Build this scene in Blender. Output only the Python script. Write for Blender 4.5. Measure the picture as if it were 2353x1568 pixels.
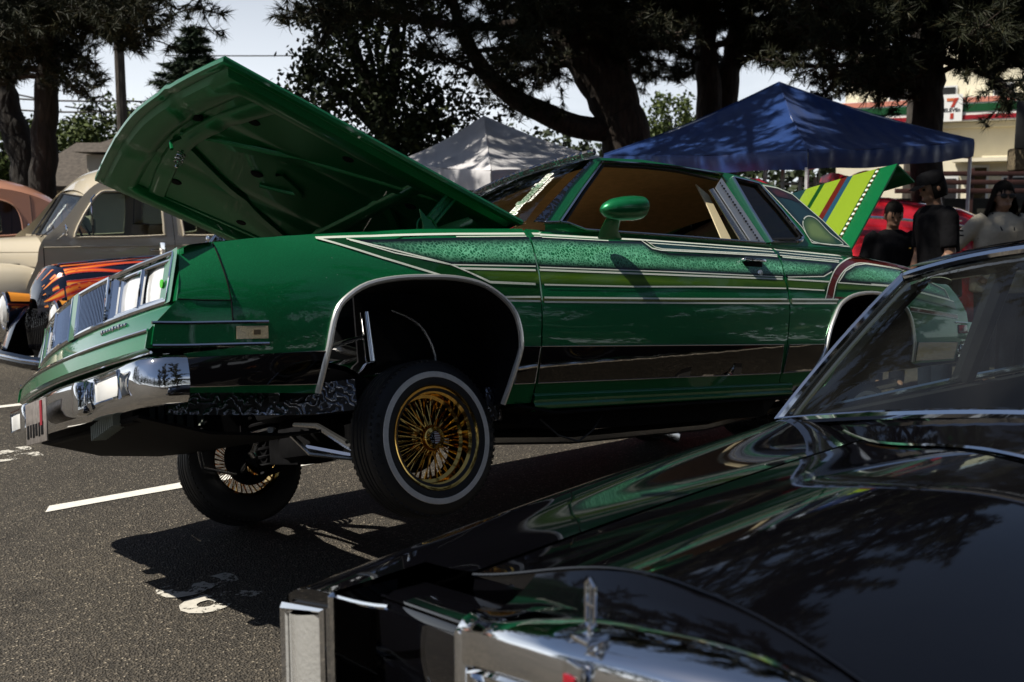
import bpy, bmesh, math, random
import numpy as np
from mathutils import Vector, Matrix, Quaternion, noise
from mathutils.geometry import delaunay_2d_cdt
random.seed(7)
rng = np.random.default_rng(11)
for o in list(bpy.data.objects):
    bpy.data.objects.remove(o)
SC = bpy.context.scene
COL = SC.collection

# ------------------------------------------------------------------ camera
CAM_H, CAM_P, FPX = 1.4345, 0.12201, 2338.17      # metres, radians down, focal length for a 2353 px wide picture
cd = bpy.data.cameras.new('camera')
cam = bpy.data.objects.new('camera', cd)
COL.objects.link(cam)
cam.location = (0, 0, CAM_H)
cam.rotation_euler = (math.pi / 2 - CAM_P, 0, 0)
cd.sensor_width = 36.0
cd.lens = 36.0 * FPX / 2353.0
cd.clip_end = 3000
cd.clip_start = 0.05
cd.dof.use_dof = True
cd.dof.focus_distance = 4.0
cd.dof.aperture_fstop = 5.0
SC.camera = cam

# ------------------------------------------------------------------ sky, sun, exposure
SUN_AZ, SUN_EL = math.radians(-109), math.radians(56)
SUN_DIR = Vector((math.sin(SUN_AZ) * math.cos(SUN_EL), math.cos(SUN_AZ) * math.cos(SUN_EL), math.sin(SUN_EL)))
wd = bpy.data.worlds.new('World')
SC.world = wd
wd.use_nodes = True
wn, wl = wd.node_tree.nodes, wd.node_tree.links
wn.clear()
w_out = wn.new('ShaderNodeOutputWorld')
w_bg = wn.new('ShaderNodeBackground')
w_sky = wn.new('ShaderNodeTexSky')
w_sky.sky_type = 'NISHITA'
w_sky.sun_disc = False
w_sky.sun_elevation = SUN_EL
w_sky.sun_rotation = SUN_AZ % (2 * math.pi)
w_sky.air_density = 0.7
w_sky.dust_density = 0.4
w_sky.altitude = 10
# thin white summer cloud near the horizon, fading out overhead
w_tc = wn.new('ShaderNodeTexCoord')
w_map = wn.new('ShaderNodeMapping'); w_map.inputs['Scale'].default_value = (1.2, 1.2, 3.5)
w_no = wn.new('ShaderNodeTexNoise'); w_no.inputs['Scale'].default_value = 1.6; w_no.inputs['Detail'].default_value = 7; w_no.inputs['Roughness'].default_value = 0.55
w_cr = wn.new('ShaderNodeValToRGB')
w_cr.color_ramp.elements[0].position = 0.36; w_cr.color_ramp.elements[0].color = (0.6, 0.6, 0.6, 1)
w_cr.color_ramp.elements[1].position = 0.60; w_cr.color_ramp.elements[1].color = (1, 1, 1, 1)
w_mx = wn.new('ShaderNodeMixRGB'); w_mx.inputs['Color2'].default_value = (18.5, 19.3, 20.2, 1)
wl.new(w_tc.outputs['Generated'], w_map.inputs['Vector'])
wl.new(w_map.outputs['Vector'], w_no.inputs['Vector'])
wl.new(w_no.outputs['Fac'], w_cr.inputs['Fac'])
w_sep = wn.new('ShaderNodeSeparateXYZ'); wl.new(w_tc.outputs['Generated'], w_sep.inputs[0])
w_el = wn.new('ShaderNodeMapRange'); w_el.inputs['From Min'].default_value = 0.0; w_el.inputs['From Max'].default_value = 0.36; w_el.inputs['To Min'].default_value = 1.0; w_el.inputs['To Max'].default_value = 0.03
wl.new(w_sep.outputs['Z'], w_el.inputs['Value'])
w_ml = wn.new('ShaderNodeMath'); w_ml.operation = 'MULTIPLY'
wl.new(w_cr.outputs['Color'], w_ml.inputs[0]); wl.new(w_el.outputs['Result'], w_ml.inputs[1])
wl.new(w_ml.outputs[0], w_mx.inputs['Fac'])
wl.new(w_sky.outputs['Color'], w_mx.inputs['Color1'])
wl.new(w_mx.outputs['Color'], w_bg.inputs['Color'])
wl.new(w_bg.outputs['Background'], w_out.inputs['Surface'])
w_bg.inputs['Strength'].default_value = 0.05

sd = bpy.data.lights.new('sun', 'SUN')
sd.energy = 5.0
sd.angle = math.radians(0.5)
sd.color = (1.0, 0.94, 0.84)
so = bpy.data.objects.new('sun', sd)
COL.objects.link(so)
so.rotation_euler = SUN_DIR.to_track_quat('Z', 'Y').to_euler()
so.location = (0, 0, 30)
vs = SC.view_settings
vs.view_transform = 'Standard'
vs.look = 'None'
vs.exposure = 0.38
vs.gamma = 1.0
SC.render.engine = 'CYCLES'
SC.render.resolution_x, SC.render.resolution_y = 1024, 682
SC.cycles.max_bounces = 8
SC.cycles.transparent_max_bounces = 12
SC.cycles.caustics_reflective = False
SC.cycles.caustics_refractive = False

# ------------------------------------------------------------------ surveying helpers: sight lines meet real surfaces
CP, SP_ = math.cos(CAM_P), math.sin(CAM_P)
def ray(u, v):
    x, y = (u - 1176.5) / FPX, -(v - 784) / FPX
    return np.array([x, CP + y * SP_, -SP_ + y * CP])
def gnd(u, v, z=0.0):
    d = ray(u, v); t = (z - CAM_H) / d[2]
    return np.array([0, 0, CAM_H]) + t * d
def dep(u, v, d):
    r = ray(u, v)
    return np.array([0, 0, CAM_H]) + r * (d / r[1])
def pose(yaw, pitch=0, roll=0):
    c, s = math.cos(yaw), math.sin(yaw)
    A = np.array([[-c, s, 0], [-s, -c, 0], [0, 0, 1.0]])
    cp, sp = math.cos(pitch), math.sin(pitch)
    P = np.array([[cp, 0, -sp], [0, 1, 0], [sp, 0, cp]])
    cr, sr = math.cos(roll), math.sin(roll)
    Q = np.array([[1, 0, 0], [0, cr, -sr], [0, sr, cr]])
    return A @ P @ Q
def mat4(Rm, T):
    M = Matrix.Identity(4)
    for i in range(3):
        for j in range(3):
            M[i][j] = Rm[i][j]
        M[i][3] = T[i]
    return M

# ------------------------------------------------------------------ mesh building
class MB:
    def __init__(s): s.v = []; s.f = []; s.m = []
    def add(s, v, f, mi=0):
        n = len(s.v)
        s.v += [tuple(map(float, p)) for p in v]
        s.f += [tuple(i + n for i in q) for q in f]
        s.m += [mi] * len(f)
        return s
    def box(s, c, d, R=None, mi=0):
        hx, hy, hz = d[0] / 2, d[1] / 2, d[2] / 2
        v = np.array([(x, y, z) for x in (-hx, hx) for y in (-hy, hy) for z in (-hz, hz)])
        if R is not None: v = v @ np.array(R).T
        v = v + np.array(c)
        return s.add(v, [(0, 1, 3, 2), (4, 6, 7, 5), (0, 4, 5, 1), (2, 3, 7, 6), (0, 2, 6, 4), (1, 5, 7, 3)], mi)
    def cbox(s, c, d, b=0.01, R=None, mi=0):
        bm = bmesh.new(); bmesh.ops.create_cube(bm, size=1)
        for q in bm.verts: q.co = Vector((q.co.x * d[0], q.co.y * d[1], q.co.z * d[2]))
        bmesh.ops.bevel(bm, geom=bm.edges[:], offset=min(b, min(d) * .45), segments=2, affect='EDGES', profile=0.5)
        v = np.array([q.co[:] for q in bm.verts]); bm.verts.index_update()
        f = [tuple(q.index for q in fc.verts) for fc in bm.faces]; bm.free()
        if R is not None: v = v @ np.array(R).T
        return s.add(v + np.array(c), f, mi)
    def tube(s, path, r, n=8, cap=True, mi=0, flat=1.0):
        P = [Vector(p) for p in path]; k = len(P)
        rr = r if hasattr(r, '__len__') else [r] * k
        ring0 = len(s.v); up = None; vs_ = []
        for i in range(k):
            t = (P[min(i + 1, k - 1)] - P[max(i - 1, 0)])
            if t.length < 1e-9: t = Vector((0, 0, 1))
            t.normalize()
            if up is None:
                up = Vector((0, 0, 1)) if abs(t.z) < .9 else Vector((1, 0, 0))
            a = t.cross(up)
            if a.length < 1e-6: a = t.orthogonal()
            a.normalize(); b = a.cross(t).normalized(); up = b
            for j in range(n):
                th = 2 * math.pi * j / n
                vs_.append(P[i] + a * (math.cos(th) * rr[i]) + b * (math.sin(th) * rr[i] * flat))
        f = [(i * n + j, i * n + (j + 1) % n, (i + 1) * n + (j + 1) % n, (i + 1) * n + j) for i in range(k - 1) for j in range(n)]
        if cap: f += [tuple(range(n - 1, -1, -1)), tuple((k - 1) * n + j for j in range(n))]
        return s.add(vs_, f, mi)
    def grid(s, P, mi=0, cu=False, cv=False):
        P = np.asarray(P, float); a, b = P.shape[:2]
        f = [(i * b + j, i * b + (j + 1) % b, ((i + 1) % a) * b + (j + 1) % b, ((i + 1) % a) * b + j)
             for i in range(a if cu else a - 1) for j in range(b if cv else b - 1)]
        return s.add(P.reshape(-1, 3), f, mi)
    def lathe(s, prof, n=48, axis='y', mi=0, closed=False):
        # prof: (radius, height along axis)
        P = []
        for r, h in prof:
            row = []
            for j in range(n):
                t = 2 * math.pi * j / n
                c, q = r * math.cos(t), r * math.sin(t)
                row.append({'y': (c, h, q), 'x': (h, c, q), 'z': (c, q, h)}[axis])
            P.append(row)
        return s.grid(P, mi, cu=closed, cv=True)
    def poly(s, pts, mi=0):
        return s.add(pts, [tuple(range(len(pts)))], mi)
    def ball(s, c, r, n=12, mi=0):
        r = np.array(r if hasattr(r, '__len__') else (r, r, r))
        P = [[np.array(c) + r * (math.sin(math.pi * i / n) * math.cos(2 * math.pi * j / (n * 2)), math.sin(math.pi * i / n) * math.sin(2 * math.pi * j / (n * 2)), math.cos(math.pi * i / n)) for j in range(2 * n)] for i in range(n + 1)]
        return s.grid(P, mi, cv=True)
    def tf(s, M):
        s.v = [tuple(M @ Vector(p)) for p in s.v]; return s
    def build(s, name, mat, parent=None, smooth=30, thick=0, bevel=0, subd=0):
        me = bpy.data.meshes.new(name)
        me.from_pydata(s.v, [], s.f)
        mats = mat if isinstance(mat, (list, tuple)) else [mat]
        for q in mats: me.materials.append(q)
        if len(mats) > 1: me.polygons.foreach_set('material_index', s.m)
        bm = bmesh.new(); bm.from_mesh(me)
        bmesh.ops.remove_doubles(bm, verts=bm.verts, dist=1e-5)
        bmesh.ops.recalc_face_normals(bm, faces=bm.faces)
        bm.to_mesh(me); bm.free()
        o = bpy.data.objects.new(name, me)
        COL.objects.link(o)
        if parent is not None: o.parent = parent
        if smooth:
            me.shade_smooth(); me.set_sharp_from_angle(angle=math.radians(smooth))
        if thick:
            q = o.modifiers.new('thickness', 'SOLIDIFY'); q.thickness = abs(thick); q.offset = -1 if thick > 0 else 1
            q = o.modifiers.new('edges', 'EDGE_SPLIT'); q.split_angle = math.radians(38)
        if bevel:
            q = o.modifiers.new('bevel', 'BEVEL'); q.width = bevel; q.segments = 2; q.limit_method = 'ANGLE'
        if subd:
            q = o.modifiers.new('sub', 'SUBSURF'); q.levels = q.render_levels = subd
        return o

def empty(name, M=None, parent=None):
    o = bpy.data.objects.new(name, None); o.empty_display_size = .2
    COL.objects.link(o)
    if parent is not None: o.parent = parent
    if M is not None: o.matrix_local = M
    return o
def tag(o, label, cat=None, group=None, kind=None):
    if label: o['label'] = label
    if cat: o['category'] = cat
    if group: o['group'] = group
    if kind: o['kind'] = kind
    return o
def copy_tree(o, parent=None):
    c = o.copy(); COL.objects.link(c); c.parent = parent
    for ch in [q for q in o.children if q is not c]: copy_tree(ch, c)
    return c

def inside(pt, poly):
    x, y = pt; r = False; j = len(poly) - 1
    for i in range(len(poly)):
        xi, yi = poly[i]; xj, yj = poly[j]
        if (yi > y) != (yj > y) and x < (xj - xi) * (y - yi) / (yj - yi) + xi: r = not r
        j = i
    return r
def segdist(px, py, poly):
    A = np.array(poly); B = np.roll(A, -1, 0); d = B - A
    t = np.clip(((px - A[:, 0]) * d[:, 0] + (py - A[:, 1]) * d[:, 1]) / np.maximum((d ** 2).sum(1), 1e-12), 0, 1)
    return np.sqrt(((A[:, 0] + t * d[:, 0] - px) ** 2 + (A[:, 1] + t * d[:, 1] - py) ** 2).min())
def resample(poly, step, closed=True):
    out = []
    n = len(poly)
    for i in range(n if closed else n - 1):
        a, b = np.array(poly[i], float), np.array(poly[(i + 1) % n], float)
        k = max(1, int(np.linalg.norm(b - a) / step))
        for j in range(k): out.append(tuple(a + (b - a) * j / k))
    if not closed: out.append(tuple(poly[-1]))
    return out
def tri2d(outline, step):
    o = resample(outline, step)
    xs = [p[0] for p in o]; zs = [p[1] for p in o]
    pts = [Vector(p) for p in o]; n = len(o)
    x = min(xs) + step * .5
    while x < max(xs):
        z = min(zs) + step * .5
        while z < max(zs):
            if inside((x, z), o) and segdist(x, z, o) > step * .4: pts.append(Vector((x, z)))
            z += step
        x += step
    r = delaunay_2d_cdt(pts, [(i, (i + 1) % n) for i in range(n)], [], 1, 1e-5)
    return [(p.x, p.y) for p in r[0]], [tuple(f) for f in r[2]]
def catmull(P, n=8, closed=False):
    P = [np.array(p, float) for p in P]; m = len(P); out = []
    for i in range(m if closed else m - 1):
        p0 = P[(i - 1) % m] if closed or i > 0 else P[0]
        p1, p2 = P[i], P[(i + 1) % m]
        p3 = P[(i + 2) % m] if closed or i + 2 < m else P[-1]
        for j in range(n):
            t = j / n
            out.append(.5 * (2 * p1 + (p2 - p0) * t + (2 * p0 - 5 * p1 + 4 * p2 - p3) * t * t + (3 * p1 - p0 - 3 * p2 + p3) * t ** 3))
    if not closed: out.append(P[-1])
    return out
def text_mesh(name, body, size, mat, parent, M, shear=0, extrude=0.0, width=1.0, weight=0.0, align='CENTER'):
    c = bpy.data.curves.new(name, 'FONT'); c.body = body; c.size = size; c.shear = shear
    c.extrude = extrude; c.align_x = align; c.align_y = 'CENTER'; c.offset = weight; c.resolution_u = 3
    o = bpy.data.objects.new(name, c); COL.objects.link(o)
    dg = bpy.context.evaluated_depsgraph_get()
    me = bpy.data.meshes.new_from_object(o.evaluated_get(dg))
    bpy.data.objects.remove(o); bpy.data.curves.remove(c)
    me.materials.clear(); me.materials.append(mat)
    q = bpy.data.objects.new(name, me); COL.objects.link(q)
    if parent is not None: q.parent = parent
    q.matrix_local = M @ Matrix.Diagonal((width, 1, 1, 1))
    return q

# ------------------------------------------------------------------ materials
def nodes(name):
    m = bpy.data.materials.new(name); m.use_nodes = True
    nt = m.node_tree; b = nt.nodes['Principled BSDF']
    return m, nt, b
def tex(nt, kind, **kw):
    n = nt.nodes.new('ShaderNodeTex' + kind)
    for k, v in kw.items():
        if k in n.inputs: n.inputs[k].default_value = v
        else: setattr(n, k, v)
    return n
def coords(nt, which='Object', scale=None):
    t = nt.nodes.new('ShaderNodeTexCoord')
    if scale is None: return t.outputs[which]
    m = nt.nodes.new('ShaderNodeMapping'); m.inputs['Scale'].default_value = scale
    nt.links.new(t.outputs[which], m.inputs['Vector']); return m.outputs['Vector']
def ramp(nt, fac, stops):
    r = nt.nodes.new('ShaderNodeValToRGB')
    e = r.color_ramp.elements
    f4 = lambda c: c if len(c) == 4 else (*c, 1)
    e[0].position, e[0].color = stops[0][0], f4(stops[0][1])
    e[-1].position, e[-1].color = stops[-1][0], f4(stops[-1][1])
    for p, c in stops[1:-1]:
        q = e.new(p); q.color = f4(c)
    nt.links.new(fac, r.inputs['Fac']); return r.outputs['Color']
def mixc(nt, fac, a, b, mode='MIX'):
    m = nt.nodes.new('ShaderNodeMixRGB'); m.blend_type = mode
    for k, x in (('Fac', fac), ('Color1', a), ('Color2', b)):
        if isinstance(x, (int, float)): m.inputs[k].default_value = x
        elif isinstance(x, tuple): m.inputs[k].default_value = (*x[:3], 1)
        else: nt.links.new(x, m.inputs[k])
    return m.outputs['Color']
def bump(nt, b, h, strength=.2, dist=.01):
    n = nt.nodes.new('ShaderNodeBump'); n.inputs['Strength'].default_value = strength; n.inputs['Distance'].default_value = dist
    nt.links.new(h, n.inputs['Height']); nt.links.new(n.outputs['Normal'], b.inputs['Normal']); return n
def pm(name, col, rough=.5, metal=0.0, coat=0.0, var=0.0, vscale=20, bmp=0.0, bscale=60, spec=.5, bdist=.005, trans=0.0, ior=1.45, emit=None):
    m, nt, b = nodes(name)
    b.inputs['Base Color'].default_value = (*col, 1); b.inputs['Roughness'].default_value = rough
    b.inputs['Metallic'].default_value = metal; b.inputs['Coat Weight'].default_value = coat; b.inputs['Coat Roughness'].default_value = .03
    b.inputs['Specular IOR Level'].default_value = spec
    b.inputs['Transmission Weight'].default_value = trans; b.inputs['IOR'].default_value = ior
    if var:
        t = tex(nt, 'Noise', Scale=vscale, Detail=5.0)
        nt.links.new(coords(nt), t.inputs['Vector'])
        c = ramp(nt, t.outputs['Fac'], [(.3, tuple(x * (1 - var) for x in col)), (.7, tuple(min(1, x * (1 + var)) for x in col))])
        nt.links.new(c, b.inputs['Base Color'])
    if bmp:
        t = tex(nt, 'Noise', Scale=bscale, Detail=4.0)
        nt.links.new(coords(nt), t.inputs['Vector']); bump(nt, b, t.outputs['Fac'], bmp, bdist)
    return m
M = {}
def flake_paint(name, col, rough=.32, metal=.45, dust=.0, coat=1.0):
    m, nt, b = nodes(name)
    co = coords(nt)
    t = tex(nt, 'Noise', Scale=900.0, Detail=1.0); nt.links.new(co, t.inputs['Vector'])
    c = ramp(nt, t.outputs['Fac'], [(.35, tuple(x * .75 for x in col)), (.62, tuple(x * 1.2 for x in col)), (.75, tuple(min(1, x * 2.2 + .02) for x in col))])
    if dust:
        v = tex(nt, 'Voronoi', Scale=42.0); nt.links.new(co, v.inputs['Vector'])
        n2 = tex(nt, 'Noise', Scale=6.0); nt.links.new(co, n2.inputs['Vector'])
        dm = nt.nodes.new('ShaderNodeMath'); dm.operation = 'MULTIPLY'
        a = ramp(nt, v.outputs['Distance'], [(.045, (1, 1, 1)), (.085, (0, 0, 0))])
        g = ramp(nt, n2.outputs['Fac'], [(.48, (0, 0, 0)), (.62, (1, 1, 1))])
        nt.links.new(a, dm.inputs[0]); nt.links.new(g, dm.inputs[1])
        dm2 = nt.nodes.new('ShaderNodeMath'); dm2.operation = 'MULTIPLY'; dm2.inputs[1].default_value = dust
        nt.links.new(dm.outputs[0], dm2.inputs[0])
        c = mixc(nt, dm2.outputs[0], c, (.45, .55, .48))
    nt.links.new(c, b.inputs['Base Color'])
    b.inputs['Metallic'].default_value = metal; b.inputs['Roughness'].default_value = rough
    b.inputs['Coat Weight'].default_value = coat; b.inputs['Coat Roughness'].default_value = .02
    return m
def chrome_mat(name, col=(.86, .87, .89), rough=.04, wav=0.0, wscale=9):
    m, nt, b = nodes(name)
    b.inputs['Base Color'].default_value = (*col, 1); b.inputs['Metallic'].default_value = 1; b.inputs['Roughness'].default_value = rough
    if wav:
        t = tex(nt, 'Noise', Scale=wscale, Detail=2.0); nt.links.new(coords(nt), t.inputs['Vector']); bump(nt, b, t.outputs['Fac'], wav, .02)
    return m
M['green'] = flake_paint('candy_green_paint', (.003, .18, .054), dust=.6)
M['green_dark'] = flake_paint('dark_green_paint', (.004, .075, .012))
M['green_plain'] = flake_paint('green_frame_paint', (.002, .17, .046), rough=.36, coat=.35)
M['teal'] = flake_paint('deep_teal_paint', (.004, .045, .04))
M['lime'] = flake_paint('lime_candy_paint', (.13, .27, .02))
M['lime_bright'] = flake_paint('bright_lime_paint', (.33, .50, .03))
M['gold_band'] = flake_paint('olive_gold_paint', (.16, .19, .05))
M['red_band'] = flake_paint('oxblood_paint', (.15, .015, .008))
M['blue_band'] = flake_paint('steel_blue_paint', (.02, .09, .16))
M['pin'] = pm('white_pinstripe_enamel', (.72, .78, .68), .3, coat=.8)
M['chrome'] = chrome_mat('chrome')
M['chrome_wavy'] = chrome_mat('wavy_polished_trim', (.86, .83, .79), .02, .025, 5)
M['steel'] = chrome_mat('brushed_steel', (.55, .55, .55), .25)
M['gold'] = chrome_mat('gold_plating', (.80, .50, .13), .09)
M['black'] = pm('black_chassis_paint', (.008, .008, .009), .75, var=.3, spec=.12)
M['rubber'] = pm('tyre_rubber', (.018, .018, .019), .55, bmp=.15, bscale=140)
M['gasket'] = pm('black_rubber_seal', (.01, .01, .011), .5)
M['white_rubber'] = pm('whitewall_rubber', (.80, .78, .72), .5, var=.10, vscale=30)
M['black_paint'] = pm('gloss_black_paint', (.002, .002, .0028), .04, coat=.35, spec=.5)
M['glass_dark'] = pm('tinted_glass', (.55, .62, .58), .0, trans=1.0, ior=1.12)
M['beige_trim'] = pm('beige_headliner_cloth', (.62, .44, .25), .85, var=.12, vscale=25)
M['tan_vinyl'] = pm('tan_vinyl', (.26, .16, .085), .5, var=.2, bmp=.1)
M['cream_trim'] = pm('cream_plastic_trim', (.70, .60, .38), .5)
def thin_glass(name, tint=(.8, .88, .84), refl=.10, dusty=0.0):
    m = bpy.data.materials.new(name); m.use_nodes = True; nt = m.node_tree; nt.nodes.clear()
    o = nt.nodes.new('ShaderNodeOutputMaterial'); t = nt.nodes.new('ShaderNodeBsdfTransparent'); g = nt.nodes.new('ShaderNodeBsdfGlossy')
    t.inputs['Color'].default_value = (*tint, 1); g.inputs['Roughness'].default_value = .005; g.inputs['Color'].default_value = (1, 1, 1, 1)
    f = nt.nodes.new('ShaderNodeFresnel'); f.inputs['IOR'].default_value = 1.5
    mx = nt.nodes.new('ShaderNodeMixShader'); nt.links.new(f.outputs[0], mx.inputs[0]); nt.links.new(t.outputs[0], mx.inputs[1]); nt.links.new(g.outputs[0], mx.inputs[2])
    last = mx
    if dusty:
        d = nt.nodes.new('ShaderNodeBsdfDiffuse'); d.inputs['Color'].default_value = (.5, .5, .48, 1)
        n = tex(nt, 'Noise', Scale=3.0, Detail=6.0); nt.links.new(coords(nt), n.inputs['Vector'])
        r = ramp(nt, n.outputs['Fac'], [(.3, (0, 0, 0)), (.8, (dusty, dusty, dusty))])
        m2 = nt.nodes.new('ShaderNodeMixShader'); nt.links.new(r, m2.inputs[0]); nt.links.new(mx.outputs[0], m2.inputs[1]); nt.links.new(d.outputs[0], m2.inputs[2]); last = m2
    nt.links.new(last.outputs[0], o.inputs['Surface'])
    return m
M['glass'] = thin_glass('car_glass', (.62, .70, .64))
M['glass_smoke'] = thin_glass('smoked_car_glass', (.30, .32, .30))
M['glass_lincoln'] = thin_glass('dusty_windscreen_glass', (.46, .53, .49), dusty=.02)
M['lens'] = pm('ribbed_clear_lens', (.85, .85, .82), .12, metal=.6, bmp=.35, bscale=90, coat=1)
# ------------------------------------------------------------------ ground
def asphalt():
    m, nt, b = nodes('worn_asphalt')
    co = coords(nt)
    v = tex(nt, 'Voronoi', Scale=120.0); nt.links.new(co, v.inputs['Vector'])
    n1 = tex(nt, 'Noise', Scale=240.0, Detail=3.0); nt.links.new(co, n1.inputs['Vector'])
    n2 = tex(nt, 'Noise', Scale=.9, Detail=6.0); nt.links.new(co, n2.inputs['Vector'])
    stone = ramp(nt, v.outputs['Color'], [(.0, (.010, .009, .0075)), (.5, (.038, .033, .0265)), (.80, (.105, .090, .070)), (1, (.48, .42, .33))])
    c = mixc(nt, .35, stone, ramp(nt, n1.outputs['Fac'], [(.3, (.012, .011, .010)), (.7, (.10, .09, .075))]))
    c = mixc(nt, .75, c, ramp(nt, n2.outputs['Fac'], [(.25, (.75, .75, .75)), (.75, (1.55, 1.50, 1.40))]), 'MULTIPLY')
    n3 = tex(nt, 'Noise', Scale=2.3, Detail=4.0, Roughness=.6); nt.links.new(co, n3.inputs['Vector'])
    c = mixc(nt, .7, c, ramp(nt, n3.outputs['Fac'], [(.60, (1, 1, 1)), (.70, (.55, .54, .53))]), 'MULTIPLY')
    nt.links.new(c, b.inputs['Base Color']); b.inputs['Roughness'].default_value = .8
    b.inputs['Specular IOR Level'].default_value = .35
    bump(nt, b, v.outputs['Distance'], .9, .012)
    return m
M['asphalt'] = asphalt()
def road_paint(name, col, wear):
    m = bpy.data.materials.new(name); m.use_nodes = True; nt = m.node_tree; b = nt.nodes['Principled BSDF']
    co = coords(nt)
    n = tex(nt, 'Noise', Scale=38.0, Detail=8.0, Roughness=.7); nt.links.new(co, n.inputs['Vector'])
    n2 = tex(nt, 'Noise', Scale=4.0, Detail=3.0); nt.links.new(co, n2.inputs['Vector'])
    c = ramp(nt, n.outputs['Fac'], [(.3, tuple(x * .72 for x in col)), (.7, col)])
    nt.links.new(c, b.inputs['Base Color']); b.inputs['Roughness'].default_value = .7
    s = nt.nodes.new('ShaderNodeMath'); s.operation = 'ADD'; nt.links.new(n.outputs['Fac'], s.inputs[0]); nt.links.new(n2.outputs['Fac'], s.inputs[1])
    a = ramp(nt, s.outputs[0], [(wear - .02, (0, 0, 0)), (wear + .02, (1, 1, 1))])
    nt.links.new(a, b.inputs['Alpha'])
    return m
M['line_paint'] = road_paint('white_line_paint', (.80, .77, .70), .62)
M['stencil_paint'] = road_paint('worn_stencil_paint', (.62, .59, .52), .99)
g = MB().grid([[(x, y, 0) for x in (-600, -40, -12, 0, 12, 40, 600)] for y in (-80, -12, 0, 6, 14, 40, 900)]).build('ground', M['asphalt'], smooth=0)
tag(g, None, kind='structure')
LDIR = np.array([.754, .657]); LNRM = np.array([.657, -.754])
for k, (a, b_) in enumerate([((-2.27, 4.89), 5.4), ((-4.02, 7.46), 5.4), ((-5.6, 9.75), 5.4)]):
    a = np.array(a); w = .052
    pts = []
    for i in range(31):
        t = b_ * i / 30; j = .004 * math.sin(i * 5.1)
        pts.append([(*(a + LDIR * (t - .05 * (i == 0)) + LNRM * (w + j)), .004), (*(a + LDIR * t - LNRM * (w + j)), .004)])
    o = MB().grid(pts).build('parking_line', M['line_paint'], smooth=0); tag(o, None, kind='structure')
for body, p0 in (('35', (-3.06, 6.02)), ('36', (-1.17, 3.74))):
    Mt = Matrix(((LNRM[0], LDIR[0], 0, p0[0]), (LNRM[1], LDIR[1], 0, p0[1]), (0, 0, 1, .0042), (0, 0, 0, 1)))
    o = text_mesh('stall_number', body, .42, M['stencil_paint'], None, Mt, weight=.012, width=.9); tag(o, None, kind='structure')
# ------------------------------------------------------------------ the green lowrider
GR = pose(0.657898, 0.0736045, 0.2424305); GT = np.array([-0.793456, 4.126808, 0.305026])
car = empty('lowrider_coupe', mat4(GR, GT))
tag(car, 'green lowrider coupe with its hood and boot lid open and front wheel lifted', 'car')
def gl(u, v, y):
    o = GR.T @ (np.array([0, 0, CAM_H]) - GT); d = GR.T @ ray(u, v); t = (y - o[1]) / d[1]
    return o + t * d
ZB = np.array([.20, .25, .27, .30, .345, .36, .47, .60, .66, .74, .82, .88, .925, .955, .975, .985])
YB = np.array([.800, .820, .828, .840, .856, .861, .896, .905, .905, .896, .879, .861, .843, .823, .802, .785])
TX = np.array([-4.0, -3.85, -3.2, -2.65, -2.0, -.56, -.06, .3, .69, .86, 1.0]); TZ = np.array([.86, .87, .93, .972, .976, .966, .931, .888, .838, .808, .78])
def Ys(x, z):
    zt = np.interp(x, TX, TZ)
    ze = z if z < .66 else .66 + (z - .66) * (.985 - .66) / (zt - .66)
    y = np.interp(ze, ZB, YB)
    if x > .15 and ze > .66:
        k = min(1, (x - .15) / .45); y = y * (1 - .75 * k) + max(y, .905 - .14 * (ze - .66)) * .75 * k
    if x > .2: y -= .085 * ((x - .2) / .75) ** 2
    if x < -2.9: y -= .05 * ((-2.9 - x) / 1.0) ** 2
    return float(y)
def Yg(x, z): return .842 - (z - .985) * .475
def onsurf(u, v, Y):
    y = .88
    for _ in range(8):
        q = gl(u, v, y); y = .5 * y + .5 * Y(q[0], q[2])
    q = gl(u, v, y); return (q[0], q[2])
def zf(ox, oy, s): return lambda P: [((ox + a / s) / 1.19, (oy + b / s) / 1.19) for a, b in P]
Z4, Z5, Z6, Z7 = zf(1400, 0, 2.24), zf(2000, 0, 2.24), zf(700, 600, 1.845), zf(1400, 500, 2.091)
Z8, Z9, Z2 = zf(900, 400, 3.9217), zf(2050, 600, 2.412), zf(0, 600, 2.24)
def SD(P, Y=Ys): return [onsurf(u, v, Y) for u, v in P]
def spanel(name, outline, mat, Y=Ys, step=.06, off=0.0, thick=.008, parent=car, side=1, smooth=40, attr=False):
    V, F = tri2d(outline, step)
    mb = MB(); mb.add([(x, side * (Y(x, z) + off), z) for x, z in V], F)
    o = mb.build(name, mat, parent, smooth=smooth)
    if thick:
        q = o.modifiers.new('thickness', 'SOLIDIFY'); q.thickness = thick; q.offset = 0 if off else -1
        q = o.modifiers.new('edges', 'EDGE_SPLIT'); q.split_angle = math.radians(38)
    if attr:
        me = o.data; a = me.attributes.new('edge', 'FLOAT', 'POINT'); ol = resample(outline, step)
        a.data.foreach_set('value', [segdist(v.co.x, v.co.z, ol) for v in me.vertices])
    return o
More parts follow.
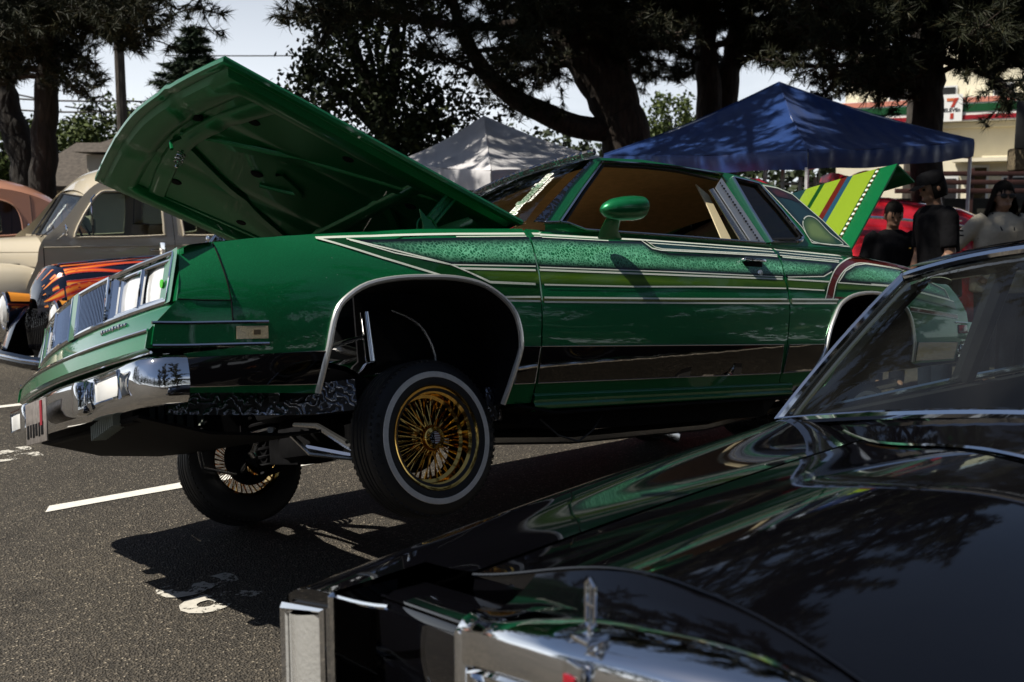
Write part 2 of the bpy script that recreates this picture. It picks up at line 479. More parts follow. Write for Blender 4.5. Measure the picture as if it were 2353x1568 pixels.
# gaps between fender, door and quarter panel
def gapF(z): return -.556 + (.966 - z) * .083
RG = SD(Z7([(1500, 385), (1555, 530), (1590, 680), (1575, 900), (1535, 1100)]))
RGz = [p[1] for p in RG][::-1]; RGx = [p[0] for p in RG][::-1]
def gapR(z): return float(np.interp(z, RGz, RGx))
ARCH_F = [(.420, .328), (.391, .477), (.360, .590), (.311, .645), (.232, .688), (.119, .713), (-.005, .723), (-.133, .724), (-.238, .708), (-.308, .676), (-.376, .618), (-.406, .55), (-.411, .466), (-.385, .369), (-.354, .262)]
ARCH_R = SD(Z9([(440, 1015), (520, 760), (560, 640), (600, 560), (680, 505), (800, 487), (930, 510), (1020, 580), (1060, 660), (1078, 760), (1070, 940)]))
ARCH_F = [tuple(p) for p in catmull(ARCH_F, 3)]; ARCH_R = [tuple(p) for p in catmull(ARCH_R, 3)]
def topl(x0, x1, n=12): return [(x, float(np.interp(x, TX, TZ)) - .004) for x in np.linspace(x0, x1, n)]
G = .004
fz = np.linspace(.262, .955, 8)
fender = topl(.735, gapF(.96) + G) + [(gapF(z) + G, z) for z in fz[::-1]] + ARCH_F[::-1] + [(.85, .349), (.852, .465), (.70, .48), (.70, .566), (.712, .626), (.735, .82)]
door = [(gapF(z) - G, z) for z in fz[::-1]] + [(gapR(.285) + G, .283)] + [(gapR(z) + G, z) for z in np.linspace(.3, .965, 9)] + topl(gapR(.97) + .03, gapF(.96) - .02)
door = door[:len(fz)] + [(x, .266 + (x + .5) * -.01) for x in (-.9, -1.4)] + door[len(fz):]
quarter = [(gapR(z) - G, z) for z in np.linspace(.968, .3, 9)] + [(-2.16, .277)] + ARCH_R + [(ARCH_R[-1][0] - .02, .37), (-3.62, .385), (-3.66, .49), (-3.80, .50), (-3.79, .66), (-3.70, .885)] + topl(-3.70, gapR(.97) - G)
for sd_ in (1, -1):
    tg = 'fender', 'door', 'quarter_panel'
    for nm, ol in zip(tg, (fender, door, quarter)):
        spanel(nm, ol, M['green'], side=sd_)
M['bright_trim'] = pm('bright_anodised_trim', (.80, .80, .78), .28, metal=.75)
# wheel-arch mouldings
def yline(P, Y=Ys, off=0.0, side=1): return [(x, side * (Y(x, z) + off), z) for x, z in P]
for P in (ARCH_F, ARCH_R):
    for s in (1, -1):
        MB().tube(yline(P, off=.004, side=s), .0105, 8).build('arch_moulding', M['bright_trim'], car)
# wheel houses (dark liners)
for P, x0 in ((ARCH_F, -.0), (ARCH_R, -2.75)):
    for s in (1, -1):
        rows = []
        for y in (.0, -.12, -.30):
            rows.append([(x, s * (Ys(x, z) - .012 + y), z + .0) for x, z in P])
        MB().grid(rows).build('wheel_house', M['black'], car)
        MB().box((x0 - (.16 if x0 > -1 else 0), s * .56, .50), (.52 if x0 > -1 else .86, .01, .52)).build('inner_fender', M['black'], car, smooth=0)

for s in (1, -1):
    for P in ([(.733, .824), (.718, .72), (.708, .626), (.706, .564)], [(.708, .628), (.79, .629), (.868, .632)]):
        MB().tube([(x, s * (Ys(min(x, .85), z) + .0035), z) for x, z in resample(P, .03, False)], .0024, 5).build('panel_seam', M['black'], car)
    MB().grid([[(x, s * (Ys(x, zt - .004) * (1 - k) + .735 * k), zt - .004 + .010 * math.sin(math.pi * k * .6)) for k in (0, .15, .5, 1)] + [(x, s * .73, zt - .05)] for x, zt in [(x, float(np.interp(x, TX, TZ))) for x in np.linspace(.80, -.55, 16)]]).build('fender_top', M['green'], car, smooth=50)
# ---- bright lower trim and rocker
def strip_poly(x0, x1, zb0, zb1, zt0, zt1): return [(x0, zb0), (x1, zb1), (x1, zt1), (x0, zt0)]
TRIM = [strip_poly(.846, .405, .366, .357, .452, .462), [(-.395, .335), (gapF(.33) + .008, .335), (gapF(.47) + .008, .472), (-.413, .472)],
        strip_poly(gapF(.33) - .008, gapR(.34) + .01, .335, .342, .472, .474), [(gapR(.34) - .012, .343), (-2.245, .349), (-2.29, .40), (-2.335, .474), (gapR(.47) - .012, .474)],
        [(ARCH_R[-1][0] - .03, .385), (-3.60, .395), (-3.63, .485), (ARCH_R[-1][0] - .035, .482)]]
for P in TRIM:
    spanel('lower_trim', P, M['chrome_wavy'], off=.005, thick=0)
    spanel('lower_trim', P, M['chrome_wavy'], off=.005, thick=0, side=-1)
    MB().tube(yline(P + P[:1], off=.005), .0022, 4).build('trim_edge', M['steel'], car)
for s in (1, -1):
    rows = []
    for x in np.linspace(-.50, -2.10, 14):
        rows.append([(x, s * (Ys(x, .30) + a), z) for a, z in ((-.004, .300), (.004, .287), (.002, .272), (-.006, .262), (.000, .25), (-.01, .235), (-.04, .228), (-.08, .24))])
    MB().grid(rows).build('rocker_panel', M['green'], car)

# ---- painted graphics on the flank
def lace():
    m, nt, b = nodes('lace_panel_paint')
    co = coords(nt, 'Object', (1, 0.0, 1))
    w = tex(nt, 'Noise', Scale=26.0, Detail=1.0); nt.links.new(co, w.inputs['Vector'])
    va = nt.nodes.new('ShaderNodeVectorMath'); va.operation = 'MULTIPLY_ADD'; va.inputs[1].default_value = (.018, .0, .018)
    nt.links.new(w.outputs['Color'], va.inputs[0]); nt.links.new(co, va.inputs[2])
    v1 = tex(nt, 'Voronoi', Scale=24.0); nt.links.new(va.outputs[0], v1.inputs['Vector'])
    def math_(op, a, bb=None):
        n = nt.nodes.new('ShaderNodeMath'); n.operation = op
        for i, q in enumerate((a, bb)):
            if q is None: continue
            if isinstance(q, (int, float)): n.inputs[i].default_value = q
            else: nt.links.new(q, n.inputs[i])
        return n.outputs[0]
    rings = math_('SINE', math_('MULTIPLY', v1.outputs['Distance'], 330.0))
    v2 = tex(nt, 'Voronoi', Scale=75.0, feature='DISTANCE_TO_EDGE'); nt.links.new(va.outputs[0], v2.inputs['Vector'])
    net = ramp(nt, v2.outputs['Distance'], [(.05, (1, 1, 1)), (.16, (0, 0, 0))])
    pet = ramp(nt, rings, [(.35, (0, 0, 0)), (.75, (1, 1, 1))])
    core = ramp(nt, v1.outputs['Distance'], [(.016, (1, 1, 1)), (.026, (0, 0, 0))])
    far = ramp(nt, v1.outputs['Distance'], [(.45, (1, 1, 1)), (.62, (0, 0, 0))])
    f = mixc(nt, far, net, mixc(nt, .55, pet, net))
    col = mixc(nt, f, (.008, .15, .06), (.22, .68, .40))
    at = nt.nodes.new('ShaderNodeAttribute'); at.attribute_name = 'edge'
    ed = ramp(nt, at.outputs['Fac'], [(.008, (0, 0, 0)), (.042, (1, 1, 1))])
    nt.links.new(mixc(nt, ed, (.002, .004, .006), col), b.inputs['Base Color'])
    b.inputs['Roughness'].default_value = .35; b.inputs['Coat Weight'].default_value = 1; b.inputs['Coat Roughness'].default_value = .02
    return m
M['lace'] = lace()
def fade_paint(name, mid, edge, w=.03):
    m, nt, b = nodes(name)
    at = nt.nodes.new('ShaderNodeAttribute'); at.attribute_name = 'edge'
    nt.links.new(ramp(nt, at.outputs['Fac'], [(.0, edge), (w, mid)]), b.inputs['Base Color'])
    b.inputs['Roughness'].default_value = .35; b.inputs['Metallic'].default_value = .3
    b.inputs['Coat Weight'].default_value = 1; b.inputs['Coat Roughness'].default_value = .02
    return m
M['lime_fade'] = fade_paint('lime_fade_paint', (.12, .24, .015), (.012, .07, .008), .028)
M['sail_fade'] = fade_paint('pale_green_fade_paint', (.22, .33, .10), (.01, .07, .02), .05)
M['sail_blue'] = fade_paint('teal_fade_paint', (.012, .055, .065), (.003, .018, .02), .05)
M['sail_red'] = fade_paint('rose_fade_paint', (.16, .03, .03), (.03, .012, .012), .04)
def clip_half(P, a, n):
    out = []
    for i in range(len(P)):
        p, q = np.array(P[i]), np.array(P[(i + 1) % len(P)])
        dp, dq = np.dot(p - a, n), np.dot(q - a, n)
        if dp >= 0: out.append(tuple(p))
        if (dp >= 0) != (dq >= 0): out.append(tuple(p + (q - p) * dp / (dp - dq)))
    return out
def split_gaps(P):
    pieces = [P]
    for gap in (gapF, gapR):
        nxt = []
        for Q in pieces:
            xs = [p[0] for p in Q]; zm = np.mean([p[1] for p in Q])
            gx = gap(zm)
            if min(xs) < gx < max(xs):
                z1, z2 = min(p[1] for p in Q), max(p[1] for p in Q)
                a = np.array((gap(z1), z1)); b_ = np.array((gap(z2 + .01), z2 + .01)); t = (b_ - a) / np.linalg.norm(b_ - a)
                n = np.array((abs(t[1]), -t[0] * np.sign(t[1])))
                nxt.append(clip_half(Q, a + n * .0045, n)); nxt.append(clip_half(Q, a - n * .0045, -n))
            else: nxt.append(Q)
        pieces = nxt
    return [q for q in pieces if len(q) >= 3]
def graphic(name, P, mat, off=.0012, attr=False, step=.035):
    ol = resample(P, .03)
    for Q in split_gaps(P):
        V, F = tri2d(Q, step)
        o = MB().add([(x, Ys(x, z) + off, z) for x, z in V], F).build(name, mat, car, smooth=40)
        if attr:
            a = o.data.attributes.new('edge', 'FLOAT', 'POINT')
            a.data.foreach_set('value', [segdist(v.co.x, v.co.z, ol) for v in o.data.vertices])
def pin(P, w=.005, off=.0026, Y=Ys, mat='pin', name='pinstripe', gaps=True):
    P = resample([tuple(q) for q in P], .02, False)
    runs = [[]]
    for i, q in enumerate(P):
        if gaps and any(abs(q[0] - gap(q[1])) < .006 for gap in (gapF, gapR)):
            if runs[-1]: runs.append([])
            continue
        if runs[-1] and gaps and any((runs[-1][-1][0] - gap(q[1])) * (q[0] - gap(q[1])) < 0 for gap in (gapF, gapR)): runs.append([])
        runs[-1].append(q)
    for r in runs:
        if len(r) < 2: continue
        A = np.array(r); t = np.gradient(A, axis=0); t /= np.linalg.norm(t, axis=1)[:, None] + 1e-9
        n = np.stack([-t[:, 1], t[:, 0]], 1) * w * .72
        MB().grid([[(x, Y(x, z) + off, z) for x, z in (a + b_, a - b_)] for a, b_ in zip(A, n)]).build(name, M[mat], car, smooth=40)
topA = SD(Z6([(300, 93), (700, 80), (1000, 74), (1430, 73)]))
topB = SD(Z7([(160, 297), (540, 318), (740, 326), (1100, 350), (1470, 378), (1880, 418)]))
TOPL = topA + topB[0:]
lt = SD(Z6([(470, 104), (700, 100), (1000, 93), (1430, 90)])) + SD(Z7([(200, 312), (530, 332), (740, 338), (790, 372), (900, 402), (1470, 424), (1868, 462)]))
lb = SD(Z6([(470, 104), (700, 170), (985, 230), (1430, 238)])) + SD(Z7([(160, 484), (900, 510), (1560, 540), (1780, 537), (1828, 508), (1868, 462)]))
graphic('lace_panel', lt + lb[1:-1][::-1], M['lace'], attr=True, step=.02)
dkA = SD(Z6([(300, 93), (640, 195), (970, 295)])); dkB = SD(Z6([(455, 98), (985, 230), (1060, 262), (1180, 320), (1430, 330)]))
graphic('dark_green_stripe', [dkA[0], SD(Z6([(455, 98)]))[0]] + dkB[1:] + SD(Z6([(1430, 380), (1235, 385), (1180, 340), (1100, 312), (1000, 297)])) + [dkA[2], dkA[1]], M['green_dark'], off=.0008)
lmT = SD(Z6([(1030, 248), (1430, 258)])) + SD(Z7([(160, 499), (900, 527), (1560, 552), (1818, 567)]))
lmB = SD(Z6([(1060, 262), (1180, 316), (1430, 327)])) + SD(Z7([(160, 583), (700, 595), (1100, 595), (1580, 605), (1785, 616)]))
graphic('lime_stripe', lmT + lmB[::-1], M['lime_fade'], off=.0016, attr=True, step=.025)
gdT = SD(Z6([(1240, 393), (1430, 392)])) + SD(Z7([(160, 657), (1000, 664), (1585, 666), (1865, 668)]))
gdB = SD(Z6([(1250, 411), (1430, 414)])) + SD(Z7([(160, 682), (1000, 689), (1585, 690), (1855, 690)]))
graphic('gold_stripe', gdT + gdB[::-1], M['gold_band'])
tlT = SD(Z7([(770, 332), (1100, 356), (1470, 384), (1880, 425)])); tlB = SD(Z7([(850, 380), (1100, 392), (1470, 412), (1865, 448)]))
graphic('teal_stripe', tlT + tlB[::-1], M['teal'], off=.0017)
pin(TOPL, .0065); pin([(x, z - .0125) for x, z in TOPL[2:6]], .0028)
pin(dkA, .0055); pin(dkB, .004); pin(lb[:-1], .0035); pin(lmT, .0055); pin(lmB, .0045); pin(gdT, .005); pin(gdB, .005)
pin(SD(Z7([(740, 332), (800, 375), (850, 386), (1100, 398), (1470, 418), (1868, 455)])), .0045); pin(SD(Z7([(765, 332), (815, 368), (860, 379), (1470, 410), (1868, 446)])), .003)
pin([(x, z - .012) for x, z in tlT], .003)
# rear quarter
ro = SD(Z9([(495, 530), (520, 430), (560, 335), (620, 275), (690, 252), (850, 275), (1010, 310)])); ri = SD(Z9([(545, 530), (570, 420), (620, 340), (680, 300), (740, 288), (860, 303), (1000, 325)]))
ro, ri = [tuple(q) for q in catmull(ro, 4)], [tuple(q) for q in catmull(ri, 4)]
ext = lambda P: P + [(-3.68, P[-1][1] - (3.68 + P[-1][0]) * .12)]
graphic('oxblood_arc_stripe', ext(ro) + ext(ri)[::-1], M['red_band'], off=.002)
l2 = SD(Z9([(585, 412), (630, 342), (690, 304), (760, 294), (860, 308), (990, 330)])) + [(-3.62, .80), (-3.62, .735)] + SD(Z9([(960, 440), (800, 428)]))
graphic('lace_panel', l2, M['lace'], attr=True, step=.02)
g2 = SD(Z9([(578, 418), (800, 434), (960, 446)])) + [(-3.66, .725), (-3.66, .68)] + SD(Z9([(900, 480), (760, 470), (560, 466)]))
graphic('lime_stripe', g2, M['lime_fade'], off=.0016, attr=True, step=.025)
g3 = SD(Z9([(556, 512), (600, 512), (640, 520), (560, 530)]))
graphic('oxblood_stripe', g3, M['red_band'])
graphic('oxblood_stripe', [(-3.13, .672), (-3.66, .640), (-3.66, .625), (-3.13, .655)], M['red_band'])
for P in (ext(ro), ext(ri), l2, g2[:4]): pin(P, .004)
pin([(-3.13, .676), (-3.66, .643)], .004); pin([(-3.13, .652), (-3.66, .622)], .004)

# ---- front end
def nose(y, x0, x1): return x1 - (x1 - x0) * abs(y / .80) ** 2.0
ys = np.linspace(-.83, .83, 35)
def fr(y, a):
    # stations of the front profile: T upper lip, B under lamps, S ledge, P strip
    return {'R': (nose(y, .742, .80), .826), 'T0': (nose(y, .82, .905), .812), 'T': (nose(y, .838, .925), .800), 'T2': (nose(y, .839, .926), .782),
            'B2': (nose(y, .868, .947), .642), 'B': (nose(y, .872, .951), .628), 'S0': (nose(y, .945, 1.012), .552), 'S': (nose(y, .962, 1.03), .535), 'S2': (nose(y, .966, 1.034), .515),
            'P': (nose(y, .972, 1.04), .482), 'P2': (nose(y, .955, 1.02), .470), 'P3': (nose(y, .90, .96), .466)}[a]
hp = MB()
def fpt_(y, t, s):
    a, b_ = fr(y, 'B'), fr(y, 'T'); return (b_[0] * t + a[0] * (1 - t) + .003, s * y, b_[1] * t + a[1] * (1 - t))
def squeeze(y, k): return y * (1 if abs(y) < .8 else 1)
hp.grid([[(fr(y, k)[0], y * .985, fr(y, k)[1]) for k in ('R', 'T0', 'T', 'T2')] for y in ys])
hp.grid([[(fr(y, k)[0], y * 1.0, fr(y, k)[1]) for k in ('B2', 'B', 'S0', 'S', 'S2', 'P', 'P2', 'P3')] for y in ys])
hp.build('front_panel', M['green'], car, smooth=35)
sidehead = [(.735, .822), (.80, .816), (.838, .800), (.868, .642), (.872, .628), (.945, .552), (.962, .535), (.972, .482), (.592, .484), (.592, .558), (.706, .562), (.706, .626), (.728, .80)]
YN = lambda x, z: min(Ys(min(x, .85), z), .835 + (0.97 - x) * .25)
for s in (1, -1):
    spanel('front_panel_side', sidehead, M['green'], Y=lambda x, z: YN(x, z) + .003, side=s)
    MB().grid([[(fr(.72, k)[0] - dx, s * (.72 + .105 * j / 3), fr(.72, k)[1]) for k, dx in (('T', .0), ('T2', 0), ('B2', 0), ('B', 0))] for j in range(4)]).build('lamp_surround', M['green'], car)
    MB().grid([[fpt_(.775, t, s), tuple((np.array(fpt_(.775, t, s)) + np.array(q)) / 2 + np.array((.004, 0, 0))), q] for t in np.linspace(0, 1, 6) for q in [(lambda x, z: (x, s * (YN(x, z) + .003), z))(.872 - .034 * t, .628 + .172 * t)]]).build('lamp_corner', M['green'], car)
    # side rub strip with marker lamp
    rub = [(.60, .492), (.955, .492), (.945, .552), (.60, .552)]
    spanel('rub_strip', rub, M['green'], Y=lambda x, z: YN(x, z) + .014, thick=.016, side=s)
    for zz in (.556, .487):
        MB().tube([(x, s * (YN(x, zz) + .019), zz) for x in np.linspace(.60, .955, 10)], .0055, 6).build('rub_strip_trim', M['chrome'], car)
    ml = [(.604, .503), (.703, .503), (.703, .543), (.604, .543)]
    mk_ = spanel('side_marker_lamp', ml, pm('cream_marker_lens', (.55, .47, .30), .25, coat=1, bmp=.3, bscale=200), Y=lambda x, z: YN(x, z) + .024, thick=.008, side=s)
    spanel('marker_bulb', [(.63, .515), (.652, .515), (.652, .530), (.63, .530)], pm('dark_bulb', (.12, .09, .05), .3), Y=lambda x, z: YN(x, z) + .029, thick=.003, side=s, parent=mk_)
for nm, k in (('ledge_trim', 'S'), ('strip_trim', 'P2')):
    MB().tube([(fr(y, k)[0] + .003, y, fr(y, k)[1] + (.003 if k == 'S' else 0)) for y in ys], .005, 6).build(nm, M['chrome'], car)
# dark recess behind grilles and lamps
MB().grid([[(fr(y, k)[0] - .035, y * .97, fr(y, k)[1]) for k in ('T', 'B')] for y in ys[1:-1]]).build('grille_recess', M['black'], car)
M['headlight_glass'] = pm('clear_headlight_glass', (.95, .95, .93), .15, metal=.3, coat=1, bmp=.2, bscale=70)
def fpt(y, t, d=0.0):   # point on the lamp plane: y across, t 0 bottom..1 top
    a, b_ = fr(y, 'B'), fr(y, 'T')
    return (b_[0] * t + a[0] * (1 - t) + d, y, b_[1] * t + a[1] * (1 - t))
def fframe(name, y0, y1, t0, t1, r, mat, d=0.006, parent=car):
    P = [fpt(y0, t0, d), fpt((y0 + y1) / 2, t0, d), fpt(y1, t0, d), fpt(y1, (t0 + t1) / 2, d), fpt(y1, t1, d), fpt((y0 + y1) / 2, t1, d), fpt(y0, t1, d), fpt(y0, (t0 + t1) / 2, d), fpt(y0, t0, d)]
    return MB().tube(P, r, 6).build(name, mat, parent)
for s in (1, -1):
    a, b_ = sorted((s * .045, s * .345))
    gr = fframe('grille', a, b_, .05, .95, .010, M['chrome'])
    nb = 19; bar = None
    for i in range(nb):
        y = a + (b_ - a) * (i + .5) / nb
        mb = MB()
        mb.grid([[(*np.add(fpt(y, t, 0), (dx, dy, 0)),) for dx, dy in ((-.012, -.0028), (.004, -.0022), (.006, 0), (.004, .0022), (-.012, .0028))] for t in (.06, .94)])
        mb.build('grille_bar', M['chrome'], gr)
    MB().grid([[fpt(y, t, -.014) for y in (a, b_)] for t in (.05, .95)]).build('grille_backing', M['black'], gr)
    # blank chrome divider and lamp bezel
    c0, c1 = sorted((s * .352, s * .415))
    MB().grid([[fpt(y, t, .004 - .02 * (abs(y) > .39)) for y in np.linspace(c0, c1, 4)] for t in (.05, .95)]).build('lamp_divider', M['chrome'], car)
    e0, e1 = sorted((s * .35, s * .785))
    bz = fframe('headlight_bezel', e0, e1, .045, .955, .009, M['chrome'])
    MB().grid([[fpt(y, t, -.020) for y in np.linspace(e0, e1, 8)] for t in (.05, .95)]).build('bezel_backing', M['steel'], bz)
    for cy in (.50, .685):
        y0, y1 = s * cy - .085, s * cy + .085
        hl = MB().grid([[fpt(y, t, -.004 - .02 * (1 - math.cos((y - s * cy) / .085)) - .03 * abs(t - .47) ** 2) for y in np.linspace(y0, y1, 9)] for t in np.linspace(.12, .84, 7)]).build('headlight', M['headlight_glass'], car)
        fframe('headlight_rim', y0, y1, .12, .84, .006, M['chrome'], 0.0, hl)
MB().grid([[fpt(y, t, .012) for y in (-.04, -.02, .02, .04)] for t in (0, .3, .7, 1)]).build('grille_centre', M['green'], car)
# badge and a green dot on the outer lamp
dm = MB().lathe([(0, .0), (.014, 0), (.014, .004), (0, .005)], 16, 'x'); p0 = fpt(.735, .42, .004)
dm.tf(Matrix.Translation(p0)).build('green_lamp_sticker', pm('lime_sticker', (.08, .55, .03), .4), car)
for i in range(9):
    yy = .40 + i * .022; q = (fr(yy, 'B')[0] + .034, yy, .594)
    MB().cbox(q, (.012, .017, .012 + .006 * (i in (0, 4, 6))), .004).build('script_badge', M['chrome'], car)
# bumper
plan = [(.855, .868), (.905, .868), (.945, .855), (.975, .82), (.995, .75), (1.005, .5), (1.02, .25), (1.03, 0)]
plan = plan + [(x, -y) for x, y in plan[:-1][::-1]]
plan = [tuple(p) for p in catmull(plan, 4)]
prof = [(-.075, .462), (-.02, .458), (-.004, .448), (0, .43), (.006, .40), (.006, .37), (0, .345), (-.006, .328), (-.02, .316), (-.075, .312)]
rows = []
for i, (x, y) in enumerate(plan):
    t = np.subtract(plan[min(i + 1, len(plan) - 1)], plan[max(i - 1, 0)]); t = t / np.linalg.norm(t); n = np.array((-t[1], t[0]))
    if n[0] < 0 and abs(y) < .8: n = -n
    if abs(y) >= .8: n = n if n[1] * y > 0 or n[0] > .5 else -n
    rows.append([(x + n[0] * d, y + n[1] * d, z) for d, z in prof])
MB().grid(rows).build('front_bumper', M['chrome'], car, smooth=50)
M['fog_lens'] = pm('white_parking_lens', (.95, .95, .92), .35, coat=.5, bmp=.15, bscale=160)
for s in (1, -1):
    lp = MB().cbox((1.002, s * .60, .388), (.03, .235, .072), .008).build('parking_lamp', M['fog_lens'], car)
    lp.rotation_euler = (0, 0, 0)
    P = [(1.018 - .0 * k, s * .60 + dy, .388 + dz) for k, (dy, dz) in enumerate(((-.12, -.04), (.12, -.04), (.12, .04), (-.12, .04), (-.12, -.04)))]
    MB().tube(P, .007, 6).build('lamp_rim', M['chrome'], lp)
    MB().cbox((1.03, s * .37, .380), (.06, .075, .115), .02).build('bumper_guard', M['chrome'], car)
pl = MB().cbox((1.062, -.12, .345), (.006, .305, .155), .002).build('licence_plate', pm('dull_plate', (.30, .27, .25), .4, metal=.4, var=.3, vscale=40), car)
MB().box((1.0665, -.03, .372), (.003, .03, .09)).build('plate_sticker', pm('red_sticker', (.30, .015, .03), .4), pl, smooth=0)
for i, (h_, w_) in enumerate(((.05, .03), (.046, .022), (.05, .026), (.044, .03), (.05, .02), (.047, .032))):
    MB().cbox((1.066, -.235 + i * .042, .315 + .002 * (i % 2)), (.002, w_, h_), .001).build('plate_mark', M['black'], pl)
MB().cbox((.90, 0, .33), (.06, 1.1, .10), .01).build('bumper_bar', M['black'], car)
# radiator and chassis front
rad = MB().box((.62, 0, .50), (.05, .9, .52)).build('radiator', M['black'], car, smooth=0)
for i in range(9): MB().box((.648, -.4 + i * .1, .42), (.006, .05, .30)).build('radiator_fin', pm('grey_fin', (.30, .34, .30), .6) if i == 0 else bpy.data.materials['grey_fin'], rad, smooth=0)
for i in range(12): MB().box((.93, .18 + i * .022, .275 + i * .003), (.05, .012, .05)).build('air_dam_fin', bpy.data.materials['grey_fin'], rad, smooth=0)
MB().grid([[(x, y, z) for y in (-.62, -.3, .3, .62)] for x, z in ((.93, .30), (.70, .235), (.45, .215), (.30, .22))]).build('splash_pan', M['black'], car, thick=.01)
def rail(P, w, h, name, mat):
    mb = MB()
    rows = [[(x, y + a, z + b_) for a, b_ in ((-w, -h), (w, -h), (w, h), (-w, h))] for x, y, z in P]
    mb.grid(rows, cv=True); mb.poly(rows[0]); mb.poly(rows[-1]); return mb.build(name, mat, car, smooth=20)
def engraved():
    m, nt, b = nodes('engraved_chrome')
    co = coords(nt)
    w = tex(nt, 'Noise', Scale=9.0); nt.links.new(co, w.inputs['Vector'])
    v = tex(nt, 'Wave', Scale=11.0, Distortion=16.0, Detail=2.0, wave_type='RINGS'); v.inputs['Detail Scale'].default_value = 1.6; nt.links.new(co, v.inputs['Vector'])
    c = ramp(nt, v.outputs['Fac'], [(.40, (.07, .07, .075)), (.58, (.30, .31, .36))])
    nt.links.new(c, b.inputs['Base Color']); b.inputs['Metallic'].default_value = 1
    nt.links.new(ramp(nt, v.outputs['Fac'], [(.42, (.5, .5, .5)), (.52, (.12, .12, .12))]), b.inputs['Roughness'])
    bump(nt, b, v.outputs['Fac'], .35, .004)
    return m
M['engraved'] = engraved()
for s in (1, -1):
    rail([(.80, s * .50, .36), (.45, s * .52, .34), (.30, s * .60, .33), (.18, s * .66, .335)], .012, .055, 'frame_horn', M['engraved'])
    rail([(.18, s * .63, .34), (-.18, s * .60, .34), (-.42, s * .66, .25), (-.8, s * .70, .20), (-2.0, s * .70, .20), (-2.35, s * .55, .32), (-3.5, s * .5, .42)], .035, .05, 'frame_rail', M['black'])
    MB().cbox((-.36, s * .76, .27), (.07, .012, .13), .004).build('body_mount_plate', M['engraved'], car)
rail([(.02, -.6, .20), (.02, 0, .17), (.02, .6, .20)], .09, .06, 'front_crossmember', M['black'])
MB().cbox((-.15, 0, .22), (.55, .32, .18), .05).build('oil_pan', M['black'], car)
MB().cbox((-.2, 0, .50), (.75, .55, .40), .05).build('engine_block', M['black'], car)
MB().lathe([(0, .0), (.2, 0), (.2, .05), (.17, .07), (0, .075)], 28, 'z').tf(Matrix.Translation((-.05, 0, .74))).build('air_cleaner', M['chrome'], car)
# floor and underbody
MB().grid([[(x, y, z) for y in (-.84, -.3, .3, .84)] for x, z in ((-.42, .26), (-.6, .225), (-2.15, .235), (-2.35, .36), (-3.0, .42), (-3.7, .40))]).build('floor_pan', M['black'], car, thick=.01)
MB().tube([(-.4, .25, .17), (-1.2, .22, .13), (-2.1, .25, .14), (-2.5, .4, .2), (-3.6, .45, .3)], .03, 8).build('exhaust_pipe', M['steel'], car)
MB().tube([(-.55, .80, .20), (-.62, .82, .13), (-.72, .82, .10), (-.82, .80, .14), (-.9, .78, .2)], .004, 5).build('hanging_cable', M['rubber'], car)
MB().box((-.50, 0, .62), (.02, 1.5, .66)).build('firewall', M['black'], car, smooth=0)
MB().box((.66, 0, .66), (.02, 1.34, .22)).build('radiator_support', M['black'], car, smooth=0)

for k, (P, r, mt) in enumerate((([(.36, .50, .62), (.22, .52, .56), (.12, .50, .52), (.0, .48, .50)], .018, 'steel'), ([(.38, .46, .55), (.25, .44, .50), (.10, .46, .47)], .012, 'rubber'), ([(.33, .55, .48), (.18, .58, .53), (.06, .60, .56)], .009, 'steel'), ([(.40, .40, .66), (.28, .42, .60), (.20, .40, .50), (.16, .42, .44)], .022, 'rubber'), ([(.02, .52, .62), (-.10, .50, .58), (-.2, .54, .50)], .008, 'chrome'), ([(-.05, .58, .66), (-.16, .60, .60), (-.22, .60, .48), (-.20, .60, .36)], .007, 'steel'))):
    MB().tube(catmull(P, 4), r, 8).build('engine_hose' if mt == 'rubber' else 'engine_pipe', M[mt], car)
for k in range(4):
    MB().lathe([(0, .012), (.02, .012), (.024, 0), (.018, -.02)], 12, 'y').tf(Matrix.Translation((.37 - .05 * k, .52 + .01 * (k % 2), .52 + .035 * (k % 2)))).build('accessory_pulley', M['steel'], car)
# ---- open hood
HO, HE, HN = np.array([-.60, 0, 1.01]), np.array([.932, 0, .363]), np.array([-.363, 0, .932])
def hp3(s, y, h): return HO + HE * s + HN * h + np.array([0, y, 0])
hood = empty('hood', Matrix.Identity(4), car)
HL = lambda y: 1.318 + .075 * (1 - (abs(y) / .75) ** 1.6)
crown = lambda y, s: .028 * (1 - (y / .75) ** 2) + .012 * max(0, 1 - abs(abs(y) - .30) / .05) * (s > .1)
yy_ = np.linspace(-.75, .75, 31); ss_ = np.linspace(0, 1, 16)
rows = [[hp3(t * HL(y), y, crown(y, t)) for y in yy_] for t in ss_]
def rim(h, inset):
    out = []
    for y in yy_[::-1]: out.append(hp3(HL(y) - inset, y * (1 - inset / .75), crown(y, 1) + h))
    return out
mb = MB().grid(rows)
edge = [(0, j) for j in range(31)] + [(i, 30) for i in range(1, 16)] + [(15, j) for j in range(29, -1, -1)] + [(i, 0) for i in range(14, 0, -1)]
par = []
for i, j in edge:
    t, y = ss_[i], yy_[j]; par.append((t * HL(y), y, crown(y, t)))
def ring_(h, k):
    out = []
    for s, y, c in par:
        cs = .66; out.append(hp3(cs + (s - cs) * (1 - k / .66), y * (1 - k / .75), c + h))
    return out
mb.grid([ring_(0, 0), ring_(-.010, -.004), ring_(-.022, 0), ring_(-.026, .012), ring_(-.020, .03)], cv=True)
mb.build('hood_skin', M['green'], hood, smooth=35)
inner = MB()
inner.grid([ring_(-.020, .03), ring_(-.040, .045), ring_(-.044, .07), ring_(-.044, .115), ring_(-.036, .13), ring_(-.012, .15)], cv=True)
inner.build('hood_inner_frame', M['green_plain'], hood, smooth=40)
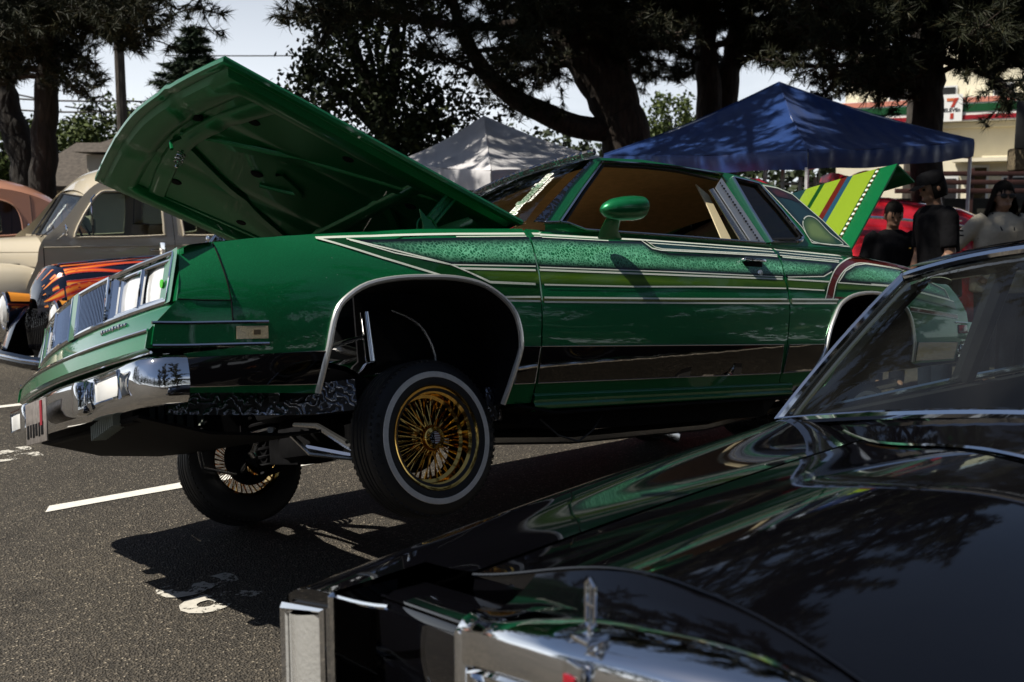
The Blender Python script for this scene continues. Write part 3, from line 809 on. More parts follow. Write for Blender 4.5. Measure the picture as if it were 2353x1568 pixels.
inn = MB().grid([[hp3(.13 + t * (HL(y) - .26), y * .84, crown(y, t) * .9 - .012) for y in yy_] for t in ss_]); inn.build('hood_inner_skin', M['green_plain'], hood)
def hatbeam(name, P, w=.06, h=.016, base=-.012, mat='green_plain'):
    P = [np.array(p, float) for p in catmull(P, 6)]
    rows = []
    for i, p in enumerate(P):
        t = P[min(i + 1, len(P) - 1)] - P[max(i - 1, 0)]; t /= np.linalg.norm(t); n = np.array((-t[1], t[0]))
        rows.append([hp3(*(p + n * a * w), crown(p[1], .5) * .9 + base - b_ * h) for a, b_ in ((-.5, -.1), (-.42, .8), (-.36, 1), (.36, 1), (.42, .8), (.5, -.1))])
    return MB().grid(rows).build(name, M[mat], hood, smooth=40)
hatbeam('hood_brace', [(1.20, .02), (.95, .20), (.62, .40), (.25, .58)])
hatbeam('hood_brace', [(1.20, -.02), (.95, -.20), (.62, -.40), (.25, -.58)])
hatbeam('hood_brace', [(.42, .62), (.40, .2), (.40, -.2), (.42, -.62)], .07)
hatbeam('hood_brace', [(.40, .30), (.22, .12), (.16, 0), (.22, -.12), (.40, -.30)], .05, .014)
hatbeam('hood_brace', [(1.08, .60), (1.14, .30), (1.17, 0), (1.14, -.30), (1.08, -.60)], .085, .018)
hatbeam('hood_brace', [(1.05, .62), (.7, .60), (.3, .60)], .05, .012); hatbeam('hood_brace', [(1.05, -.62), (.7, -.60), (.3, -.60)], .05, .012)
hatbeam('hood_brace', [(.80, .10), (.66, .0), (.80, -.10)], .045, .012)
for s_, y_ in ((1.06, .42), (1.06, -.42), (.86, .0), (.70, .52), (.70, -.52), (.33, .40), (.33, -.40), (1.22, .22)):
    m_ = MB().lathe([(0, 0), (.028, 0), (.022, .006), (0, .007)], 14, 'z'); Mx = Matrix.Identity(4)
    o = m_.tf(mat4(np.stack([HE, [0, 1, 0], -HN], 1) if False else np.stack([HE, np.array([0, -1., 0]), -HN], 1), hp3(s_, y_, -.013 + crown(y_, .5) * .9))).build('hood_access_hole', M['black'], hood)
# hood latch spring, pin and safety hook
sp = [hp3(1.20 - .03 + .016 * math.cos(a), -.02 + .016 * math.sin(a), -.045 - .0022 * a) for a in np.linspace(0, 14 * math.pi / 2, 60)]
MB().tube(sp, .003, 5).build('latch_spring', M['steel'], hood)
MB().tube([hp3(1.17, -.02, -.03), hp3(1.17, -.02, -.11)], .006, 8).build('latch_pin', M['chrome'], hood)
MB().tube([hp3(1.22, .10, -.04), hp3(1.25, .10, -.075), hp3(1.24, .12, -.11)], .007, 6).build('safety_hook', M['green_plain'], hood)
# hinges
for s in (1, -1):
    hg = empty('hood_hinge', Matrix.Identity(4), car)
    a, b_ = np.array([-.30, s * .70, 1.105]), np.array([-.17, s * .70, .975])
    d = (b_ - a) / np.linalg.norm(b_ - a); n = np.array([-d[2], 0, d[0]])
    for k in (-.018, .018):
        MB().cbox((a + b_) / 2 + n * k, (.19, .010, .012), .002, R=np.stack([d, [0, 1, 0], n], 1)).build('hinge_arm', M['green_plain'], hg)
    MB().cbox((a + b_) / 2 + np.array([0, -s * .008, 0]), (.18, .004, .046), .001, R=np.stack([d, [0, 1, 0], n], 1)).build('hinge_web', M['green_plain'], hg)
    MB().cbox(a + np.array([-.035, 0, -.012]), (.11, .008, .04), .003, R=np.stack([HE, [0, 1, 0], HN], 1)).build('hinge_bracket', M['green_plain'], hg)
    MB().lathe([(0, .012), (.012, .012), (.014, .006), (.014, -.006), (0, -.006)], 12, 'y').tf(Matrix.Translation(a)).build('hinge_pivot', M['green_plain'], hg)
    spr = [b_ + np.array([.02 + (.012 + .0042 * t) * math.cos(t), s * .012, (.012 + .0042 * t) * math.sin(t) - .02]) for t in np.linspace(0, 6 * math.pi * .5, 40)]
    MB().tube(spr, .004, 5).build('hinge_spring', M['green_plain'], hg)
    MB().poly([b_ + np.array(q) for q in ((.05, s * .02, .05), (-.06, s * .02, -.06), (.03, s * .02, -.06))]).build('hinge_base', M['green_plain'], hg, smooth=0, thick=.006)

# ---- cabin
def Yg(x, z): return .800 - (z - .985) * .40
P4 = lambda L: SD(Z4(L), Yg); P5 = lambda L: SD(Z5(L), Yg)
apil = P4([(205, 1364), (285, 1362), (420, 1165), (548, 992), (500, 978), (350, 1150)])
railp = P4([(500, 978), (525, 966), (800, 978), (1000, 1012), (1330, 1062)]) + P5([(162, 1108), (162, 1130), (5, 1090)]) + P4([(1285, 1068), (1000, 1022), (555, 990)])
bstr = P4([(1285, 1068)]) + P5([(5, 1090), (120, 1290), (235, 1484)]) + P4([(1548, 1490), (1420, 1290)])
sail = P5([(162, 1108), (280, 1145), (370, 1182), (560, 1350), (735, 1522), (240, 1500), (240, 1484), (415, 1478), (440, 1462), (300, 1290), (163, 1128)])
for s in (1, -1):
    for nm, P in (('windscreen_pillar', apil), ('roof_rail', railp), ('rear_door_pillar', bstr), ('sail_panel', sail)):
        spanel(nm, P, M['green'], Y=Yg, step=.05, side=s, thick=.018)
    bel = P4([(200, 1364), (285, 1362), (340, 1368), (450, 1410), (680, 1425), (1100, 1455), (1548, 1490)]) + P5([(240, 1500), (735, 1522)])
    up = [(x, s * Yg(x, z), z) for x, z in bel]; lo = [(x, s * Ys(x, np.interp(x, TX, TZ) - .004), float(np.interp(x, TX, TZ)) - .006) for x, z in bel]
    mid = [tuple((np.array(a) + np.array(b_)) / 2 + np.array((0, s * .004, .002))) for a, b_ in zip(up, lo)]
    MB().grid([up, mid, lo]).build('belt_panel', M['green'], car, smooth=60)
    MB().tube([(x, s * (Yg(x, z) + .004), z) for x, z in bel[:7]], .006, 6).build('window_sill_trim', M['steel'], car)
    fr_ = P4([(285, 1362), (420, 1165), (548, 992), (800, 1005), (1000, 1024), (1285, 1070)])
    MB().tube([(x, s * (Yg(x, z) + .006), z) for x, z in resample(fr_, .04, False)], .012, 6, flat=.5).build('door_frame_trim', M['chrome'], car)
    frk = P4([(320, 1366), (440, 1180), (562, 1012), (800, 1024), (1000, 1044), (1262, 1100)])
    MB().tube([(x, s * (Yg(x, z) - .006), z) for x, z in resample(frk, .04, False)], .014, 6, flat=.5).build('window_gasket', M['gasket'], car)
    M['satin'] = M.get('satin') or pm('engraved_satin_aluminium', (.86, .85, .82), .28, metal=.9, bmp=.25, bscale=130)
    bch = P4([(1280, 1090), (1548, 1490), (1460, 1482), (1245, 1150)])
    pp = spanel('door_pillar_trim', bch, M['satin'], Y=lambda x, z: Yg(x, z) + .006, step=.04, thick=.006, side=s)
    for k in range(22):
        t = (k + .5) / 22
        q = np.array(bch[0]) * (1 - t) + np.array(bch[1]) * t + (np.array(bch[3]) - np.array(bch[0])) * .45 * (1 - t) + (np.array(bch[2]) - np.array(bch[1])) * .45 * t
        MB().cbox((q[0], s * (Yg(*q) + .010), q[1]), (.006 + .004 * (k % 3), .003, .009), .001).build('engraved_mark', M['black'], pp)
    bc2 = P4([(1240, 1150), (1460, 1482), (1410, 1478), (1215, 1160)])
    spanel('pillar_channel', bc2, M['steel'], Y=lambda x, z: Yg(x, z) - .004, step=.04, thick=.006, side=s)
    crm = P4([(1175, 1110), (1255, 1180), (1405, 1476), (1345, 1472), (1250, 1250)])
    spanel('pillar_inner_trim', crm, M['cream_trim'], Y=lambda x, z: Yg(x, z) - .05, step=.05, thick=.006, side=s)
    wsc = P4([(130, 1358), (205, 1362), (350, 1150), (497, 985), (478, 985), (320, 1150)])
    spanel('windscreen_trim', wsc, M['engraved'], Y=lambda x, z: Yg(x, z) + .004 - .0, step=.04, thick=.006, side=s)
    qo = P5([(5, 1090), (160, 1128), (300, 1290), (432, 1455), (425, 1475), (405, 1482), (240, 1484), (120, 1290), (5, 1090)])
    qf = MB().tube([(x, s * (Yg(x, z) + .006), z) for x, z in resample(qo, .05, False)], .010, 6).build('quarter_window_frame', M['chrome'], car)
    spanel('quarter_glass', qo[:-1], M['glass_smoke'], Y=lambda x, z: Yg(x, z) - .004, step=.08, thick=0, side=s, parent=qf)
    qg = P5([(18, 1102), (155, 1136), (290, 1290), (418, 1450), (400, 1470), (245, 1472), (130, 1290), (18, 1102)])
    MB().tube([(x, s * (Yg(x, z) + .0), z) for x, z in resample(qg, .05, False)], .012, 6, flat=.5).build('window_gasket', M['gasket'], qf)
# sail-panel airbrush work
def sgraphic(name, P, mat, off):
    V, F = tri2d(P, .03); ol = resample(P, .02)
    o = MB().add([(x, Yg(x, z) + off, z) for x, z in V], F).build(name, mat, car, smooth=40)
    a = o.data.attributes.new('edge', 'FLOAT', 'POINT'); a.data.foreach_set('value', [segdist(v.co.x, v.co.z, ol) for v in o.data.vertices])
so_ = P5([(190, 1135), (280, 1152), (370, 1190), (560, 1355), (720, 1512), (490, 1488), (432, 1395), (300, 1250)])
sgraphic('sail_panel_painting', so_, M['sail_blue'], .002)
sgraphic('sail_panel_painting', [tuple(q) for q in catmull(P5([(440, 1345), (470, 1325), (520, 1345), (600, 1430), (680, 1500), (500, 1482), (440, 1395)]), 4, True)], M['sail_fade'], .0035)
sgraphic('sail_panel_painting', P5([(200, 1140), (280, 1156), (370, 1196), (420, 1245), (360, 1222), (280, 1206)]), M['sail_red'], .0035)
pin(so_ + so_[:1], .005, .004, Yg, gaps=False); pin(catmull(P5([(440, 1345), (470, 1325), (520, 1345), (600, 1430), (680, 1500), (500, 1482), (440, 1395)]), 4, True), .004, .005, Yg, gaps=False)
# roof
nearE = P4([(525, 966), (800, 978), (1000, 1012), (1330, 1062)]) + P5([(162, 1108), (370, 1182)])
nearE = [tuple(q) for q in catmull(nearE, 4)]
rows, rin = [], []
for x, z in nearE:
    y0 = Yg(x, z)
    rows.append([(x + .05 * (1 - (y / y0) ** 2) * (1 if x > -1.4 else 0), y, z - .002 + .045 * (1 - abs(y / y0) ** 2.4)) for y in np.linspace(-y0, y0, 17)])
    rin.append([(x, y, z - .03 + .03 * (1 - abs(y / y0) ** 2)) for y in np.linspace(-y0 + .03, y0 - .03, 9)])
MB().grid(rows).build('roof', M['green'], car, smooth=40)
MB().grid(rin).build('headliner', M['beige_trim'], car)
# windscreen and rear window
wb = lambda y: (-.60 + .15 * (1 - (y / .78) ** 2), y, 1.0 - .0); 
wt = lambda y: (rows[0][0][0] + .03 + .05 * (1 - (y / .66) ** 2), y * .85, 1.382 + .028 * (1 - (y / .78) ** 2))
MB().grid([[tuple(np.array(wb(y)) * (1 - t) + np.array(wt(y)) * t + np.array((.02, 0, .015)) * 4 * t * (1 - t)) for y in np.linspace(-.77, .77, 17)] for t in np.linspace(0, 1, 7)]).build('windscreen', M['glass'], car)
MB().tube([tuple(np.array(wt(y)) + (.008, 0, .004)) for y in np.linspace(-.77, .77, 17)], .014, 6).build('windscreen_top_trim', M['engraved'], car)
MB().grid([[(x, y, z) for y in np.linspace(-.76, .76, 9)] for x, z in ((-.50, .96), (-.56, .985), (-.62, 1.0))]).build('cowl', M['green'], car)
rb = nearE[-1]
MB().grid([[tuple(np.array((rb[0] - .02, y * .80, rb[1] + .03 * (1 - (y / .78) ** 2))) * (1 - t) + np.array((-2.86 - .05 * (1 - (y / .78) ** 2), y, 1.0)) * t) for y in np.linspace(-.72, .72, 9)] for t in (0, .5, 1)]).build('rear_window', M['glass'], car)
# windscreen sticker with lettering
stk = MB().poly([(0, 0, 0)] * 0) if False else None
b0, b1 = np.array(onsurf(*Z4([(130, 1335)])[0], Yg)), np.array(onsurf(*Z4([(318, 1150)])[0], Yg))
def wsp(y, t): return np.array(wb(y)) * (1 - t) + np.array(wt(y)) * t + np.array((.02, 0, .015)) * 4 * t * (1 - t)
A, B = wsp(.66, .10), wsp(.64, .70)
ex = (B - A) / np.linalg.norm(B - A); nrm = np.cross(ex, wsp(.5, .3) - wsp(.66, .3)); nrm /= np.linalg.norm(nrm)
nrm = nrm if nrm[0] > 0 else -nrm
ey = np.cross(nrm, ex)
Ms = mat4(np.stack([ex, ey, nrm], 1), (A + B) / 2 + nrm * .006)
st = text_mesh('windscreen_sticker', 'Justlowriders', .072, pm('white_vinyl', (.85, .85, .76), .4), car, Ms, shear=.25, weight=.007, width=1.0)
text_mesh('sticker_script', 'Justlowriders', .072, pm('green_vinyl', (.01, .16, .07), .4), st, Matrix.Translation((0, 0, .0015)), shear=.25, weight=-.0012)
text_mesh('sticker_small_lettering', 'WORLDWIDE', .028, bpy.data.materials['white_vinyl'], st, Matrix.Translation((.02, -.05, .001)), weight=.001, width=1.3)
# interior
for s in (1, -1):
    st_ = empty('front_seat', Matrix.Identity(4), car)
    MB().cbox((-1.30, s * .37, .46), (.52, .56, .16), .06).build('seat_cushion', M['tan_vinyl'], st_)
    MB().cbox((-1.66, s * .37, .72), (.16, .54, .55), .06, R=Matrix.Rotation(math.radians(-18), 3, 'Y')).build('seat_back', M['tan_vinyl'], st_)
    MB().box((-1.25, s * .80, .62), (1.35, .03, .62)).build('door_card', M['tan_vinyl'], car, smooth=0)
MB().cbox((-2.25, 0, .46), (.5, 1.3, .2), .06).build('rear_seat_cushion', M['tan_vinyl'], car)
MB().cbox((-2.55, 0, .75), (.18, 1.3, .5), .06, R=Matrix.Rotation(math.radians(-20), 3, 'Y')).build('rear_seat_back', M['tan_vinyl'], car)
MB().box((-2.72, 0, .95), (.3, 1.3, .02)).build('parcel_shelf', M['tan_vinyl'], car, smooth=0)
MB().cbox((-.78, 0, .86), (.34, 1.5, .20), .06).build('dashboard', M['tan_vinyl'], car)
MB().box((-1.4, 0, .30), (1.9, 1.5, .03)).build('carpet', M['tan_vinyl'], car, smooth=0)
sw = empty('steering_wheel', Matrix.Translation((-1.02, .37, .84)) @ Matrix.Rotation(math.radians(-62), 4, 'Y'), car)
MB().tube([(.18 * math.cos(a), .18 * math.sin(a), 0) for a in np.linspace(0, 2 * math.pi, 33)], .011, 8, cap=False).build('wheel_rim', M['black'], sw)
MB().cbox((0, 0, -.01), (.06, .33, .015), .005).build('wheel_spoke', M['steel'], sw)
MB().tube([(0, 0, 0), (0, 0, -.3)], .02, 8).build('steering_column', M['black'], sw)
# mirror
mr = empty('door_mirror', Matrix.Identity(4), car)
rg = []
for t, r in ((0, .004), (.03, .3), (.1, .55), (.25, .82), (.5, .98), (.75, 1.03), (.93, 1.0), (1.0, .95)):
    rg.append([(-.81 - .215 * t, .995 + .062 * r * math.cos(a), 1.012 + .035 * t * .6 + .050 * r * math.sin(a)) for a in np.linspace(0, 2 * math.pi, 21)[:-1]])
MB().grid(rg, cv=True).poly(rg[-1]).build('mirror_housing', M['green'], mr, smooth=40)
MB().poly([(x - .001, y, z) for x, y, z in [tuple(np.array((rg[-1][0][0], .995, 1.033)) + (np.array(q) - np.array((rg[-1][0][0], .995, 1.033))) * .88) for q in rg[-1]]]).build('mirror_glass', M['chrome'], mr, smooth=0)
MB().grid([[(x0 + .5 * w * math.cos(a), y0 + .022 * math.sin(a), z0) for a in np.linspace(0, 2 * math.pi, 13)[:-1]] for x0, y0, z0, w in ((-.945, .885, .925, .135), (-.925, .905, .95, .10), (-.905, .955, .985, .075), (-.90, .985, 1.0, .085))], cv=True).build('mirror_stalk', M['green'], mr, smooth=40)
# handle, lock
hd = empty('door_handle', Matrix.Identity(4), car)
MB().cbox((-1.878, Ys(-1.87, .876) + .016, .879), (.155, .028, .016), .005).build('handle_bar', M['chrome'], hd)
MB().cbox((-1.878, Ys(-1.87, .862) + .004, .862), (.13, .008, .022), .003).build('handle_recess', M['black'], hd)
MB().lathe([(0, .006), (.014, .006), (.017, .003), (.018, 0)], 18, 'y').tf(Matrix.Translation((-1.912, Ys(-1.912, .82), .82))).build('door_lock', M['chrome'], car)

# ---- rear deck, open boot lid
MB().grid([[(x, y, z - .0) for y in (-.70, .0, .70)] for x, z in ((-2.80, 1.0), (-2.93, 1.0))]).build('tulip_panel', M['green'], car)
for s in (1, -1):
    MB().grid([[(x, s * y, z + dz) for y, dz in ((.80, -.004), (.74, .016), (.69, .014), (.68, -.03))] for x, z in ((-2.75, .972), (-2.93, .965), (-3.2, .93), (-3.7, .885))]).build('deck_gutter', M['green'], car, smooth=50)
MB().box((-3.3, 0, .62), (.72, 1.36, .02)).build('boot_floor', M['black'], car, smooth=0)
MB().box((-2.95, 0, .80), (.02, 1.36, .38)).build('boot_bulkhead', M['black'], car, smooth=0)
MB().grid([[(x, y, z) for y in np.linspace(-.80, .80, 9)] for x, z in ((-3.70, .88), (-3.78, .84), (-3.80, .66), (-3.79, .55))]).build('rear_panel', M['green'], car, smooth=40)
for s in (1, -1):
    MB().cbox((-3.72, s * .855, .555), (.24, .035, .105), .012).build('rear_bumper_end', M['green'], car)
    tl = MB().cbox((-3.70, s * .874, .562), (.10, .01, .05), .004).build('rear_side_marker', pm('red_lens', (.35, .01, .01), .2, coat=1) if s == 1 else bpy.data.materials['red_lens'], car)
    MB().cbox((-3.803, s * .62, .70), (.02, .26, .20), .01).build('tail_lamp', bpy.data.materials['red_lens'], car)
MB().cbox((-3.83, 0, .555), (.10, 1.74, .105), .02).build('rear_bumper', M['green'], car)
MB().tube([(-3.885, -.86, .60), (-3.885, .86, .60), (-3.62, .878, .60)], .006, 6).build('rear_bumper_trim', M['chrome'], car)
MB().cbox((-3.76, 0, .44), (.12, 1.66, .12), .03).build('rear_valance', M['chrome_wavy'], car)
lid = empty('boot_lid', Matrix.Identity(4), car)
L0, L1 = np.array([-2.93, 0, 1.03]), np.array([-3.515, 0, 1.575]); le = (L1 - L0) / np.linalg.norm(L1 - L0); ln = np.array([-le[2], 0, le[0]]); ln = ln if ln[0] > 0 else -ln
LLn = np.linalg.norm(L1 - L0)
def lp3(s, y, h=0): return L0 + le * s + ln * (h + .02 * (1 - (y / .72) ** 2)) + np.array([0, y, 0])
ly = np.linspace(-.72, .72, 19)
lr = [[lp3(s, y) for y in ly] for s in np.linspace(0, LLn, 8)]
lb_ = np.array([-3.68, 0, 1.485])
lr.append([lp3(LLn + .006, y, -.012) for y in ly]); lr.append([tuple(lb_ + np.array([0, y, 0])) for y in ly])
MB().grid(lr).build('lid_skin', M['green'], lid, smooth=30, thick=.012)
def lband(name, y0, y1, mat, s0=.01, s1=None):
    s1 = s1 or LLn - .005
    MB().grid([[lp3(s, y, .003) for y in (y0, (y0 + y1) / 2, y1)] for s in np.linspace(s0, s1, 6)]).build(name, M[mat], lid)
for nm, y0, y1, mt in (('lime_stripe', .43, .585, 'lime_bright'), ('blue_stripe', .39, .43, 'blue_band'), ('oxblood_stripe', .345, .39, 'red_band'), ('lime_stripe', .23, .345, 'lime_bright'), ('dark_green_stripe', .195, .23, 'green_dark'), ('lime_stripe', .09, .195, 'lime_bright'), ('dark_lace_stripe', -.10, .09, 'teal'), ('lime_stripe', -.22, -.10, 'lime_bright'), ('dark_green_stripe', -.26, -.22, 'green_dark'), ('lime_stripe', -.45, -.26, 'lime_bright')):
    lband(nm, y0, y1, mt)
for i in range(34):
    MB().lathe([(0, .008), (.006, .007), (.0105, .003), (.011, 0)], 10, 'z').tf(mat4(np.stack([le, np.cross(ln, le), ln], 1), lp3(.02 + i * (LLn - .04) / 33, .605, .003))).build('gold_rivet', M['gold'] if i % 2 else M['pin'], lid)
for y0 in (-.55, .0, .55):
    MB().grid([[tuple(np.array(lp3(s, y0 + a, -.03 - .02 * (abs(a) < .05)))) for a in (-.07, -.05, .05, .07)] for s in (.05, LLn - .05)]).build('lid_brace', M['green_plain'], lid)
for s in (1, -1):
    MB().tube([(-2.93, s * .60, .90), (-2.90, s * .60, 1.0), lp3(.05, s * .60, -.03), lp3(.3, s * .60, -.03)], .012, 6).build('lid_hinge', M['green_plain'], lid)

# ---- wheels
def flag_mat():
    m, nt, b = nodes('flag_emblem')
    co = coords(nt); sx = nt.nodes.new('ShaderNodeSeparateXYZ'); nt.links.new(co, sx.inputs[0])
    w = nt.nodes.new('ShaderNodeMath'); w.operation = 'SINE'; k = nt.nodes.new('ShaderNodeMath'); k.operation = 'MULTIPLY'; k.inputs[1].default_value = 760
    nt.links.new(sx.outputs['Z'], k.inputs[0]); nt.links.new(k.outputs[0], w.inputs[0])
    st = ramp(nt, w.outputs[0], [(.45, (.75, .72, .68)), (.55, (.20, .02, .02))])
    v = tex(nt, 'Voronoi', Scale=190.0); nt.links.new(co, v.inputs['Vector'])
    stars = ramp(nt, v.outputs['Distance'], [(.25, (.8, .8, .8)), (.32, (.005, .006, .012))])
    a = nt.nodes.new('ShaderNodeMath'); a.operation = 'GREATER_THAN'; a.inputs[1].default_value = .003; nt.links.new(sx.outputs['X'], a.inputs[0])
    nt.links.new(mixc(nt, a.outputs[0], st, stars), b.inputs['Base Color']); b.inputs['Roughness'].default_value = .25
    return m
M['flag'] = flag_mat()
def tread_tyre():
    mb = MB(); n = 72; R0 = .287
    prof = [(.168, -.070), (.178, -.078), (.215, -.084), (.250, -.080), (.272, -.070), (.284, -.056)]
    tread = []
    P = []
    full = prof + [(R0, -.048), (R0, -.036), (.2825, -.034), (.2825, -.030), (R0, -.028), (R0, -.010), (.2825, -.008), (.2825, -.002), (R0, 0), (R0, .010), (.2825, .012), (.2825, .016), (R0, .018), (R0, .030), (.2825, .032), (.2825, .036), (R0, .038), (R0, .048)] + [(r, -h) for r, h in prof[::-1]]
    mb.lathe(full, n, 'y')
    for i in range(n):
        a = 2 * math.pi * (i + .5) / n
        for sgn in (1, -1):
            c = (.2785 * math.cos(a), sgn * .0565, .2785 * math.sin(a))
            Rm = Matrix.Rotation(-a, 3, 'Y') @ Matrix.Rotation(sgn * .25, 3, 'X')
            mb.box(c, (.006, .022, .012), R=Rm)
    return mb
def wire_wheel(parent, Mx):
    w = empty('wheel', Mx, parent)
    tread_tyre().build('tyre', M['rubber'], w, smooth=35)
    tyre = w.children[0]
    MB().lathe([(.2180, .0845), (.2190, .0864), (.238, .0862), (.2395, .0830)], 72, 'y').build('whitewall', M['white_rubber'], tyre)
    letters = 'TORNEL'
    for k, base in ((0, 200), (1, 20)):
        for i, ch in enumerate(letters):
            a = math.radians(base - i * 7.5)
            r = .259
            er = Vector((math.cos(a), 0, math.sin(a))); et = Vector((math.sin(a), 0, -math.cos(a)))
            up_ = Vector((0, 1, 0))
            Mt = Matrix(((et.x, er.x, 0, er.x * r), (0, 0, 1, .0815), (et.z, er.z, 0, er.z * r), (0, 0, 0, 1)))
            text_mesh('sidewall_lettering', ch, .026, M['rubber'], tyre, Mt, extrude=.0015)
    rim_p = [(.168, -.066), (.176, -.072), (.180, -.066), (.172, -.055), (.150, -.045), (.148, .015), (.160, .022), (.163, .055), (.178, .066), (.187, .072), (.192, .078), (.190, .083), (.181, .080), (.170, .070)]
    MB().lathe(rim_p, 72, 'y').build('rim', M['gold'], w, smooth=35)
    sp = MB(); ns = 72
    for i in range(ns):
        a = 2 * math.pi * i / ns; b_ = a + (.12 if i % 2 else -.12)
        p = (.040 * math.cos(b_), .012 if i % 4 < 2 else .038, .040 * math.sin(b_)); q = (.150 * math.cos(a), (.006 if i % 2 else -.022), .150 * math.sin(a))
        mid = tuple(np.array(p) * .25 + np.array(q) * .75)
        sp.tube([p, mid], .0022, 5, cap=False); sp.tube([mid, q], .0034, 5)
    o = sp.build('spokes', M['gold'], w); o['kind'] = 'stuff'
    hb = MB().lathe([(0, -.05), (.05, -.05), (.050, -.01), (.036, 0), (.036, .030), (.046, .034), (.048, .046), (.044, .060), (.040, .064), (.026, .066), (.024, .062), (0, .062)], 36, 'y').build('hub', M['gold'], w, smooth=30)
    MB().lathe([(0, .0655), (.0225, .0655), (.0225, .062)], 28, 'y').build('hub_emblem', M['flag'], hb, smooth=0)
    for k in range(5):
        a = 2 * math.pi * k / 5 + .4
        MB().lathe([(0, .006), (.003, .0062), (.0048, .005), (.005, 0)], 10, 'y').tf(Matrix.Translation((.034 * math.cos(a), .065, .034 * math.sin(a)))).build('hub_screw', M['gold'], hb)
    MB().lathe([(.0, -.09), (.12, -.09), (.12, -.075), (.0, -.075)], 28, 'y').build('brake_disc', M['black'], w)
    return w
steer = Matrix.Rotation(math.radians(4), 4, 'Z')
wn_ = wire_wheel(car, Matrix.Translation((-.062, .722, .157)) @ steer)
wf_ = copy_tree(wn_, car); wf_.matrix_local = Matrix.Translation((.045, -.707, .150)) @ Matrix.Rotation(math.pi + math.radians(4), 4, 'Z') @ Matrix.Rotation(math.radians(-9), 4, 'X')
for q, zz in ((.74, .0), (-.74, .376)):
    wr_ = copy_tree(wn_, car); wr_.matrix_local = Matrix.Translation((-2.746, q, zz)) @ (Matrix.Identity(4) if q > 0 else Matrix.Rotation(math.pi, 4, 'Z'))
# suspension
for s in (1, -1):
    MB().tube([(.078, s * .60, .645), (.0665, s * .60, .46)], .022, 14).build('hydraulic_cylinder', M['chrome'], car)
    MB().grid([[(x, s * y, z) for x, z in P] for y, P in ((.52, [(.20, .47), (.0, .50), (-.16, .47)]), (.62, [(.18, .44), (.0, .455), (-.14, .44)]), (.70, [(.10, .36), (.0, .37), (-.08, .36)]))]).build('upper_control_arm', M['chrome'], car, thick=.02)
    MB().tube([(.18, s * .28, .17), (.02, s * .62, .08)], .03, 8, flat=.5).build('lower_control_arm', M['chrome'], car)
    MB().tube([(-.18, s * .28, .17), (.0, s * .62, .08)], .03, 8, flat=.5).build('lower_control_arm', M['black'], car)
    cs = [(.02 + .055 * math.cos(a), s * .50 + .055 * math.sin(a), .12 + .006 * a) for a in np.linspace(0, 12 * math.pi, 120)]
    MB().tube(cs, .008, 5).build('coil_spring', M['black'], car)
    MB().tube([(.15, s * .10, .27), (.14, s * .28, .25), (.10, s * .45, .16), (.08, s * .62, .10)], [.009, .012, .016, .016], 8).build('tie_rod', M['steel'], car)
    MB().tube([(.34, s * .45, .22), (.30, s * .52, .14), (.12, s * .60, .10)], .009, 8).build('sway_bar_link', M['steel'], car)
    MB().cbox((-2.55, s * .58, .18), (.5, .05, .06), .01, R=Matrix.Rotation(math.radians(-22), 3, 'Y')).build('trailing_arm', M['steel'], car)
MB().tube([(.30, .20, .25), (.23, -.20, .25), (.20, -.5, .24)], .013, 8).build('centre_link', M['steel'], car)
rx = MB().tube([(-2.746, .66, .03), (-2.746, 0, .19), (-2.746, -.66, .36)], .045, 12).build('rear_axle', M['engraved'], car)
MB().ball((-2.746, 0, .19), (.15, .13, .13)).build('differential', M['engraved'], car)
# ------------------------------------------------------------------ black luxury saloon in the foreground
LR_ = pose(.664); LT_ = np.array([.129, 1.240, 0.0])
lin = empty('black_saloon', mat4(LR_, LT_))
tag(lin, 'gloss black saloon in the foreground with tall chrome grille and stand-up bonnet ornament', 'car')
LFX = [0, .10, .22, .32, .43, .60, .78, .88, .925, .945]; LFZ = [.925, .916, .886, .852, .812, .764, .724, .706, .692, .668]
LBZ = [.968, .960, .938, .914, .891, .868, .854, .850, .842, .822]
PF, PB = [np.polyfit(np.array(LFX[:-2]) ** 2, Z[:-2], 3) for Z in (LFZ, LBZ)]
def lz(x, y):
    t = min(max(-x / 1.45, 0), 1.15); q = min(abs(y), .90) ** 2
    drop = .35 * max(0, abs(y) - .90) ** 1.0 + 4.0 * max(0, abs(y) - .90) ** 2
    return float(np.polyval(PF, q)) * (1 - t) + float(np.polyval(PB, q)) * t + .012 * math.sin(math.pi * min(t, 1)) - drop
BP = M['black_paint']
def rear_edge(y): return -1.11 - .46 * min(1, abs(y) / .80) ** 1.25
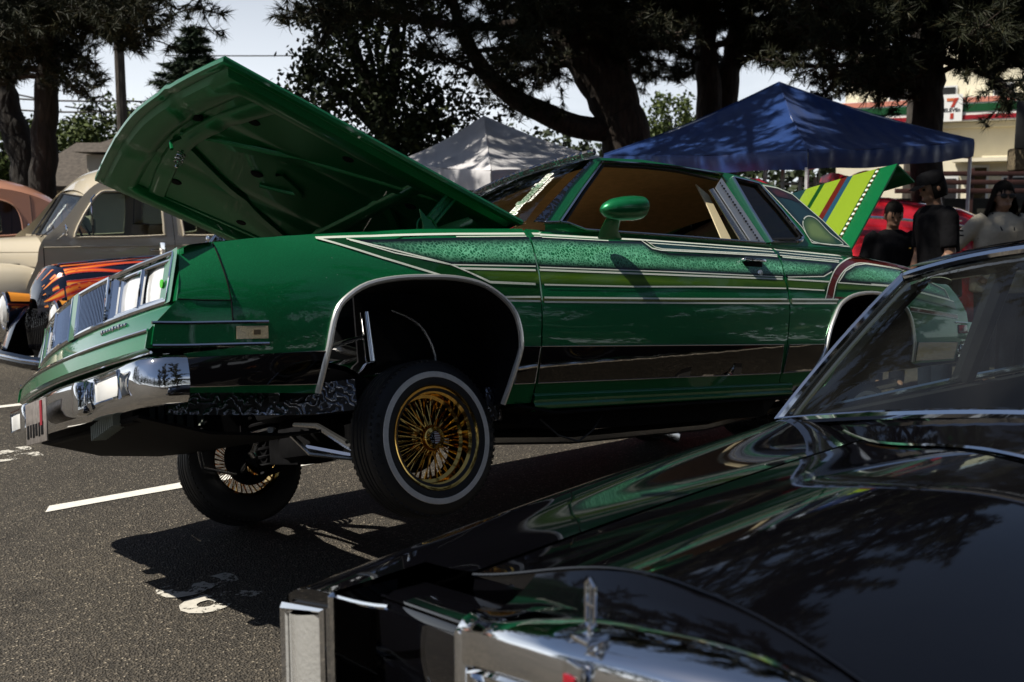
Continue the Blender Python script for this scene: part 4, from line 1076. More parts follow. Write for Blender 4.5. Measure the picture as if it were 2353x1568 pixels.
# bonnet, between the two fender gaps
HY = .56
yb = np.linspace(-HY, HY, 33)
MB().grid([[(-.16 - .03 * abs(y) / HY + (rear_edge(y) + .19) * t, y, lz(-.16 + (rear_edge(y) + .19) * t, y)) for y in yb] for t in np.linspace(0, 1, 22)]).build('bonnet', BP, lin, smooth=60, thick=.015)
MB().grid([[(-.158 - .03 * abs(y) / HY - dx, y, lz(-.16, y) - dz) for y in yb] for dx, dz in ((0, .004), (-.004, .03), (.03, .12))]).build('bonnet_front_face', BP, lin)
MB().tube([(-.155 - .03 * abs(y) / HY, y, lz(-.16, y) - .001) for y in yb], .003, 6).build('bonnet_lip', BP, lin)
MB().tube([(rear_edge(y) - .012, y, lz(rear_edge(y), y) + .002) for y in np.linspace(-.80, .80, 41)], .006, 6).build('bonnet_rear_lip', M['chrome'], lin)
for s in (1, -1):
    yf = np.linspace(HY + .008, .945, 14)
    xf = lambda y, t: (0 if y > .745 else -.16 - .03 * y / HY) * (1 - t) - 1.60 * t
    rows = [[(xf(y, t), s * y, lz(xf(y, t), y)) for y in yf] + [(-1.60 * t, s * .957, lz(-1.60 * t, .945) - .03), (-1.60 * t, s * .965, .55), (-1.60 * t, s * .955, .42), (-1.60 * t, s * .92, .26)] for t in np.linspace(0, 1, 22)]
    fd = MB().grid(rows)
    wc = -.98; 
    fd.build('front_fender', BP, lin, smooth=35)
    # blade-end lamp with chrome frame
    MB().grid([[(0.0, s * y, lz(0, y) + .0 if k == 0 else .24) for y in np.linspace(.745, .943, 8)] for k in (0, 1)]).build('fender_end', BP, lin, smooth=0)
    MB().grid([[(x, s * .752, lz(0, .752) if k == 0 else .24) for x in (0, -.14)] for k in (0, 1)]).build('fender_inner_end', BP, lin, smooth=0)
    lampf = MB().tube([(.012, s * .935, .655), (.012, s * .765, .70), (.012, s * .765, .42), (.012, s * .935, .42), (.012, s * .935, .655)], .012, 6).build('corner_lamp_frame', M['chrome'], lin)
    MB().grid([[(.008 + .02 * math.sin(math.pi * k), s * (.77 + .16 * k), z + (.655 - .70) * k * (z > .5)) for k in np.linspace(0, 1, 7)] for z in (.425, .50, .60, .69)]).build('corner_lamp_lens', M['lens'], lampf)
    MB().tube([(-.005, s * y, lz(0, y) - .004) for y in np.linspace(HY, .942, 10)], .005, 6).build('fender_front_trim', M['chrome'], lin)
    MB().tube([(x, s * .752, lz(x, .752) - .002 if x > -.03 else .70) for x in (0, .004)] + [(.004, s * .752, z) for z in (.69, .55, .30)], .007, 6).build('fender_inner_trim', M['chrome'], lin)
    hdx = lambda y: -.10 + .05 * (.75 - y) / .38
    hzt = lambda y: min(lz(hdx(y), y), .712 + .075 * (.752 - y) / .397)
    MB().grid([[(hdx(y) + dx, s * y, hzt(y) - dz if dz < .2 else .44 - (dz - .2)) for y in np.linspace(.355, .752, 9)] for dx, dz in ((-.10, .0), (-.03, .002), (-.005, .012), (.008, .03), (.010, .12), (.004, .2), (-.02, .24))]).build('headlight_door', BP, lin, smooth=40)
    MB().tube([(hdx(y) - .004, s * y, hzt(y) - .006) for y in np.linspace(.36, .75, 9)], .004, 6).build('headlight_door_trim', BP, lin)
    # sides and doors behind
    MB().grid([[(x, s * y, z) for y, z in ((.93, .83 + .01 * (x < -1.7)), (.965, .79), (.975, .60), (.965, .42), (.92, .24))] for x in np.linspace(-1.605, -5.1, 12)]).build('body_side', BP, lin, smooth=40)
    MB().tube([(x, s * .978, .50) for x in (-.15, -2.5, -5.0)], .012, 6).build('side_moulding', M['chrome'], lin)
    for xw in (-.98, -3.9):
        w = empty('wheel', Matrix.Translation((xw, s * .86, .31)) @ (Matrix.Identity(4) if s > 0 else Matrix.Rotation(math.pi, 4, 'Z')), lin)
        MB().lathe([(.20, -.09), (.29, -.095), (.315, -.07), (.318, .06), (.29, .09), (.20, .095)], 36, 'y').build('tyre', M['rubber'], w)
        MB().lathe([(.20, .09), (.19, .06), (.12, .05), (.05, .07), (0, .07)], 36, 'y').build('wheel_cover', M['chrome'], w)
    wcl = MB().grid([[(xw + .40 * math.cos(a), s * (.972 + .002), .31 + .36 * math.sin(a)) for a in np.linspace(0, math.pi, 19)] for xw in (-.98,)] * 1 + [[(-.98 + .385 * math.cos(a), s * .90, .31 + .345 * math.sin(a)) for a in np.linspace(0, math.pi, 19)]]).build('wheel_opening_lip', M['chrome'], lin)
# chrome radiator shell
SHY = [-.35, -.20, -.05, .10, .20, .32, .47]
def lipz(y): return float(np.mean([np.interp(y + d, SHY, [.80, .852, .888, .910, .916, .90, .80]) for d in (-.03, 0, .03)]))
def lipx(y): return float(np.mean([np.interp(y + d, SHY, [-.008, .035, .055, .04, .02, -.01, -.06]) for d in (-.03, 0, .03)]))
ysh = np.linspace(-.35, .47, 27)
gsh = empty('radiator_shell', Matrix.Identity(4), lin)
MB().grid([[(-.055 * (1 - k) + lipx(y) * k + x0, y, lipz(y) + dz) for y in ysh] for x0, k, dz in ((-.02, 0, .002), (-.0, 0, .016), (.0, .4, .016), (.0, .8, .010), (.0, 1, 0), (.008, 1, -.012), (.008, 1, -.055), (.002, 1, -.062))]).build('shell_cap', M['chrome'], gsh, smooth=40)
MB().grid([[(-.16 * (1 - k) - .06 * k, y, (lz(-.16, y) - .004) * (1 - k) + (lipz(y) + .004) * k - .012 * math.sin(math.pi * k)) for y in np.linspace(-.35, .47, 21)] for k in np.linspace(0, 1, 5)]).build('shell_filler', BP, lin, smooth=50)
for y_ in (-.333, .453):
    MB().cbox((lipx(y_) - .035, y_, .605), (.09, .036, .395), .010).build('shell_side', M['chrome'], gsh)
MB().cbox((.03, .06, .42), (.07, .82, .04), .01).build('shell_base', M['chrome'], gsh)
MB().grid([[(lipx(y) - .03, y, z) for y in ysh] for z in (.42, .80)]).build('grille_backing', M['black'], gsh)
grl = MB().tube([(lipx(-.31), -.31, .44)] + [(lipx(y) + .005, y, lipz(y) - .068) for y in ysh[2:-2]] + [(lipx(.43), .43, .44)], .009, 6).build('grille_frame', M['chrome'], gsh)
for i in range(26):
    y = -.293 + i * .028
    MB().cbox((lipx(y) - .005, y, (.44 + lipz(y) - .075) / 2), (.03, .010, lipz(y) - .075 - .44), .003).build('grille_bar', M['chrome'], gsh)
MB().cbox((lipx(0) + .016, .0, .862), (.012, .034, .055), .006).build('shell_badge', M['chrome'], gsh)
MB().cbox((lipx(0) + .024, .0, .855), (.004, .022, .035), .002).build('badge_enamel', pm('red_enamel', (.30, .01, .02), .15, coat=1), gsh)
# stand-up ornament: star base and tall open lozenge
orn = empty('bonnet_ornament', Matrix.Translation((.040, 0.0, .905)) @ Matrix.Diagonal((.8, .62, .86, 1)), lin)
for k in range(4):
    a = k * math.pi / 2 + math.pi / 4
    MB().add([(0, 0, .022), (.010 * math.cos(a + .8), .010 * math.sin(a + .8), .004), (.038 * math.cos(a), .038 * math.sin(a), .004), (.010 * math.cos(a - .8), .010 * math.sin(a - .8), .004)], [(0, 1, 2), (0, 2, 3)]).build('star_ray', M['chrome'], orn, thick=.003)
MB().cbox((0, 0, .010), (.05, .05, .010), .004).build('ornament_base', M['chrome'], orn)
MB().tube([(0, 0, .008), (0, 0, .03)], [.007, .004], 8).build('ornament_stem', M['chrome'], orn)
MB().tube([(0, .0, .022), (0, .012, .030), (0, .013, .088), (0, 0, .097), (0, -.013, .088), (0, -.012, .030), (0, 0, .022)], .0035, 6).build('ornament_frame', M['chrome'], orn)
MB().cbox((0, 0, .06), (.004, .004, .062), .001).build('ornament_blade', M['chrome'], orn)
MB().cbox((0, 0, .058), (.004, .022, .004), .001).build('ornament_crossbar', M['chrome'], orn)
# bumper
MB().grid([[(x, y, z) for x, z in ((.02, .40), (.10, .39), (.13, .36), (.13, .26), (.09, .22), (.0, .22))] for y in np.linspace(-.95, .95, 15)]).build('front_bumper', M['chrome'], lin, smooth=50)
# screen, pillars, roof
cwz = lambda y: 1.012 - .182 * (abs(y) / .94) ** 1.3
cw = lambda y: np.array((-1.40 - .18 * (abs(y) / .94) ** 1.5, y, cwz(y)))
hdr = lambda y: np.array((-1.80 - .14 * (abs(y) / .94) ** 2, y * .82, 1.372 - .12 * (abs(y) / .94) ** 2))
def wsl(y, t): return cw(y) * (1 - t) + hdr(y) * t + np.array((.03, 0, .02)) * 4 * t * (1 - t) * (1 - .6 * (abs(y) / .94) ** 4)
yw = np.linspace(-.94, .94, 31)
MB().grid([[tuple(wsl(y, t)) for y in yw] for t in np.linspace(0, 1, 9)]).build('windscreen', M['glass_lincoln'], lin)
MB().tube([tuple(cw(y) + (0.012, 0, .004)) for y in yw], .013, 8).build('cowl_trim', M['chrome'], lin)
MB().grid([[tuple(np.array((rear_edge(y * .85) - .01, y * .86, lz(rear_edge(y * .85), y * .86) - .006)) * (1 - t) + cw(y) * t) for y in yw] for t in (0, .5, 1)]).build('cowl_panel', BP, lin, smooth=60)
MB().tube([tuple(hdr(y) + (.010, 0, .006)) for y in yw], .014, 8).build('screen_header_trim', M['chrome'], lin)
for s in (1, -1):
    MB().tube([tuple(wsl(s * .94, t) + (.008, s * .006, .004)) for t in np.linspace(0, 1, 9)], .014, 8).build('screen_pillar_trim', M['chrome'], lin)
    MB().tube([tuple(wsl(s * .925, t) + (-.04, -s * .01, -.01)) for t in np.linspace(0, 1, 9)], .028, 8).build('screen_pillar', M['gasket'], lin)
    # side glass frames
    top = [(-1.94, s * .775, 1.25), (-2.6, s * .80, 1.27), (-3.4, s * .80, 1.25), (-4.0, s * .80, 1.18)]
    bot = [(-1.60, s * .93, .845), (-2.6, s * .93, .86), (-3.4, s * .93, .86), (-4.2, s * .93, .86)]
    MB().tube(top, .025, 8).build('roof_side_rail', BP, lin)
    for k in (1,):
        MB().tube([bot[k], top[k]], .04, 8).build('centre_pillar', M['gasket'], lin)
    MB().grid([[tuple(q) for q in (top[2], top[3], (-4.25, s * .80, 1.12))], [tuple(q) for q in (bot[2], bot[3], (-4.4, s * .9, .87))]]).build('rear_quarter', BP, lin)
    MB().tube([tuple(q) for q in bot], .014, 8).build('side_sill_trim', M['chrome'], lin)
    MB().box((-2.5, s * .88, .66), (1.85, .03, .38)).build('door_card', M['gasket'], lin, smooth=0)
    seat = empty('seat', Matrix.Identity(4), lin)
    MB().cbox((-2.6, s * .40, .52), (.5, .6, .18), .06).build('seat_cushion', M['gasket'], seat)
    MB().cbox((-2.92, s * .40, .74), (.16, .6, .46), .06, R=Matrix.Rotation(math.radians(-15), 3, 'Y')).build('seat_back', M['gasket'], seat)
MB().grid([[tuple(hdr(y) + np.array((.02 - 2.1 * t - .0, 0, .03 + .03 * math.sin(math.pi * min(t * 1.3, 1)) - .10 * max(0, t - .7)))) for y in yw] for t in np.linspace(0, 1, 9)]).build('roof', BP, lin, smooth=50)
MB().grid([[(-1.44 - .45 * t - .1 * (abs(y) / .9) ** 2, y, cwz(y) - .012 - .06 * t * t) for y in np.linspace(-.86, .86, 13)] for t in np.linspace(0, 1, 5)]).build('dashboard', M['gasket'], lin, smooth=50)
MB().grid([[(x, y, z) for y in np.linspace(-.9, .9, 7)] for x, z in ((-4.2, .87), (-5.05, .84), (-5.1, .5), (-5.1, .3))]).build('boot', BP, lin, smooth=30)
MB().box((-2.6, 0, .25), (5, 1.8, .02)).build('floor_pan', M['black'], lin, smooth=0)
q = wsl(-.78, .93)
MB().lathe([(0, 0), (.022, 0), (.022, .002), (0, .002)], 20, 'x').tf(Matrix.Translation(q + np.array((-.012, .02, -.01))) @ Matrix.Rotation(math.radians(40), 4, 'Y') @ Matrix.Diagonal((1, 1.5, .6, 1))).build('oval_screen_sticker', pm('cream_vinyl', (.75, .70, .60), .5), lin)
# ------------------------------------------------------------------ other show cars
def tri_holes(outline, holes, step):
    loops = [resample(outline, step)] + [resample(h, step * .6) for h in holes]
    pts, edges = [], []
    for L in loops:
        n0 = len(pts); pts += [Vector(p) for p in L]; edges += [(n0 + i, n0 + (i + 1) % len(L)) for i in range(len(L))]
    o = loops[0]; xs = [p[0] for p in o]; zs = [p[1] for p in o]
    x = min(xs) + step * .5
    while x < max(xs):
        z = min(zs) + step * .5
        while z < max(zs):
            if inside((x, z), o) and all(segdist(x, z, L) > step * .4 for L in loops) and not any(inside((x, z), h) for h in holes): pts.append(Vector((x, z)))
            z += step
        x += step
    r = delaunay_2d_cdt(pts, edges, [], 1, 1e-5)
    V = [(p.x, p.y) for p in r[0]]
    F = [tuple(f) for f in r[2] if not any(inside(np.mean([V[i] for i in f], 0), h) for h in holes)]
    return V, F
def car_paint(name, col, rough=.25, metal=.0):
    return pm(name, col, rough, metal=metal, coat=1.0)
def rrect(pts, n=4): return [tuple(q) for q in catmull(pts, n, True)]
def old_wheel(parent, x, y, r, s, tyre=M['rubber'], cover='chrome'):
    w = empty('wheel', Matrix.Translation((x, y, r)) @ (Matrix.Identity(4) if s > 0 else Matrix.Rotation(math.pi, 4, 'Z')), parent)
    MB().lathe([(r * .62, -.08), (r * .9, -.085), (r, -.05), (r, .05), (r * .9, .085), (r * .62, .08)], 28, 'y').build('tyre', tyre, w)
    MB().lathe([(r * .62, .075), (r * .55, .05), (r * .25, .07), (0, .08)], 24, 'y').build('wheel_cover', M[cover], w)
    return w
def vintage_sedan(name, label, Mx, paint, lower=None):
    c = empty(name, Mx); tag(c, label, 'car')
    Yv = lambda x, z: .80 - max(0, z - 1.08) * .27 - max(0, .55 - z) * .25 - (.12 * ((x + .2) / .6) ** 2 if x > -.2 else 0)
    out = rrect([(-.42, .42), (-.44, .9), (-.50, 1.10), (-.70, 1.28), (-.98, 1.60), (-1.22, 1.70), (-1.7, 1.73), (-2.4, 1.69), (-2.9, 1.50), (-3.3, 1.10), (-3.55, .75), (-3.5, .45), (-2, .38)], 5)
    w1 = rrect([(-.80, 1.16), (-1.04, 1.53), (-1.22, 1.58), (-1.60, 1.59), (-1.66, 1.54), (-1.66, 1.18), (-1.60, 1.13), (-.92, 1.12)], 4)
    w2 = rrect([(-1.86, 1.18), (-1.86, 1.55), (-1.92, 1.59), (-2.3, 1.56), (-2.46, 1.45), (-2.5, 1.22), (-2.44, 1.14), (-1.92, 1.13)], 4)
    for s in (1, -1):
        V, F = tri_holes(out, [w1, w2], .11)
        MB().add([(x, s * Yv(x, z), z) for x, z in V], F).build('cabin_side', paint, c, smooth=50)
        for w in (w1, w2):
            f = MB().tube([(x, s * (Yv(x, z) + .003), z) for x, z in w + w[:1]], .012, 6).build('window_frame', paint if s else paint, c)
            vv, ff = tri2d(w, .2)
            MB().add([(x, s * (Yv(x, z) - .012), z) for x, z in vv], ff).build('window_glass', M['glass'], f)
        MB().tube([(-.98, s * (.71), 1.13), (-.98, s * .70, 1.50), (-1.02, s * .695, 1.54)], .010, 6).build('vent_window_bar', M['chrome'], c)
        for gx in (-.50, -1.76, -2.62):
            MB().tube([(gx, s * (Yv(gx, z) + .0015), z) for z in np.linspace(.5, 1.62 if gx != -.5 else 1.05, 14)], .004, 5).build('door_gap', M['gasket'], c)
        MB().tube([(-1.66, s * .822, .99), (-1.62, s * .845, .99), (-1.50, s * .845, .985)], .010, 6).build('door_handle', M['chrome'], c)
        MB().tube([(x, s * (Yv(x, 1.03) + .004), 1.03) for x in (-.5, -1.5, -3.0)], .007, 6).build('belt_moulding', paint, c)
        # pontoon fenders
        for x0, ln in ((.0, .82), (-2.85, .85)):
            rows = []
            for t in np.linspace(-1, 1, 15):
                k = max(0.02, 1 - abs(t) ** 2.6) ** .5
                x = x0 + ln * t
                rows.append([(x, s * (.55 + .30 * k * math.sin(a) ** .8 if math.sin(a) > 0 else .55), .38 + .50 * k * math.cos(a) * (1 if math.cos(a) > 0 else .2)) for a in np.linspace(0, math.pi * .75, 9)])
            MB().grid(rows).build('fender', paint, c, smooth=60)
            old_wheel(c, x0, s * .72, .33, s)
        MB().ball((.62, s * .60, .78), (.12, .11, .11), 8).build('headlight', M['lens'], c)
        MB().tube([(-.62, s * .80, 1.10), (-.68, s * .93, 1.17)], .008, 6).build('mirror_arm', M['chrome'], c)
        MB().lathe([(0, .012), (.05, .01), (.062, 0), (.05, -.012), (0, -.018)], 18, 'x').tf(Matrix.Translation((-.68, s * .95, 1.19))).build('door_mirror', M['chrome'], c)
    top = [(x, z) for x, z in out if z > 1.05 and -3.4 < x < -.9]; top.sort(key=lambda p: -p[0])
    MB().grid([[(x, y * (Yv(x, z)), z - .01 + (.05 + .10 * min(1, max(0, (-.9 - x) / .45)) ** .7) * (1 - abs(y) ** 2.2)) for y in np.linspace(-1, 1, 17)] for x, z in top]).build('roof', paint, c, smooth=60)
    MB().grid([[(-.92 + .06 * (1 - abs(y)), y * .60, 1.52 + .04 * (1 - abs(y))), (top[0][0] - .02, y * Yv(*top[0]) * 1.0, top[0][1] - .01 + .05 * (1 - abs(y) ** 2.2)), (top[3][0], y * Yv(*top[3]), top[3][1] + .03 * (1 - abs(y) ** 2.2))] for y in np.linspace(-1, 1, 13)]).build('windscreen_header', paint, c, smooth=60)
    # hood and nose
    rows = []
    for x, hw, zt, zb in ((.78, .10, .92, .45), (.74, .16, .98, .42), (.6, .22, 1.03, .42), (.2, .34, 1.08, .5), (-.2, .47, 1.11, .5), (-.55, .64, 1.13, .5)):
        rows.append([(x, hw * np.sign(math.sin(a)) * abs(math.sin(a)) ** .75, zb + (zt - zb) * max(0, math.cos(a)) ** .6 if abs(a) < math.pi / 2 else zb) for a in np.linspace(-math.pi / 2, math.pi / 2, 17)])
    MB().grid(rows).build('bonnet', paint, c, smooth=60)
    for s in (1, -1):
        MB().tube([(x, s * hw * 1.0, .98) for x, hw in ((.55, .22), (.2, .335), (-.2, .465), (-.54, .635))], .008, 6).build('bonnet_moulding', paint, c)
        for k in range(3): MB().cbox((-.20 - .0 * k, s * .50, .86 - .04 * k), (.26, .02, .012), .004).build('bonnet_louvre', M['gasket'], c)
    # split screen
    for s in (1, -1):
        P = [(-.60, s * .03, 1.14), (-.66, s * .62, 1.14), (-.92, s * .60, 1.52), (-.86, s * .03, 1.56)]
        g_ = MB().add(P, [(0, 1, 2, 3)]).build('windscreen_pane', M['glass'], c, smooth=0)
        MB().tube(P + P[:1], .012, 6).build('windscreen_seal', M['gasket'], g_)
        MB().tube([(-.58, s * .25, 1.12), (-.66, s * .40, 1.20), (-.74, s * .15, 1.28)], .006, 5).build('wiper', M['gasket'], c)
    MB().grid([[(-.60 - .0 * k, y, z) for y in (-.68, 0, .68)] for z, k in ((1.06, 0), (1.14, 0))]).build('scuttle', paint, c)
    MB().box((-2.2, 0, .6), (2.4, 1.4, .05)).build('cabin_floor', M['gasket'], c, smooth=0)
    for s in (1, -1): MB().cbox((-1.75, s * .35, .95), (.16, .5, .6), .06).build('seat_back', M['tan_vinyl'], c)
    MB().tube([(-1.0 + .08 * math.cos(a), .35 + .19 * math.sin(a), 1.12 + .17 * math.cos(a)) for a in np.linspace(0, 2 * math.pi, 25)], .012, 6).build('steering_wheel', M['gasket'], c)
    MB().tube([(.80, -.75, .45), (.88, 0, .45), (.80, .75, .45)], .045, 8).build('front_bumper', M['chrome'], c)
    return c
M['beige_paint'] = car_paint('beige_enamel', (.62, .55, .42), .3)
M['salmon_paint'] = car_paint('salmon_enamel', (.50, .25, .17), .3)
def place(local, u, v, z, yaw, sc=1.0):
    """origin on the ground so that the local point (at height z) lies on the sight line u, v"""
    w = gnd(u, v, z); o = w - pose(yaw) @ (np.array(local) * sc); return mat4(pose(yaw), (o[0], o[1], 0)) @ Matrix.Diagonal((sc, sc, sc, 1))
def place_d(local, u, d, yaw, sc=1.0):
    w = dep(u, 497, d); o = w - pose(yaw) @ (np.array(local) * sc); return mat4(pose(yaw), (o[0], o[1], 0)) @ Matrix.Diagonal((sc, sc, sc, 1))
YW = math.radians(35)
vs_ = vintage_sedan('vintage_saloon', 'beige vintage saloon with rounded roof parked behind the flame-painted car', place_d((-.66, .62, 1.14), 128, 10.9, YW, 1.08), M['beige_paint'])
text_mesh('screen_sticker', 'Rodeo', .12, M['pin'], vs_, Matrix.Translation((-.70, .50, 1.30)) @ Matrix.Rotation(math.radians(90), 4, 'Z') @ Matrix.Rotation(math.radians(55), 4, 'X') @ Matrix.Rotation(math.radians(75), 4, 'Z') @ Matrix.Translation((0, 0, .02)), shear=.3, weight=.004)
vp_ = vintage_sedan('vintage_saloon', 'salmon pink vintage saloon at the left edge beyond the beige one', place_d((-2.6, .62, 1.5), 66, 13.4, YW, 1.05), M['salmon_paint'])

# ---- flame-painted roadster
def flames():
    m, nt, b = nodes('flame_paint')
    at = nt.nodes.new('ShaderNodeAttribute'); at.attribute_name = 'flamecore'
    nt.links.new(ramp(nt, at.outputs['Fac'], [(0, (.30, .32, .42)), (.07, (.34, .008, .005)), (.45, (.50, .018, .005)), (.75, (.72, .13, .012)), (1, (.85, .45, .06))]), b.inputs['Base Color'])
    b.inputs['Roughness'].default_value = .25; b.inputs['Coat Weight'].default_value = 1
    return m
M['flame'] = flames()
M['navy_paint'] = car_paint('midnight_blue_enamel', (.004, .006, .016), .12)
fl = empty('flame_roadster', place((.50, .59, .66), 128, 742, .66, math.radians(43)))
tag(fl, 'dark blue vintage roadster with orange flame paint on its bonnet', 'car')
NV = M['navy_paint']
def hs(t, a):   # t 0 nose .. 1 cowl ; a -1..1 across, wrapping well down the sides
    k = min(1, t / .09) ** .5
    hw = (.27 + .31 * t ** .7) * (.35 + .65 * k); zt = .80 + (.22 + .10 * t ** .5) * k; zb = .68 - .12 * k + .02 * t; x = .46 - 1.66 * t
    th = a * math.pi / 2
    return np.array((x, hw * np.sign(th) * abs(math.sin(th)) ** .62, zb + (zt - zb) * max(0, math.cos(th)) ** .55))
MB().grid([[tuple(hs(t, a)) for a in np.linspace(-1, 1, 25)] for t in np.concatenate([np.linspace(0, .1, 8), np.linspace(.15, 1, 14)])]).build('bonnet', NV, fl, smooth=60)
for s in (1, -1):
    MB().grid([[tuple(hs(t, s) + np.array((0, s * dy, dz))) for dy, dz in ((0, 0), (.0, -.10), (.0, -.25))] for t in np.linspace(0, 1, 10)]).build('bonnet_side', NV, fl, smooth=60)
nosep = [[(.42 + .05 * math.cos(a) * k, .27 * math.sin(a) * k2, z) for a in np.linspace(-1.5, 1.5, 11)] for z, k, k2 in ((.72, .4, .85), (.60, 1.0, .95), (.40, .8, .75), (.34, 0, .6))]
gr_ = MB().grid(nosep).build('grille', M['black'], fl)
for i in range(19):
    a = -1.4 + 2.8 * i / 18
    MB().tube([(.43 + .05 * math.cos(a) * k, .273 * math.sin(a) * k2, z) for z, k, k2 in ((.71, .4, .85), (.60, 1.0, .95), (.40, .8, .75))], .005, 5).build('grille_bar', M['black_paint'], gr_)
def lick(a0, a1, t0, t1, w, ph, hw0=.0):
    rows, heat = [], []
    n = 22
    for i in range(n + 1):
        k = i / n; t = t0 + (t1 - t0) * k
        a = a0 + (a1 - a0) * k + .065 * math.sin(ph + 8.5 * k) * (1 - .4 * k)
        ww = w * (.35 + 1.0 * math.sin(math.pi * min(1, k * 1.25 + .25)) ** 1.0) * (1 - k) ** .55 * min(1, k * 9 + .05) ** .5 + .0015
        rows.append([hs(min(t, .995), a + ww * q) for q in (-1, -.8, -.4, 0, .4, .8, 1)])
        heat += [0.0 * 1 if False else (0, .22, .75 * (1 - k) + .15, 1.0 * (1 - k * .8), .75 * (1 - k) + .15, .22, 0)[j] for j in range(7)]
    mb = MB(); N_ = len(rows)
    P = np.array(rows)
    c = np.array([0, 0, .70]);  d = P - c; d[..., 0] = 0; d /= np.linalg.norm(d, axis=2)[..., None]
    mb.grid(P + d * .004)
    o = mb.build('flame_stripe', M['flame'], fl, smooth=60)
    at = o.data.attributes.new('flamecore', 'FLOAT', 'POINT')
    co_ = np.array([v.co[:] for v in o.data.vertices]); src = (P + d * .004).reshape(-1, 3)
    at.data.foreach_set('value', [heat[int(((src - q) ** 2).sum(1).argmin())] for q in co_])
for s in (1, -1):
    for a0, a1, t0, t1, w, ph in ((.08, .12, .03, .95, .040, 0), (.25, .34, .02, .99, .050, 1.2), (.40, .50, .02, .70, .050, 2.6), (.56, .62, .015, .97, .055, .4), (.70, .74, .015, .62, .055, 1.9), (.84, .84, .015, .92, .055, 2.8)):
        lick(s * a0, s * a1, t0, t1, w, ph)
MB().tube([tuple(hs(t, 0) + (0, 0, .006)) for t in np.linspace(.12, .98, 12)], .007, 6).build('bonnet_centre_trim', M['chrome'], fl)
for s in (1, -1):
    rows = []
    for t in np.linspace(-1, 1.35, 19):
        k = max(0.02, 1 - abs(min(t, 1)) ** 2.4) ** .5 if t < .35 else max(.12, .93 - (t - .35) * .62)
        rows.append([(-.05 - .62 * t, s * (.36 + .42 * max(0, math.sin(a)) ** .8 * (.6 + .4 * k)), .30 + .52 * k * math.cos(a) * (1 if math.cos(a) > 0 else .1)) for a in np.linspace(-.2, math.pi * .72, 11)])
    fd = MB().grid(rows).build('front_fender', NV, fl, smooth=60)
    old_wheel(fl, -.05, s * .66, .31, s)
    old_wheel(fl, -2.75, s * .68, .33, s)
    hl = MB().lathe([(0, .035), (.07, .028), (.105, 0)], 24, 'x').tf(Matrix.Translation((.50, s * .59, .66)) @ Matrix.Diagonal((1, .85, 1.35, 1))).build('headlight', M['headlight_glass'], fl)
    MB().tube([(.50, s * .59 + .095 * math.cos(a), .66 + .15 * math.sin(a)) for a in np.linspace(0, 2 * math.pi, 25)], .012, 6).build('headlight_ring', M['chrome'], hl)
    MB().grid([[(.49 - .25 * k, s * .59 + .10 * (1 - .5 * k) * math.cos(a), .66 + .15 * (1 - .4 * k) * math.sin(a)) for a in np.linspace(0, 2 * math.pi, 17)[:-1]] for k in (0, .4, 1)], cv=True).build('headlight_pod', M['flame'] if False else NV, fl, smooth=60)
    bk = MB(); rows = []
    for i in range(9):
        k = i / 8
        rows.append([(.47 - .35 * k, s * (.59 + .105 * (1 - .5 * k) * math.cos(a)), .67 + .155 * (1 - .35 * k) * math.sin(a)) for a in np.linspace(.5, 2.6, 7)])
    o = bk.grid(rows).build('fender_flame', M['flame'], fl, smooth=60); at = o.data.attributes.new('flamecore', 'FLOAT', 'POINT'); at.data.foreach_set('value', [.9] * len(o.data.vertices))
    # body tub
    MB().grid([[(x, s * y, z) for y, z in ((.60 + .06 * (x < -1.6), 1.06), (.70, .98), (.74, .7), (.66, .36))] for x in (-1.2, -1.6, -2.2, -2.9, -3.5)]).build('body_side', NV, fl, smooth=50)
    # chopped raked screen halves
    P = [(-1.18, s * .02, 1.10), (-1.22, s * .56, 1.08), (-1.44, s * .59, 1.34), (-1.40, s * .02, 1.36)]
    gl_ = MB().add(P, [(0, 1, 2, 3)]).build('windscreen_pane', M['glass'], fl, smooth=0)
    MB().tube(P + P[:1], .011, 6).build('windscreen_frame', M['chrome'], gl_)
    MB().tube([(-1.30, s * .74, 1.02), (-1.34, s * .80, 1.14), (-1.40, s * .80, 1.20)], .008, 6).build('mirror_arm', M['chrome'], fl)
    MB().ball((-1.41, s * .80, 1.22), (.02, .04, .035), 6).build('door_mirror', M['chrome'], fl)
MB().grid([[(x, y, z) for y in (-.6, 0, .6)] for x, z in ((-1.12, 1.08), (-1.22, 1.10))]).build('cowl', NV, fl)
MB().grid([[(x, y * w, z) for y in np.linspace(-1, 1, 7)] for x, z, w in ((-2.4, 1.08, .62), (-2.9, 1.02, .6), (-3.4, .8, .5), (-3.6, .5, .4))]).build('rear_deck', NV, fl, smooth=60)
MB().tube([(.56, -.80, .36), (.66, -.4, .36), (.70, 0, .36), (.66, .4, .36), (.56, .80, .36)], .04, 8, flat=1.3).build('front_bumper', M['black_paint'], fl)
MB().tube([(.60, -.80, .385), (.70, -.4, .385), (.74, 0, .385), (.70, .4, .385), (.60, .80, .385)], .012, 6).build('bumper_chrome_bar', M['chrome'], fl)  # thin chrome bar along the front of the bumper
pk = MB().cbox((-1.30, .30, 1.16), (.01, .20, .12), .003, R=Matrix.Rotation(math.radians(-38), 3, 'Y')).build('entry_card', pm('white_card', (.70, .68, .58), .6), fl)
text_mesh('entry_number', '446', .09, M['gasket'], pk, Matrix.Translation((-1.30, .30, 1.16)) @ Matrix.Rotation(math.radians(90), 4, 'Z') @ Matrix.Rotation(math.radians(52), 4, 'X') @ Matrix.Translation((0, 0, .008)))
MB().cbox((-.60, 0, 1.15), (.006, .10, .13), .001).build('bonnet_ornament', M['chrome'], fl)

